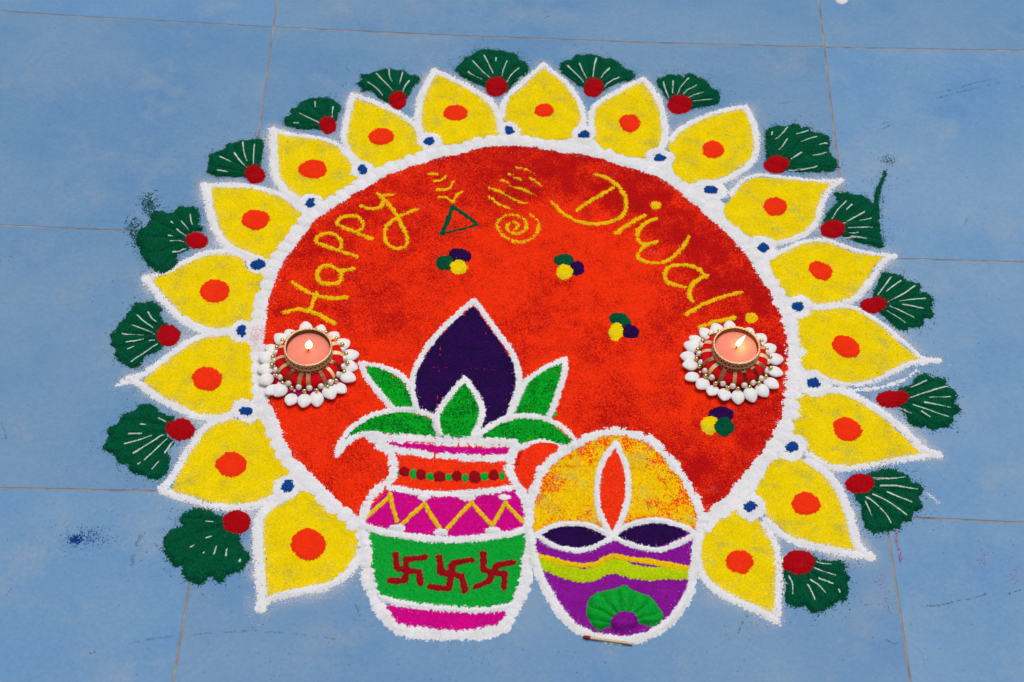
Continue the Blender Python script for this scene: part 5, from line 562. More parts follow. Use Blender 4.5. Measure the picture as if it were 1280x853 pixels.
# ------------------------------------------------------------------ powder: signed-distance shapes laid as heaped sheets
def vnoise(x, y, s, seed=0):
    """smooth lattice noise in -1..1, cell size s (mm)"""
    x = x/s + 131.7*seed; y = y/s + 77.3*seed
    xi = np.floor(x).astype(np.int64); yi = np.floor(y).astype(np.int64); fx = x-xi; fy = y-yi
    fx = fx*fx*(3-2*fx); fy = fy*fy*(3-2*fy)
    def h(a, b):
        n = (a*374761393 + b*668265263 + seed*974711) & 0xffffffff
        n = ((n ^ (n >> 13))*1274126177) & 0xffffffff
        return ((n ^ (n >> 16)) & 0xffff)/32767.5-1
    return (h(xi, yi)*(1-fx)+h(xi+1, yi)*fx)*(1-fy)+(h(xi, yi+1)*(1-fx)+h(xi+1, yi+1)*fx)*fy

def spline(P, step=2.0, closed=False):
    P = np.array(P, float)
    if len(P) < 3 and not closed:
        n = max(2, int(np.linalg.norm(P[1]-P[0])/step)+1)
        return P[0]+(P[1]-P[0])*np.linspace(0, 1, n)[:, None]
    if closed: Q = np.vstack([P[-1], P, P[0], P[1]]); n = len(P)
    else: Q = np.vstack([2*P[0]-P[1], P, 2*P[-1]-P[-2]]); n = len(P)-1
    out = []
    for i in range(n):
        a, b, c, d = Q[i:i+4]
        m = max(1, int(np.linalg.norm(c-b)/step))
        t = (np.arange(m)/m)[:, None]
        out.append(.5*((2*b)+(c-a)*t+(2*a-5*b+4*c-d)*t*t+(3*b-a-3*c+d)*t**3))
    if not closed: out.append(P[-1:])
    return np.vstack(out)

class Poly:
    def __init__(s, P, grow=0.0): s.P = np.array(P, float); s.grow = grow
    def bbox(s): return s.P.min(0)-abs(s.grow), s.P.max(0)+abs(s.grow)
    def __call__(s, x, y):
        P = s.P; Q = np.roll(P, -1, 0); d2 = np.full(x.shape, 1e12); ins = np.zeros(x.shape, bool)
        for (ax, ay), (bx, by) in zip(P, Q):
            ex, ey = bx-ax, by-ay; L = ex*ex+ey*ey
            if L < 1e-9: continue
            t = np.clip(((x-ax)*ex+(y-ay)*ey)/L, 0, 1)
            d2 = np.minimum(d2, (x-ax-t*ex)**2+(y-ay-t*ey)**2)
            if abs(ey) > 1e-9: ins ^= ((ay > y) != (by > y)) & (x < ex*(y-ay)/ey+ax)
        d = np.sqrt(d2); return np.where(ins, d, -d)+s.grow
class Strokes:
    """list of (polyline, half width at start, half width at end)"""
    def __init__(s, L): s.L = [(np.array(p, float), a, b) for p, a, b in L]
    def bbox(s):
        A = np.vstack([p for p, _, _ in s.L]); w = max(max(a, b) for _, a, b in s.L); return A.min(0)-w, A.max(0)+w
    def __call__(s, x, y):
        r = np.full(x.shape, -1e6)
        for P, w0, w1 in s.L:
            n = len(P)-1
            for i in range(n):
                (ax, ay), (bx, by) = P[i], P[i+1]; ex, ey = bx-ax, by-ay; L = ex*ex+ey*ey+1e-9
                t = np.clip(((x-ax)*ex+(y-ay)*ey)/L, 0, 1)
                w = w0+(w1-w0)*(i+t)/n
                r = np.maximum(r, w-np.hypot(x-ax-t*ex, y-ay-t*ey))
        return r
class Blob:
    def __init__(s, c, a, b, ang): s.c = c; s.a = a; s.b = b; s.cs = math.cos(ang); s.sn = math.sin(ang)
    def bbox(s): r = max(s.a, s.b); return np.array(s.c)-r, np.array(s.c)+r
    def __call__(s, x, y):
        u = (x-s.c[0])*s.cs+(y-s.c[1])*s.sn; v = -(x-s.c[0])*s.sn+(y-s.c[1])*s.cs
        return (1-np.hypot(u/s.a, v/s.b))*min(s.a, s.b)
class Union:
    def __init__(s, L): s.L = L
    def bbox(s):
        bb = [l.bbox() for l in s.L]; return np.min([b[0] for b in bb], 0), np.max([b[1] for b in bb], 0)
    def __call__(s, x, y): return np.max([l(x, y) for l in s.L], 0)
class Minus:
    def __init__(s, a, b): s.a = a; s.b = b
    def bbox(s): return s.a.bbox()
    def __call__(s, x, y): return np.minimum(s.a(x, y), -s.b(x, y))

X0, Y0, NX, NY = -400, -1000, 1400, 1300          # height map of what already lies on the floor, 1 mm raster
SUP = np.zeros((NX, NY), np.float32)
WHT = np.zeros((NX, NY), np.float32)              # where white powder lies
def sup(S, x, y):
    u = np.clip(x-X0, 0, NX-2); v = np.clip(y-Y0, 0, NY-2); i = u.astype(int); j = v.astype(int); a = u-i; b = v-j
    return (S[i, j]*(1-a)+S[i+1, j]*a)*(1-b)+(S[i, j+1]*(1-a)+S[i+1, j+1]*a)*b

TET = np.array([[1.1, 0, -.15], [-.55, .95, -.15], [-.55, -.95, -.15], [0, 0, .3]])
TETF = np.array([[0, 1, 3], [1, 2, 3], [2, 0, 3]])
def grain_geo(px, py, pz, r):
    n = len(px)
    if n == 0: return np.zeros((0, 3)), np.zeros((0, 3), int)
    a = rng.uniform(0, 2*np.pi, n); c, s = np.cos(a), np.sin(a)
    T = TET[None]*r[:, None, None]*rng.uniform(0.75, 1.25, (n, 4, 1))
    V = np.stack([T[:, :, 0]*c[:, None]-T[:, :, 1]*s[:, None]+px[:, None], T[:, :, 0]*s[:, None]+T[:, :, 1]*c[:, None]+py[:, None], T[:, :, 2]+pz[:, None]+0.2*r[:, None]+0.02], 2)
    F = TETF[None]+4*np.arange(n)[:, None, None]
    return V.reshape(-1, 3), F.reshape(-1, 3)

def powder(name, f, mat, parent, org, g=0.9, T=0.6, edge=1.6, round_=False, S=None, low=0.5, hi=0.35, rough=0.10, wob=9.0,
           dust=0.0, dl=2.5, gr=0.32, far=0.0, fl=7.0, seed=None, attr=None, relief=None, label=None):
    """heap powder with outline f (mm). low/hi: hand wobble and grain raggedness of the rim; dust: loose grains per mm2 at the rim"""
    global SUP
    S = SUP if S is None else S
    sd = int(rng.integers(1, 999)) if seed is None else seed
    lo, up = f.bbox(); pad = 3
    nx = int((up[0]-lo[0]+2*pad)/g)+2; ny = int((up[1]-lo[1]+2*pad)/g)+2
    ox, oy = lo[0]-pad+rng.uniform(0, g), lo[1]-pad+rng.uniform(0, g)
    gx = ox+g*np.arange(nx+1); gy = oy+g*np.arange(ny+1)
    VX, VY = np.meshgrid(gx, gy, indexing='ij')
    dv = f(VX, VY)
    dv = dv+low*vnoise(VX, VY, wob, sd)+0.5*low*vnoise(VX, VY, wob*0.35, sd+1)
    dc = (dv[:-1, :-1]+dv[1:, :-1]+dv[:-1, 1:]+dv[1:, 1:])/4
    M = dc+hi*rng.normal(0, 1, dc.shape) > 0
    Mp = np.pad(M, 1).astype(int); nb = Mp[:-2, 1:-1]+Mp[2:, 1:-1]+Mp[1:-1, :-2]+Mp[1:-1, 2:]
    M = (M & (nb >= 1)) | (~M & (nb >= 4))
    if not M.any(): return None
    vm = np.zeros((nx+1, ny+1), int); 
    for a in (0, 1):
        for b in (0, 1): vm[a:nx+a, b:ny+b] += M
    used = vm > 0; border = used & (vm < 4)
    VXj = VX+g*0.28*rng.uniform(-1, 1, VX.shape); VYj = VY+g*0.28*rng.uniform(-1, 1, VY.shape)
    base = sup(S, VX, VY)
    if round_:
        w = edge; u = np.clip(dv/w, 0, 1); t = T*(0.45*u*u*(3-2*u)+0.55*u*(2-u))
    else:
        u = np.clip(dv/edge, 0, 1); t = T*u*(2-u)
    if relief is not None: t = t*relief(VX, VY)
    h = base+t+0.08+rough*(rng.normal(0, 1, VX.shape)*0.6+vnoise(VX, VY, 2.6, sd+2)+0.8*vnoise(VX, VY, 7, sd+3))*np.clip(dv/1.0, 0.15, 1)
    h = np.maximum(h, base+0.06)
    h = np.where(border, base+0.05+0.09*(base > 0.05)+0.35*np.clip(t, 0, 0.5), h)
    idx = -np.ones(used.shape, int); idx[used] = np.arange(used.sum())
    ci, cj = np.nonzero(M)
    quads = np.stack([idx[ci, cj], idx[ci+1, cj], idx[ci+1, cj+1], idx[ci, cj+1]], 1)
    V = np.stack([VXj[used], VYj[used], h[used]], 1)
    # keep the record of what lies where
    hc = (h[:-1, :-1]+h[1:, :-1]+h[:-1, 1:]+h[1:, 1:])[M]/4
    ii = np.clip(np.round((gx[ci]+g/2)-X0).astype(int), 0, NX-1); jj = np.clip(np.round((gy[cj]+g/2)-Y0).astype(int), 0, NY-1)
    SUP = SUP.copy() if S is SUP else SUP
    np.maximum.at(SUP, (ii, jj), hc.astype(np.float32))
    if mat == 'white' and name == 'outline' and dl > 1.2: WHT[ii, jj] = 1
    tris = np.zeros((0, 3), int)
    for dens, L_, gs in ((dust, dl, gr), (far, fl, gr)):
        if dens <= 0: continue
        P = L_*4
        A = (up[0]-lo[0]+2*P)*(up[1]-lo[1]+2*P); n = int(A*dens)
        px = rng.uniform(lo[0]-P, up[0]+P, n); py = rng.uniform(lo[1]-P, up[1]+P, n); d = f(px, py)
        clump = 0.6+0.7*vnoise(px, py, 5, sd+5)+0.3*vnoise(px, py, 14, sd+6)
        k = (d < 0.5) & (rng.random(n) < np.exp(np.minimum(d, 0)/L_)*np.clip(clump, 0.05, 1.3))
        px, py = px[k], py[k]; r = gs*rng.uniform(0.55, 1.3, len(px))
        gv, gf = grain_geo(px, py, sup(SUP, px, py), r)
        tris = np.vstack([tris, gf+len(V)]); V = np.vstack([V, gv])
    at = None
    if attr is not None: at = attr(V[:, 0], V[:, 1])
    V = (V-np.array([org[0], org[1], 0]))*MM
    me = np_mesh(name, V, quads, tris, attr=at)
    o = link(name, me, parent, PM[mat])
    if parent is None: o.location = (org[0]*MM, org[1]*MM, 0)
    if label: o['label'] = label
    return o

def strewn(name, px, py, r, mat, label, cat=None, parent=None):
    """loose grains on the floor: nobody could count them"""
    gv, gf = grain_geo(px, py, sup(SUP, px, py), r)
    c = (float(px.mean()), float(py.mean()))
    me = np_mesh(name, (gv-np.array([c[0], c[1], 0]))*MM, np.zeros((0, 4), int), gf)
    o = link(name, me, parent, PM[mat]); o.location = (c[0]*MM, c[1]*MM, 0)
    return mark(o, label, cat, kind='stuff')

# ------------------------------------------------------------------ the floor
L = np.array(DATA['lattice'])            # 200 x 150 mm lattice; joints at every third column and every second row
bm = bmesh.new()
def sheet(z):
    a, b, c, d = L[0, 0], L[0, -1], L[-1, -1], L[-1, 0]
    return [(p[0]*MM, p[1]*MM, z) for p in (d, c, b, a)]
floor_me = bpy.data.meshes.new('floor'); floor_me.from_pydata(sheet(-0.00045), [], [(0, 1, 2, 3)])
floor = link('floor', floor_me, None, GROUT); mark(floor, 'blue tiled floor with thin brown-grey joints under the powder drawing', 'floor', kind='structure')
def tile(i, j):
    jw, ch = 0.78, 0.35
    r, c = 2*j, 3*i
    top = [L[r, c+k] for k in range(4)]; right = [L[r+k, c+3] for k in range(1, 3)]
    bot = [L[r+2, c+3-k] for k in range(1, 4)]; left = [L[r+1, c]]
    P = np.array(top+right+bot+left)[::-1]   # counter-clockwise
    ctr = P.mean(0)
    def inset(w):
        Q = np.roll(P, 1, 0); R = np.roll(P, -1, 0); t1 = P-Q; t1 /= np.linalg.norm(t1, axis=1)[:, None]; t2 = R-P; t2 /= np.linalg.norm(t2, axis=1)[:, None]
        n1 = np.stack([-t1[:, 1], t1[:, 0]], 1); n2 = np.stack([-t2[:, 1], t2[:, 0]], 1)
        m = n1+n2; m /= np.maximum(0.3, (m*n1).sum(1))[:, None]
        return P+m*w
    w = jw+rng.uniform(-0.12, 0.15); dz = rng.uniform(-0.06, 0.0)
    rings = [(inset(w), -1.6), (inset(w), dz-0.22), (inset(w+ch), dz)]
    V = []; n = len(P)
    for q, z in rings: V += [((a-ctr[0])*MM, (b-ctr[1])*MM, z*MM) for a, b in q]
    F = []
    for k in range(2):
        for a in range(n): F.append((k*n+a, k*n+(a+1) % n, (k+1)*n+(a+1) % n, (k+1)*n+a))
    F.append(tuple(range(2*n, 3*n)))
    me = bpy.data.meshes.new('tile'); me.from_pydata(V, [], F)
    o = link('tile', me, floor, TILE); o.location = (ctr[0]*MM, ctr[1]*MM, 0)
for j in range((L.shape[0]-1)//2):
    for i in range((L.shape[1]-1)//3): tile(i, j)

# ------------------------------------------------------------------ names for places in the ring
ORD = ['first', 'second', 'third', 'fourth', 'fifth', 'sixth', 'seventh', 'eighth', 'ninth', 'tenth', 'eleventh', 'twelfth', 'thirteenth', 'fourteenth', 'fifteenth', 'sixteenth', 'seventeenth']
def cen(P): a = np.array(P, float); return tuple((a.min(0)+a.max(0))/2)

# ------------------------------------------------------------------ red disc
red_poly = np.vstack([spline(DATA['red'], 3), spline([DATA['red'][-1]]+DATA['redclose']+[DATA['red'][0]], 6)[1:-1]])
RC = np.array([278.5, -414.9]); RR = 247.8
def red_mix(x, y):
    m = np.full(x.shape, 0.27)
    for bx, by, r, a in DATA['dark']: m += a*0.60*np.exp(-((x-bx)**2+(y-by)**2)/(2*(0.75*r)**2))*(1+0.5*vnoise(x, y, 12, 3))
    m += 0.22*vnoise(x, y, 24, 4)+0.20*vnoise(x, y, 10, 6)+0.14*vnoise(x, y, 4, 8)
    return np.clip(m, -0.1, 1.05)
disc = powder('red_disc', Poly(red_poly, 2.0), 'red', None, RC, g=1.05, T=0.55, edge=2, rough=0.13, attr=red_mix)
mark(disc, 'large round field of orange-red and crimson powder in the middle of the drawing', 'powder disc')

# ------------------------------------------------------------------ white base ring, petals
edge_in = spline(DATA['red'], 2.5)
nrm = edge_in-RC; nrm /= np.linalg.norm(nrm, axis=1)[:, None]
ring = thing('scalloped_border', RC, 'scalloped ring of white powder dabs around the red disc', 'border')
bw = np.array([7.5+6.5*max(0, math.cos(math.atan2(n[1], n[0])+0.1)) for n in nrm])
ring_mid = edge_in+nrm*(bw*0.85+2.2)[:, None]
powder('base_band', Strokes([(ring_mid, 9.0, 14.5)]), 'white', ring, RC, T=0.5, edge=2, low=1.4, hi=0.6, dust=0.5, dl=2.0)

PLABEL = ['yellow powder petal pointing down beside the left of the pot',
 'yellow powder petal whose tip meets the lower left floor joint',
 'yellow powder petal pointing left with a wispy tip, left of the candle',
 'yellow powder petal whose upper edge a green fan overlaps, above the leftmost petal',
 'yellow powder petal at upper left, its tip pointing up left, fifth clockwise from the pot',
 'yellow powder petal sixth clockwise from the pot, outside the letter y',
 'yellow powder petal seventh clockwise from the pot, with a sloping right shoulder',
 'yellow powder petal with faint yellow smears outside its left edge, left of the topmost petal',
 'yellow powder petal at the very top, pointing straight up',
 'yellow powder petal right of the topmost petal with a tiny orange mark above its dot',
 'yellow powder petal at upper right, its tip curling up, eleventh clockwise from the pot',
 'yellow powder petal at right whose straight upper edge runs out to a sharp tip',
 'yellow powder petal whose tip meets the joint at the right, above the right candle',
 'yellow powder petal with a long thin white tip pointing right, beside the right candle',
 'yellow powder petal pointing right, just below the one with the long thin tip',
 'yellow powder petal at lower right with a broad white tip, second from the oil lamp',
 'yellow powder petal pointing down beside the right of the oil lamp']
petals = []
for k, p in enumerate(DATA['petals']):
    c = cen(p['fill'])
    t = thing('yellow_petal', c, PLABEL[k], 'petal', 'yellow petals around the disc'); petals.append((t, c, p))
    tip = p['fill'][0]
    poly = spline(p['fill']+[tip], 2.0)[:-1]
    powder('petal_fill', Poly(poly, 3.0), 'yellow', t, c, T=0.45, edge=2, rough=0.08, dust=0.15, dl=2.0, low=0.8)
for k, (i_, w0, w1) in enumerate(((2, 4.0, 1.5), (13, 1.2, 1.6))):
    t, c, p = petals[i_]; powder('wisp', Strokes([(spline(DATA['wisps'][k]), w0, w1)]), 'white', t, c, T=0.3, edge=1.5, low=0.7, hi=0.9, dust=1.6, dl=1.6)
S0 = SUP.copy()
for t, c, p in petals:
    a, b = spline(p['a']), spline(p['b'])
    powder('outline', Strokes([(a, p['wa']*1.02, p['wa']*1.02), (b, p['wb']*1.02, p['wb']*1.02)]), 'white', t, c, T=0.6, edge=1.3*min(p['wa'], p['wb']), round_=True, S=S0, low=0.6, hi=0.85, rough=0.10, dust=1.5, dl=1.6, gr=0.34, far=0.25, fl=5.0)
for t, c, p in petals:
    powder('centre_dot', Poly(spline(p['dot'], 2, True)), 'orange', t, c, T=0.9, edge=4, round_=True, low=0.9, hi=0.35, rough=0.08, dust=0.6, dl=0.7)

# ------------------------------------------------------------------ blue dots in white pads
S0 = SUP.copy()
dots = []
BL = ['blue powder dot between the petal left of the pot and the next petal clockwise']+['blue powder dot between the %s and %s petals clockwise from the pot' % (ORD[k], ORD[k+1]) for k in range(1, 15)]+['blue powder dot between the petal right of the oil lamp and the next petal']
for k, b in enumerate(DATA['blue']):
    t = thing('blue_dot', b['c'], BL[k], 'dot', 'blue dots between the petals'); dots.append((t, b))
    powder('white_pad', Blob(b['c'], 12.6+2.4*(k > 8)+2.5*(k in (10, 11))+rng.uniform(-1, 1.2), 11.8+2.4*(k > 8)+rng.uniform(-1, 1), rng.uniform(0, 3)), 'white', t, b['c'], T=0.5, edge=5, round_=True, S=S0, low=1.4, hi=0.8, dust=0.9, dl=1.5)
# ------------------------------------------------------------------ dabs of the border
S0 = SUP.copy()
d = np.r_[0, np.cumsum(np.linalg.norm(np.diff(edge_in, axis=0), axis=1))]
s = 4.0
while s < d[-1]-3:
    x, y = np.interp(s, d, edge_in[:, 0]), np.interp(s, d, edge_in[:, 1]); n = np.array([x, y])-RC; n /= np.linalg.norm(n); ang = math.atan2(n[1], n[0])
    right = max(0.0, math.cos(ang+0.35))
    a = 6.9+rng.uniform(-0.6, 0.8)+1.2*right*rng.uniform(0.6, 1.2); b = 7.3+rng.uniform(-0.7, 0.7)
    c = np.array([x, y])+n*(a*0.80)+rng.normal(0, 0.5, 2)
    powder('dab', Blob(tuple(c), a, b, ang+rng.normal(0, 0.12)), 'white', ring, RC, T=1.0-0.45*right, edge=5.5, round_=True, S=S0, low=0.7+1.2*right, hi=0.4+0.6*right, rough=0.11, wob=5, dust=0.9, dl=0.9)
    s += rng.uniform(11.0, 13.2)
for t, b in dots:
    powder('blue_centre', Poly(spline(b['dot'], 1.5, True), 0.2), 'blue', t, b['c'], T=1.0, edge=3, round_=True, low=1.3, hi=0.45, wob=4, dust=0.9, dl=0.9)

# ------------------------------------------------------------------ green fans
FL = ['largest dark green fan with few pale scratches, left of the petal beside the pot',
 'dark green fan at left, second clockwise from the pot, with seven long scratches',
 'dark green fan beside the petal with the wispy tip, leftmost of the upper fans',
 'smudged dark green fan trailing loose grains up left',
 'dark green fan fifth clockwise from the pot, above the fifth petal',
 'dark green fan sixth clockwise from the pot, between the sixth and seventh petals',
 'dark green fan seventh clockwise from the pot, beside faint yellow smears',
 'dark green fan just left of the topmost petal',
 'dark green fan just right of the topmost petal',
 'dark green fan with neat lobes tenth clockwise from the pot, beside the upper right petals',
 'dark green fan at upper right with two square lobed tiers and nine short scratches',
 'dark green fan at right with a thin stalk sweeping up',
 'dark green fan below the joint at right, seven pale scratches',
 'dark green fan on the far right, below the long thin petal tip',
 'dark green fan at lower right above the vertical floor joint',
 'dark green fan at lower right, lowest on the right, with a big maroon berry']
for k, fd in enumerate(DATA['fans']):
    lf = np.array(fd['leaf']); bc = np.array(cen(fd['berry'])); c = tuple(bc)
    t = thing('green_fan', c, FL[k], 'leaf fan', 'green fans around the petals')
    nl = 7+int(rng.integers(0, 3)); ph = rng.uniform(0, 6)
    def rel(x, y, bc=bc, nl=nl, ph=ph):
        th = np.arctan2(y-bc[1], x-bc[0]); r = np.hypot(x-bc[0], y-bc[1])
        return 0.22+0.95*np.sqrt(np.abs(np.sin(th*nl+ph+0.25*vnoise(x, y, 12, 9))))*np.clip(r/12, 0.3, 1)
    cuts = Strokes([(spline(v, 1.5), 0.15, 0.15) for v in fd['veins']])
    powder('leaf', Poly(spline(fd['leaf'], 1.6, True), 0.3), 'green', t, c, T=3.0, edge=6.0, round_=True, g=0.8, low=0.9, hi=0.8, wob=4.5, rough=0.14, dust=0.55, dl=1.4+0.6*rng.random(), gr=0.62, far=0.13, fl=5.0, relief=rel)
    S0 = SUP.copy()
    for v in fd['veins']:
        powder('vein', Strokes([(spline(v, 1.5), 0.66, 0.38)]), 'vein', t, c, g=0.45, T=0.12, edge=0.6, S=S0, low=0.16, hi=0.07, rough=0.03)
    powder('berry', Poly(spline(fd['berry'], 1.6, True), 0.3), 'maroon', t, c, T=1.6, edge=6, round_=True, low=0.7, hi=0.4, rough=0.12, dust=1.0, dl=0.9)

# ------------------------------------------------------------------ lettering and small signs on the disc
for word, nm, lab in (('happy', 'happy_lettering', 'hand-poured yellow word Happy climbing the left of the red disc'), ('diwali', 'diwali_lettering', 'hand-poured yellow word Diwali descending the right of the red disc')):
    allp = [q for l in DATA[word].values() for st in l for q in st]; c = cen(allp)
    t = thing(nm, c, lab, 'lettering'); LET = {}
    for key, strokes in DATA[word].items():
        w = 2.2
        o = powder('letter', Strokes([(spline(st, 1.5), w*rng.uniform(0.85, 1.1), w*rng.uniform(0.8, 1.05)) for st in strokes]), 'gold', t, c, g=0.7, T=0.75, edge=2.0, round_=True, low=0.65, hi=0.55, wob=5, rough=0.1, dust=0.9, dl=0.9, gr=0.32)
        o['label'] = 'yellow powder letter %s' % key[0]; LET[key] = o
    if word == 'diwali':
        for q, kk in zip(DATA['idots'], ('i', 'i2')): powder('letter_dot', Poly(spline(q, 1.5, True)), 'gold', LET[kk], c, g=0.7, T=1.0, edge=3, round_=True, low=0.5, dust=0.3, dl=0.9)

c = cen([q for l in DATA['tri'] for q in l])
t = thing('green_triangle', c, 'dark green triangle outline with yellow spark flicks above it', 'triangle')
powder('outline', Strokes([(spline(DATA['tri'][0], 1.5), 2.2, 2.7), (spline(DATA['tri'][1], 1.5), 1.5, 1.5), (spline(DATA['tri'][2], 1.5), 1.8, 2.3)]), 'green', t, c, g=0.6, T=0.9, edge=1.8, round_=True, low=0.35, hi=0.2, dust=0.2, dl=0.8)
for q in DATA['sparks']: powder('spark', Strokes([(spline(q, 1.2), 1.7, 1.2)]), 'gold', t, c, g=0.6, T=0.7, edge=1.6, round_=True, low=0.5, hi=0.35, wob=4, dust=0.5, dl=1.0, gr=0.28)
c = cen(DATA['spiral'])
sp = powder('yellow_spiral', Strokes([(spline(DATA['spiral'], 1.2), 1.35, 1.5)]), 'gold', None, c, g=0.6, T=0.35, edge=1.4, round_=True, low=0.9, hi=0.85, wob=3, dust=0.8, dl=1.3, gr=0.34)
mark(sp, 'coiled yellow powder spiral on the red disc below the hatched strokes', 'spiral')
c = cen([q for l in DATA['hatch'] for q in l])
t = thing('hatched_patch', c, 'dark red smudge crossed by rough yellow slanting strokes near the top of the disc', 'hatching')
for q in DATA['hatch']: powder('stroke', Strokes([(spline(q, 1.2), 1.5, 1.0)]), 'gold', t, c, g=0.6, T=0.45, edge=1.4, round_=True, low=0.8, hi=0.55, wob=3, dust=0.7, dl=1.3, gr=0.27)
px = rng.normal(c[0], 16, 2600); py = rng.normal(c[1], 13, 2600); k_ = (0.5+vnoise(px, py, 6, 21) > 0.2)
gv, gf = grain_geo(px[k_], py[k_], sup(SUP, px[k_], py[k_]), 0.34*rng.uniform(0.6, 1.3, k_.sum()))
o = link('smudge', np_mesh('smudge', (gv-np.array([c[0], c[1], 0]))*MM, np.zeros((0, 4), int), gf), t, PM['dkred']); o['kind'] = 'stuff'

CL = ['three touching powder dots below the green triangle, the violet one at the back', 'three touching powder dots right of the spiral, the green one at the back',
      'three touching powder dots left of the right candle', 'three touching powder dots below the right candle']
for k, grp in enumerate(DATA['clusters']):
    c = cen([q for _, e in grp for q in e])
    t = thing('dot_cluster', c, CL[k], 'dot cluster', 'three-colour dot clusters')
    for colr, e in grp:
        powder('dot', Poly(spline(e, 1.5, True), 0.3), colr, t, c, g=0.7, T=1.1, edge=4, round_=True, low=0.6, hi=0.25, wob=5, dust=0.3, dl=0.9, label={'violet': 'dark violet powder dot', 'green': 'dark green powder dot', 'yellow': 'yellow powder dot'}[colr])

# ------------------------------------------------------------------ the pot with coconut and leaves
cc = DATA['coconut']; c = cen(cc['fill'])
t = thing('coconut', c, 'dark violet pointed coconut with white outline standing in the pot', 'coconut')
powder('husk', Poly(spline(cc['fill'], 2, True), 1.5), 'violet', t, c, T=0.6, edge=2, low=0.5, hi=0.3, rough=0.12)
powder('outline', Strokes([(spline(q), 3.0, 2.9) for q in cc['out']]), 'white', t, c, T=0.95, edge=2.9, round_=True, low=0.45, hi=0.6, dust=1.2, dl=0.8, gr=0.28)
LL = ['small green leaf with white outline leaning left of the coconut', 'long green leaf with white outline drooping left over the pot rim', 'green leaf with white outline rising right of the coconut',
      'long green leaf with white outline drooping right towards the oil lamp', 'upright green leaf with white outline in front of the coconut']
for k, l in enumerate(DATA['leaves']):
    c = cen(l['fill']); t = thing('pot_leaf', c, LL[k], 'leaf', 'green leaves in the pot')
    powder('leaf_fill', Poly(spline(l['fill'], 2, True), 2.3), 'lime', t, c, T=0.6, edge=2, low=0.5, hi=0.35, rough=0.12, dust=0.2, dl=1.0)
    powder('outline', Strokes([(spline(q), 2.9, 2.9) for q in l['out']]), 'white', t, c, T=0.9, edge=2.9, round_=True, low=0.45, hi=0.6, dust=1.2, dl=0.8, gr=0.28)
pd = DATA['pot']; c = cen(pd['low'])
pot = thing('powder_pot', c, 'white-edged powder pot with magenta, orange and green bands and three red emblems', 'pot')
def band(nm, key, mat, lab): powder(nm, Poly(spline(pd[key], 2, True), {'belly': 2.6, 'foot': 3.2}.get(key, 1.0)), mat, pot, c, T=0.55, edge=2, low=0.4, hi=0.35, rough=0.12, dust=0.15, dl=0.8, label=lab)
powder('handle_gap', Poly(spline(DATA['handle'], 2, True), 0.5), 'flame', pot, c, T=0.4, edge=2, low=0.5, hi=0.5, label='orange gap beside the neck')
band('neck_band', 'neck', 'flame', 'orange neck band'); band('rim_band', 'rim', 'magenta', 'magenta rim band'); band('shoulder_band', 'shoulder', 'magenta', 'magenta shoulder band')
band('belly_band', 'belly', 'potgreen', 'green belly band'); band('foot_band', 'foot', 'magenta', 'magenta foot band')
for colr, e in pd['dots']:
    powder('neck_dot', Poly(spline(e, 1.2, True), 0.3), {'green': 'potgreen', 'red': 'dkred'}[colr], pot, c, g=0.7, T=0.9, edge=3, round_=True, low=0.5, wob=4, hi=0.25, dust=0.2, dl=0.7)
for q in pd['zig']: powder('zigzag_stroke', Strokes([(spline(q, 1.5), 1.9, 1.9)]), 'gold', pot, c, g=0.7, T=0.9, edge=1.5, round_=True, low=0.3, hi=0.25, dust=0.2, dl=0.8)
for q in pd['sw']: powder('emblem', Strokes([(np.array(st), 3.0, 2.8) for st in q]), 'dkred', pot, c, g=0.7, T=0.9, edge=2.4, round_=True, low=0.7, hi=0.35, wob=4, dust=0.3, dl=0.9, label='dark red auspicious hooked cross emblem')
S0 = SUP.copy()
for key, w in (('neckline', 3.2), ('shline', 3.5), ('belline', 3.2)):
    powder('white_line', Strokes([(spline(pd[key]), w, w)]), 'white', pot, c, T=1.0, edge=3.2, round_=True, S=S0, low=0.5, hi=0.65, dust=1.2, dl=0.8, gr=0.28)
for e in pd['knobs']: powder('white_knob', Poly(spline(e, 1.5, True), -1.2), 'white', pot, c, T=1.5, edge=4, round_=True, S=S0, low=0.5, dust=0.2, dl=0.8)
def dabs(path, par, org, S, step, a, b, T=1.6, skew=0.0, mat='white'):
    P = spline(path, 1.0); d = np.r_[0, np.cumsum(np.linalg.norm(np.diff(P, axis=0), axis=1))]; s = a*0.5
    while s < d[-1]:
        x, y = np.interp(s, d, P[:, 0]), np.interp(s, d, P[:, 1]); i = min(len(P)-2, int(np.searchsorted(d, s))); tt = P[i+1]-P[i]
        ang = math.atan2(tt[1], tt[0])
        powder('dab', Blob((x+rng.normal(0, .3), y+rng.normal(0, .3)), a*rng.uniform(0.88, 1.12), b*rng.uniform(0.85, 1.15), ang+skew), mat, par, org, T=T*0.5, edge=min(a, b)*0.9, round_=True, S=S, low=0.7, hi=0.7, wob=4, dust=1.0, dl=0.8)
        s += step*rng.uniform(0.85, 1.12)
dabs(pd['rim_top'], pot, c, S0, 7.5, 5.6, 4.9, 1.4, 0.3); dabs(pd['rim_bot'], pot, c, S0, 7.0, 5.0, 3.6, 1.4, 0.3)
dabs(pd['sidel'], pot, c, S0, 7.0, 5.2, 4.5); dabs(pd['sider'], pot, c, S0, 7.0, 5.2, 4.5); dabs(pd['low'], pot, c, S0, 7.4, 5.5, 5.4)

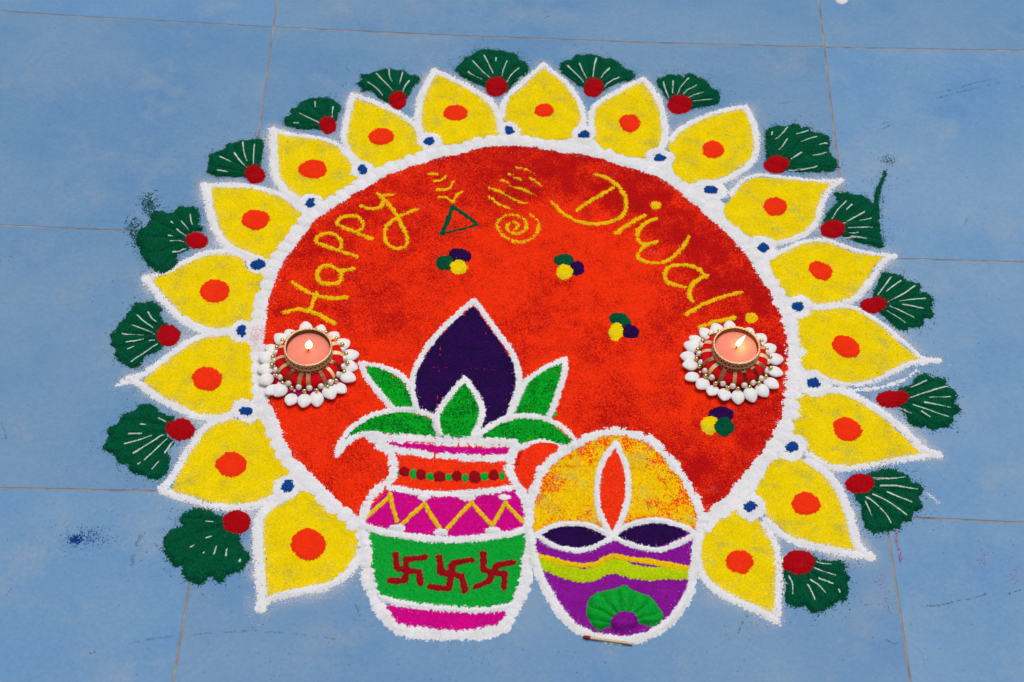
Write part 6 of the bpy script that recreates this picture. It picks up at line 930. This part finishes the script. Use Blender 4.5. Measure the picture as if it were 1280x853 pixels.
# ------------------------------------------------------------------ the oil lamp
ld = DATA['lamp']; c = cen(ld['low'])
lamp = thing('powder_oil_lamp', c, 'powder oil lamp with purple bowl, tall orange flame and yellow glow, right of the pot', 'oil lamp')
hc_ = np.array(cen(ld['halo']))
def halo_mix(x, y):
    hp = Poly(spline(ld['halo'], 3, True)); dd = hp(x, y)
    m = 0.74-0.034*dd+0.50*vnoise(x, y, 10, 31)+0.28*vnoise(x, y, 4, 32)
    return np.clip(np.where(y < hc_[1]-18, m-0.2, m), 0, 0.74)
powder('glow', Poly(spline(ld['halo'], 2, True), 3.5), 'halo', lamp, c, T=0.55, edge=2, rough=0.14, attr=halo_mix, hi=0.4, label='yellow glow flecked with orange')
powder('bowl', Poly(spline(ld['bowl'], 2, True), 3.2), 'purple', lamp, c, T=0.6, edge=2, rough=0.13, hi=0.4, dust=0.1, dl=1, label='purple bowl')
powder('flame_fill', Poly(spline(ld['flame'], 2, True), 1.4), 'flame', lamp, c, T=0.6, edge=2, label='orange flame')
for e in ld['eyes']: powder('dark_opening', Poly(spline(e, 2, True), 1.2), 'violet', lamp, c, T=0.6, edge=2, low=0.4, hi=0.4, dust=0.15, dl=0.8)
powder('lime_stripe', Strokes([(spline(ld['gs'], 2), 7.0, 6.4)]), 'stripe', lamp, c, T=0.9, edge=4, round_=True, low=0.8, hi=0.4, dust=0.3, dl=0.9)
powder('yellow_stripe', Strokes([(spline(ld['ys'], 2), 2.6, 2.8)]), 'gold', lamp, c, T=0.7, edge=2.4, round_=True, low=0.4, hi=0.35, dust=0.3, dl=0.9)
bc = np.array(cen(ld['ball']))
def rel2(x, y):
    th = np.arctan2(y-bc[1], x-bc[0]); return 0.12+1.0*np.sqrt(np.abs(np.sin(th*7+0.4+0.3*vnoise(x, y, 6, 9))))
powder('small_green_fan', Poly(spline(ld['fan'], 1.6, True), 0.4), 'lime' if False else 'potgreen', lamp, c, g=0.7, T=4.2, edge=4.5, round_=True, low=0.6, wob=5, hi=0.3, dust=0.2, dl=1.0, relief=rel2)
powder('purple_ball', Poly(spline(ld['ball'], 1.6, True), 0.2), 'purple', lamp, c, T=2.2, edge=6, round_=True, low=0.7, hi=0.3, dust=0.3, dl=1.0)
S0 = SUP.copy()
powder('flame_outline', Strokes([(spline(q), 2.8, 2.6) for q in ld['fo']]), 'white', lamp, c, T=0.95, edge=2.6, round_=True, S=S0, low=0.4, hi=0.4, dust=1.1, dl=0.8, gr=0.28)
powder('opening_outline', Strokes([(spline(q), 2.7, 2.7) for q in ld['eo']]), 'white', lamp, c, T=0.95, edge=2.6, round_=True, S=S0, low=0.4, hi=0.4, dust=1.1, dl=0.8, gr=0.28)
powder('bowl_outline', Strokes([(spline(ld['low']), 4.1, 4.1)]), 'white', lamp, c, T=1.1, edge=4, round_=True, S=S0, low=0.8, hi=0.5, dust=1.2, dl=1.2, gr=0.28)
dabs(ld['up'], lamp, c, S0, 7.6, 5.4, 4.6)

# ------------------------------------------------------------------ candle holders
def bm_obj(name, bm, mat, parent, loc=(0, 0, 0), rot=None, smooth=True):
    me = bpy.data.meshes.new(name); bm.to_mesh(me); bm.free()
    if smooth: me.polygons.foreach_set('use_smooth', np.ones(len(me.polygons), bool))
    o = link(name, me, parent, mat); o.location = loc
    if rot: o.rotation_euler = rot
    return o
def lathe(bm, prof, n=64, wave=None):
    rings = []
    for r, z in prof:
        ring_ = []
        for k in range(n):
            a = 2*math.pi*k/n; rr = r+(wave(a, r, z) if wave else 0)
            ring_.append(bm.verts.new((rr*math.cos(a)*MM, rr*math.sin(a)*MM, z*MM)))
        rings.append(ring_)
    for A, B in zip(rings, rings[1:]):
        for k in range(n): bm.faces.new((A[k], A[(k+1) % n], B[(k+1) % n], B[k]))
    return rings
def torus(bm, C, R, r, nu=16, nv=8, M=None, twist=0, tw=0.0):
    V = []
    for i in range(nu):
        a = 2*math.pi*i/nu; row = []
        for j in range(nv):
            b = 2*math.pi*j/nv; rr = r*(1+tw*math.sin(twist*a+b))
            p = Vector(((R+rr*math.cos(b))*math.cos(a), (R+rr*math.cos(b))*math.sin(a), rr*math.sin(b)))*MM
            if M is not None: p = M @ p
            row.append(bm.verts.new(p+Vector(C)*MM))
        V.append(row)
    for i in range(nu):
        for j in range(nv): bm.faces.new((V[i][j], V[(i+1) % nu][j], V[(i+1) % nu][(j+1) % nv], V[i][(j+1) % nv]))
def cowrie():
    bm = bmesh.new(); nu, nv = 28, 18; R = []
    for i in range(1, nv):
        th = math.pi*i/nv; row = []
        for k in range(nu):
            ph = 2*math.pi*k/nu
            x = -math.cos(th)                              # along the shell, inner end at -1
            rad = math.sin(th)*(1-0.16*x*x)
            w = 6.7*(1-0.06*x-0.06*max(0, x)**2); hgt = 2.9*(1-0.06*x)
            y = rad*math.cos(ph)*w; z = rad*math.sin(ph)*hgt*(1.0 if math.sin(ph) > 0 else 0.85)
            if math.sin(ph) > 0: z -= 0.8*math.exp(-(y/0.5)**2)*min(1, rad*1.5); z += 0.3*math.exp(-((abs(y)-1.3)/0.6)**2)*rad
            row.append(bm.verts.new((x*7.9*MM, y*MM, z*MM)))
        R.append(row)
    a = bm.verts.new((-7.9*MM, 0, 0)); b = bm.verts.new((7.9*MM, 0, 0))
    for A, B in zip(R, R[1:]):
        for k in range(nu): bm.faces.new((A[k], A[(k+1) % nu], B[(k+1) % nu], B[k]))
    for k in range(nu): bm.faces.new((a, R[0][(k+1) % nu], R[0][k])); bm.faces.new((b, R[-1][k], R[-1][(k+1) % nu]))
    bmesh.ops.recalc_face_normals(bm, faces=bm.faces[:])
    me = bpy.data.meshes.new('cowrie_shell'); bm.to_mesh(me); bm.free(); me.polygons.foreach_set('use_smooth', np.ones(len(me.polygons), bool)); me.materials.append(SHELL); return me
def ball(name, r, mat):
    bm = bmesh.new(); bmesh.ops.create_uvsphere(bm, u_segments=16, v_segments=10, radius=r*MM)
    me = bpy.data.meshes.new(name); bm.to_mesh(me); bm.free(); me.polygons.foreach_set('use_smooth', np.ones(len(me.polygons), bool)); me.materials.append(mat); return me
def ribbon():
    bm = bmesh.new(); A = []
    for k in range(13):
        a = math.radians(-60+k*195/12); r = 8.6; x = 23+r*math.cos(a); z = 8.5+7.75*math.sin(a)
        A.append([bm.verts.new((x*MM, sgn*1.75*MM, (z)*MM)) for sgn in (-1, -0.5, 0.5, 1)])
    for p, q in zip(A, A[1:]):
        for i in range(3): bm.faces.new((p[i], p[i+1], q[i+1], q[i]))
    bmesh.ops.solidify(bm, geom=bm.faces[:], thickness=0.25*MM); bmesh.ops.recalc_face_normals(bm, faces=bm.faces[:])
    me = bpy.data.meshes.new('ribbon_band'); bm.to_mesh(me); bm.free(); me.materials.append(RIBBON); return me
SHELL_ME, PEARL_ME, BEAD_ME, TINY_ME, RIB_ME = cowrie(), ball('pearl', 2.95, PEARL), ball('gold_bead', 2.15, GOLD), ball('tiny_bead', 1.1, PEARL), ribbon()
def holder(c, shells, label, rot, pinkvis):
    t = thing('candle_holder', c, label, 'candle holder', 'decorated candle holders')
    zb = 1.0
    bm = bmesh.new(); rg = lathe(bm, [(36.5-4*(not pinkvis), 0.6), (37.0-4*(not pinkvis), 1.2), (36.5-4*(not pinkvis), 2.6), (30, 3.0), (0.5, 3.0)], 60)
    bm_obj('felt_base', bm, PINKF if pinkvis else FABRIC, t, (0, 0, zb*MM))
    bm = bmesh.new(); torus(bm, (0, 0, 0), 23, 8, 72, 20, M=Matrix.Diagonal((1, 1, 0.9))); bm_obj('padded_ring', bm, FABRIC, t, (0, 0, (8.5+zb)*MM))
    for k in range(16):
        a = rot+2*math.pi*k/16+random.uniform(-.07, .07)
        o = link('ribbon_band', RIB_ME, t, loc=(0, 0, zb*MM)); o.rotation_euler = (random.uniform(-.02, .02), 0, a); o.scale = (1, random.uniform(0.85, 1.25), 1)
    # filigree cup
    bm = bmesh.new(); lathe(bm, [(21.4, 12.5), (21.4, 27.3), (20.7, 27.3), (20.5, 13.0), (0.5, 13.0)], 72); cup = bm_obj('cup', bm, CUPD, t, (0, 0, zb*MM))
    bm = bmesh.new(); torus(bm, (0, 0, 27.2), 21.1, 0.95, 144, 8, twist=40, tw=0.22); bm_obj('cup_rim', bm, CUPG, cup)
    bm = bmesh.new(); torus(bm, (0, 0, 14.2), 21.6, 0.75, 144, 8, twist=40, tw=0.25); bm_obj('cup_foot_ring', bm, CUPG, cup)
    bm = bmesh.new()
    n = 34
    for k in range(n):
        for row, zz in enumerate((17.6, 23.4)):
            a = 2*math.pi*(k+0.5*row)/n
            Mt = Matrix.Rotation(a, 3, 'Z') @ Matrix.Rotation(math.pi/2, 3, 'Y') @ Matrix.Diagonal((1.35, 0.92, 1))
            torus(bm, (21.6*math.cos(a), 21.6*math.sin(a), zz), 1.75, 0.42, 10, 5, M=Mt)
        a = 2*math.pi*(k+0.25)/n
    torus(bm, (0, 0, 20.5), 21.55, 0.5, 96, 6)
    o = bm_obj('filigree', bm, CUPG, cup); o['kind'] = 'stuff'
    for k, (x, y) in enumerate(shells):
        dx, dy = (x-c[0])*0.97, (y-c[1])*0.97-3.4; a = math.atan2(dy, dx); r = math.hypot(dx, dy)
        o = link('cowrie_shell', SHELL_ME, t); sc = random.uniform(0.92, 1.06)
        o.location = (dx*MM, dy*MM, (4.0+1.1*(k % 2))*MM); o.scale = (sc, sc*random.uniform(0.94, 1.04), sc)
        o.rotation_mode = 'ZYX'; o.rotation_euler = (random.uniform(-.2, .2), random.uniform(0.0, 0.16), a+random.uniform(-.1, .1))
        p = link('tiny_bead', TINY_ME, t); p.location = ((r-8.3)*math.cos(a)*MM, (r-8.3)*math.sin(a)*MM, 7.2*MM)
    for k in range(20):
        a = rot*0.7+2*math.pi*k/20+random.uniform(-.03, .03); r = 32.0+random.uniform(-.5, .5)
        o = link('pearl', PEARL_ME, t); o.location = (r*math.cos(a)*MM, r*math.sin(a)*MM, (8.6+random.uniform(-.5, .5))*MM)
        a += math.pi/20+random.uniform(-.03, .03); r = 34.6+random.uniform(-.6, .6)
        o = link('gold_bead', BEAD_ME, t); o.location = (r*math.cos(a)*MM, r*math.sin(a)*MM, (8.0+random.uniform(-.6, .6))*MM)
    return t
def tealight(c, label, lean, h, w, wick):
    t = thing('tealight_candle', c, label, 'candle', 'lit tealight candles'); t.location.z = 14.2*MM
    bm = bmesh.new(); lathe(bm, [(0.4, 0.2), (19.6, 0.2), (19.9, 0.6), (19.9, 9.2), (19.6, 9.6), (18.5, 9.5), (12, 9.35), (6, 9.15), (2.5, 8.9), (0.4, 8.8)], 72)
    bm_obj('wax', bm, WAX, t)
    bm = bmesh.new(); pts_ = [(0, 0, 8.2), (wick[0]*.3, wick[1]*.3, 10.2), (wick[0]*.7, wick[1]*.7, 11.8), (wick[0], wick[1], 14.0)]
    prev = None
    for i, p in enumerate(pts_):
        rg = [bm.verts.new(((p[0]+0.62*math.cos(a))*MM, (p[1]+0.62*math.sin(a))*MM, p[2]*MM)) for a in np.linspace(0, 2*math.pi, 9)[:-1]]
        if prev:
            for k in range(8): bm.faces.new((prev[k], prev[(k+1) % 8], rg[(k+1) % 8], rg[k]))
        prev = rg
    bm.faces.new(prev); bm_obj('wick', bm, WICK, t)
    bm = bmesh.new(); R = []; n = 14
    for i in range(1, n):
        u = i/n; r = w/2*math.sin(math.pi*u**0.62)**0.9*(1-0.25*u)
        R.append([bm.verts.new(((lean[0]*u**1.3*h+r*math.cos(a))*MM, (lean[1]*u**1.3*h+r*math.sin(a))*MM, u*h*MM)) for a in np.linspace(0, 2*math.pi, 17)[:-1]])
    v0 = bm.verts.new((0, 0, 0)); v1 = bm.verts.new((lean[0]*h*MM, lean[1]*h*MM, h*MM))
    for A, B in zip(R, R[1:]):
        for k in range(16): bm.faces.new((A[k], A[(k+1) % 16], B[(k+1) % 16], B[k]))
    for k in range(16): bm.faces.new((v0, R[0][(k+1) % 16], R[0][k])); bm.faces.new((v1, R[-1][k], R[-1][(k+1) % 16]))
    fl = bm_obj('flame', bm, FLAME, t, (wick[0]*.8*MM, wick[1]*.8*MM, 12.9*MM))
    ld_ = bpy.data.lights.new('candle_light', 'POINT'); ld_.energy = 0.022; ld_.color = (1, 0.5, 0.16); ld_.shadow_soft_size = 0.003
    lo_ = bpy.data.objects.new('candle_light', ld_); COL.objects.link(lo_); lo_.parent = t; lo_.location = ((wick[0]+lean[0]*h*.5)*MM, (wick[1]+lean[1]*h*.5)*MM, (11.5+h*0.45)*MM)
    return t
h1, h2 = DATA['h1c'], DATA['h2c']
holder(h1, DATA['sh1'], 'candle holder ringed by white cowrie shells below the word Happy, pink felt showing', 0.12, True)
holder(h2, DATA['sh2'], 'candle holder ringed by white cowrie shells below the word Diwali', 0.31, False)
tealight(h1, 'lit pink tealight with a short round flame in the left holder', (0.10, 0.30), 8.5, 7.4, (0.6, 0.5))
tealight(h2, 'lit pink tealight with a long leaning flame in the right holder', (0.55, 0.30), 12.0, 5.2, (0.5, 0.5))

# ------------------------------------------------------------------ burnt-out small things
(a1, b1), (a2, b2), (a3, b3) = DATA['match']
ang = math.atan2(b3-b1, a3-a1); Lm = math.hypot(a3-a1, b3-b1)
t = thing('matchstick', ((a1+a3)/2, (b1+b3)/2), 'red-headed wooden matchstick lying at the foot of the oil lamp', 'matchstick')
bm = bmesh.new(); V = []
for x in (-Lm/2+1.5, Lm/2):
    V.append([bm.verts.new((x*MM, y*MM, z*MM)) for y, z in ((-1.0, -1.0), (1.0, -1.0), (1.0, 1.0), (-1.0, 1.0))])
for k in range(4): bm.faces.new((V[0][k], V[1][k], V[1][(k+1) % 4], V[0][(k+1) % 4]))
bm.faces.new(V[0][::-1]); bm.faces.new(V[1])
bmesh.ops.recalc_face_normals(bm, faces=bm.faces[:]); bmesh.ops.bevel(bm, geom=bm.edges[:], offset=0.15*MM, segments=1, affect='EDGES')
bm_obj('stick', bm, WOOD, t, (0, 0, 1.75*MM), (0.1, -0.01, ang), smooth=False)
bm = bmesh.new(); bmesh.ops.create_uvsphere(bm, u_segments=16, v_segments=12, radius=1)
for v in bm.verts:
    q = v.co; v.co = Vector((q.x*3.6*(1-0.12*q.x), q.y*1.65, q.z*1.6))*MM*(1+0.03*math.sin(7*q.x+5*q.y))
hx = -Lm/2+2.4
bm_obj('head', bm, MHEAD, t, (hx*math.cos(ang)*MM, hx*math.sin(ang)*MM, 1.8*MM), (0, 0, ang))

# ------------------------------------------------------------------ stray powder and scuffs
o = powder('white_dab', Poly(spline(DATA['whitetop'], 1.5, True)), 'white', None, cen(DATA['whitetop']), T=1.2, edge=4, round_=True, dust=0.3, dl=1); mark(o, 'small white powder dab at the top edge of the floor, right of centre', 'dab')
def around(c, sx, sy, n, r=0.33): return rng.normal(c[0], sx, n), rng.normal(c[1], sy, n), r*rng.uniform(0.5, 1.3, n)
def along(P, n, sp, r):
    Q = spline(P, 1.0) if len(P) > 2 else spline(P, 1.0); u = rng.uniform(0, len(Q)-1, n); i = u.astype(int); i = np.minimum(i, len(Q)-2); f_ = (u-i)[:, None]
    q = Q[i]*(1-f_)+Q[i+1]*f_; return q[:, 0]+rng.normal(0, sp, n), q[:, 1]+rng.normal(0, sp, n), r*rng.uniform(0.5, 1.4, n)
p1 = around(DATA['smudge'], 3.0, 2.4, 300, 0.6); p2 = around(DATA['smudge2'], 9, 5, 240, 0.62); p3 = around(DATA['smudge'], 22, 16, 150, 0.42)
strewn('blue_smudge', *[np.concatenate(q) for q in zip(p1, p2, p3)], 'blue', 'smudge of spilled blue powder on the floor at the lower left', 'powder smudge')
parts = []
for q in DATA['scuffs']:
    ln = np.linalg.norm(np.diff(np.array(q), axis=0), axis=1).sum(); x, y, r = along(q, int(ln*2.6), 0.5, 0.34)
    k_ = vnoise(x, y, 4, 51) > -0.05; parts.append((x[k_], y[k_], r[k_]))
strewn('scuff_marks', *[np.concatenate(q) for q in zip(*parts)], 'dirt', 'thin dark broken scuff lines on the blue tiles', 'scuffs')
def ringspread(n, rmin, rmax, pw=1.6):
    a = rng.uniform(0, 2*np.pi, n); r = rmin+(rmax-rmin)*rng.random(n)**pw
    return RC[0]+r*np.cos(a)*1.08, RC[1]+r*np.sin(a), a
x, y, _ = ringspread(5200, 325, 640, 1.9); k_ = (rng.random(len(x)) < np.clip(0.45+0.6*vnoise(x, y, 45, 61), 0.03, 1)); strewn('stray_green_grains', x[k_], y[k_], 0.40*rng.uniform(0.4, 1.5, k_.sum()), 'green', 'loose dark green grains scattered over the tiles around the fans', 'loose powder')
x = rng.uniform(-330, 900, 5200); y = rng.uniform(-930, 120, 5200); k_ = rng.random(5200) < np.clip(0.3+0.7*vnoise(x, y, 70, 62), 0.02, 1)*np.clip(1.1-(y+930)/900, 0.2, 1)
strewn('dirt_specks', x[k_], y[k_], 0.30*rng.uniform(0.5, 1.6, k_.sum())**1.6, 'dirt', 'tiny dark dirt specks all over the tiles', 'dirt')
def film_mat():
    m = bpy.data.materials.new('white_dust_film'); m.use_nodes = True; nt = m.node_tree; nt.nodes.clear()
    o = N(nt, 'ShaderNodeOutputMaterial'); d = N(nt, 'ShaderNodeBsdfDiffuse'); d.inputs['Color'].default_value = (0.80, 0.80, 0.82, 1); tr = N(nt, 'ShaderNodeBsdfTransparent'); mx = N(nt, 'ShaderNodeMixShader')
    a = N(nt, 'ShaderNodeAttribute'); a.attribute_name = 'mix'; g = N(nt, 'ShaderNodeNewGeometry')
    v = N(nt, 'ShaderNodeTexVoronoi'); v.inputs['Scale'].default_value = 1000; nt.links.new(g.outputs['Position'], v.inputs['Vector']); sp = N(nt, 'ShaderNodeSeparateColor'); nt.links.new(v.outputs['Color'], sp.inputs[0])
    f = math_n(nt, 'MULTIPLY', a.outputs['Fac'], math_n(nt, 'ADD', math_n(nt, 'MULTIPLY', sp.outputs['Red'], 1.2), 0.4), clamp=True)
    nt.links.new(f, mx.inputs[0]); nt.links.new(tr.outputs[0], mx.inputs[1]); nt.links.new(d.outputs[0], mx.inputs[2]); nt.links.new(mx.outputs[0], o.inputs['Surface']); return m
def blur(A, n, it=3):
    for _ in range(it):
        for ax in (0, 1):
            c_ = np.cumsum(np.concatenate([np.zeros_like(A.take([0]*(n+1), ax)), A, np.zeros_like(A.take([0]*n, ax))], ax), ax, dtype=np.float64); m_ = A.shape[ax]; w_ = 2*n+1
            A = ((np.take(c_, np.arange(w_, w_+m_), ax)-np.take(c_, np.arange(0, m_), ax))/w_).astype(np.float32)
    return A
B = 0.6*blur(WHT, 4)+0.75*blur(WHT, 10)
st_ = 3; gi, gj = np.meshgrid(np.arange(0, NX, st_), np.arange(0, NY, st_), indexing='ij'); BX = X0+gi.astype(float); BY = Y0+gj.astype(float)
al = np.clip(B[gi, gj]*(0.62+0.55*vnoise(BX, BY, 30, 71)+0.45*vnoise(BX, BY, 9, 72))-0.02, 0, 0.5)
al[(BY > 90) | (np.hypot(BX-RC[0], BY-RC[1]) < 235)] = 0
am = np.maximum.reduce([al[:-1, :-1], al[1:, :-1], al[:-1, 1:], al[1:, 1:]]) > 0.004
um = np.zeros(al.shape, bool)
for a_ in (0, 1):
    for b_ in (0, 1): um[a_:al.shape[0]-1+a_, b_:al.shape[1]-1+b_] |= am
ix = -np.ones(al.shape, int); ix[um] = np.arange(um.sum()); ci, cj = np.nonzero(am)
fv = np.stack([(BX[um]-RC[0])*MM, (BY[um]-RC[1])*MM, np.full(um.sum(), 0.035*MM)], 1)
o = link('white_dust', np_mesh('white_dust', fv, np.stack([ix[ci, cj], ix[ci+1, cj], ix[ci+1, cj+1], ix[ci, cj+1]], 1), np.zeros((0, 3), int), attr=al[um]), None, film_mat()); o.location = (RC[0]*MM, RC[1]*MM, 0)
mark(o, 'thin veil of white dust on the tiles round the petals', 'loose powder', kind='stuff')
px_, py_, r_ = [], [], []
for q in DATA['greenstreak']: 
    a = along(q, 330, 4.4, 0.75); px_.append(a[0]); py_.append(a[1]); r_.append(a[2])
a = around(DATA['greenpatch'], 4, 4, 110, 0.62); px_.append(a[0]); py_.append(a[1]); r_.append(a[2])
a = along(DATA['greenstray'], 90, 0.6, 0.5); px_.append(a[0]); py_.append(a[1]); r_.append(a[2])
strewn('green_streaks', np.concatenate(px_), np.concatenate(py_), np.concatenate(r_), 'green', 'streaks of spilled green powder beside the smudged fan and the stalked fan', 'loose powder')
x, y, r = along(DATA['pinkdrip'], 90, 0.9, 0.55); xs, ys, rs = [x], [y], [r]
for q in DATA['pinkspots']:
    a = around(q, 3, 3, 16, 0.5); xs.append(a[0]); ys.append(a[1]); rs.append(a[2])
strewn('pink_grains', np.concatenate(xs), np.concatenate(ys), np.concatenate(rs), 'pink', 'dribble of pink grains on the tiles at the lower right', 'loose powder')
a = rng.normal(0, 1, (2, 420)); strewn('red_grains', DATA['redspot'][0]+a[0]*5.5, DATA['redspot'][1]+a[1]*9, 0.36*rng.uniform(0.5, 1.3, 420), 'orange', 'red grains spilled over the white ring left of the left candle', 'loose powder')
x, y, r = along(DATA['whitedash'], 80, 0.8, 0.5); strewn('white_dash', x, y, r, 'white', 'short faint white powder dash beside the lower right green fan', 'loose powder')
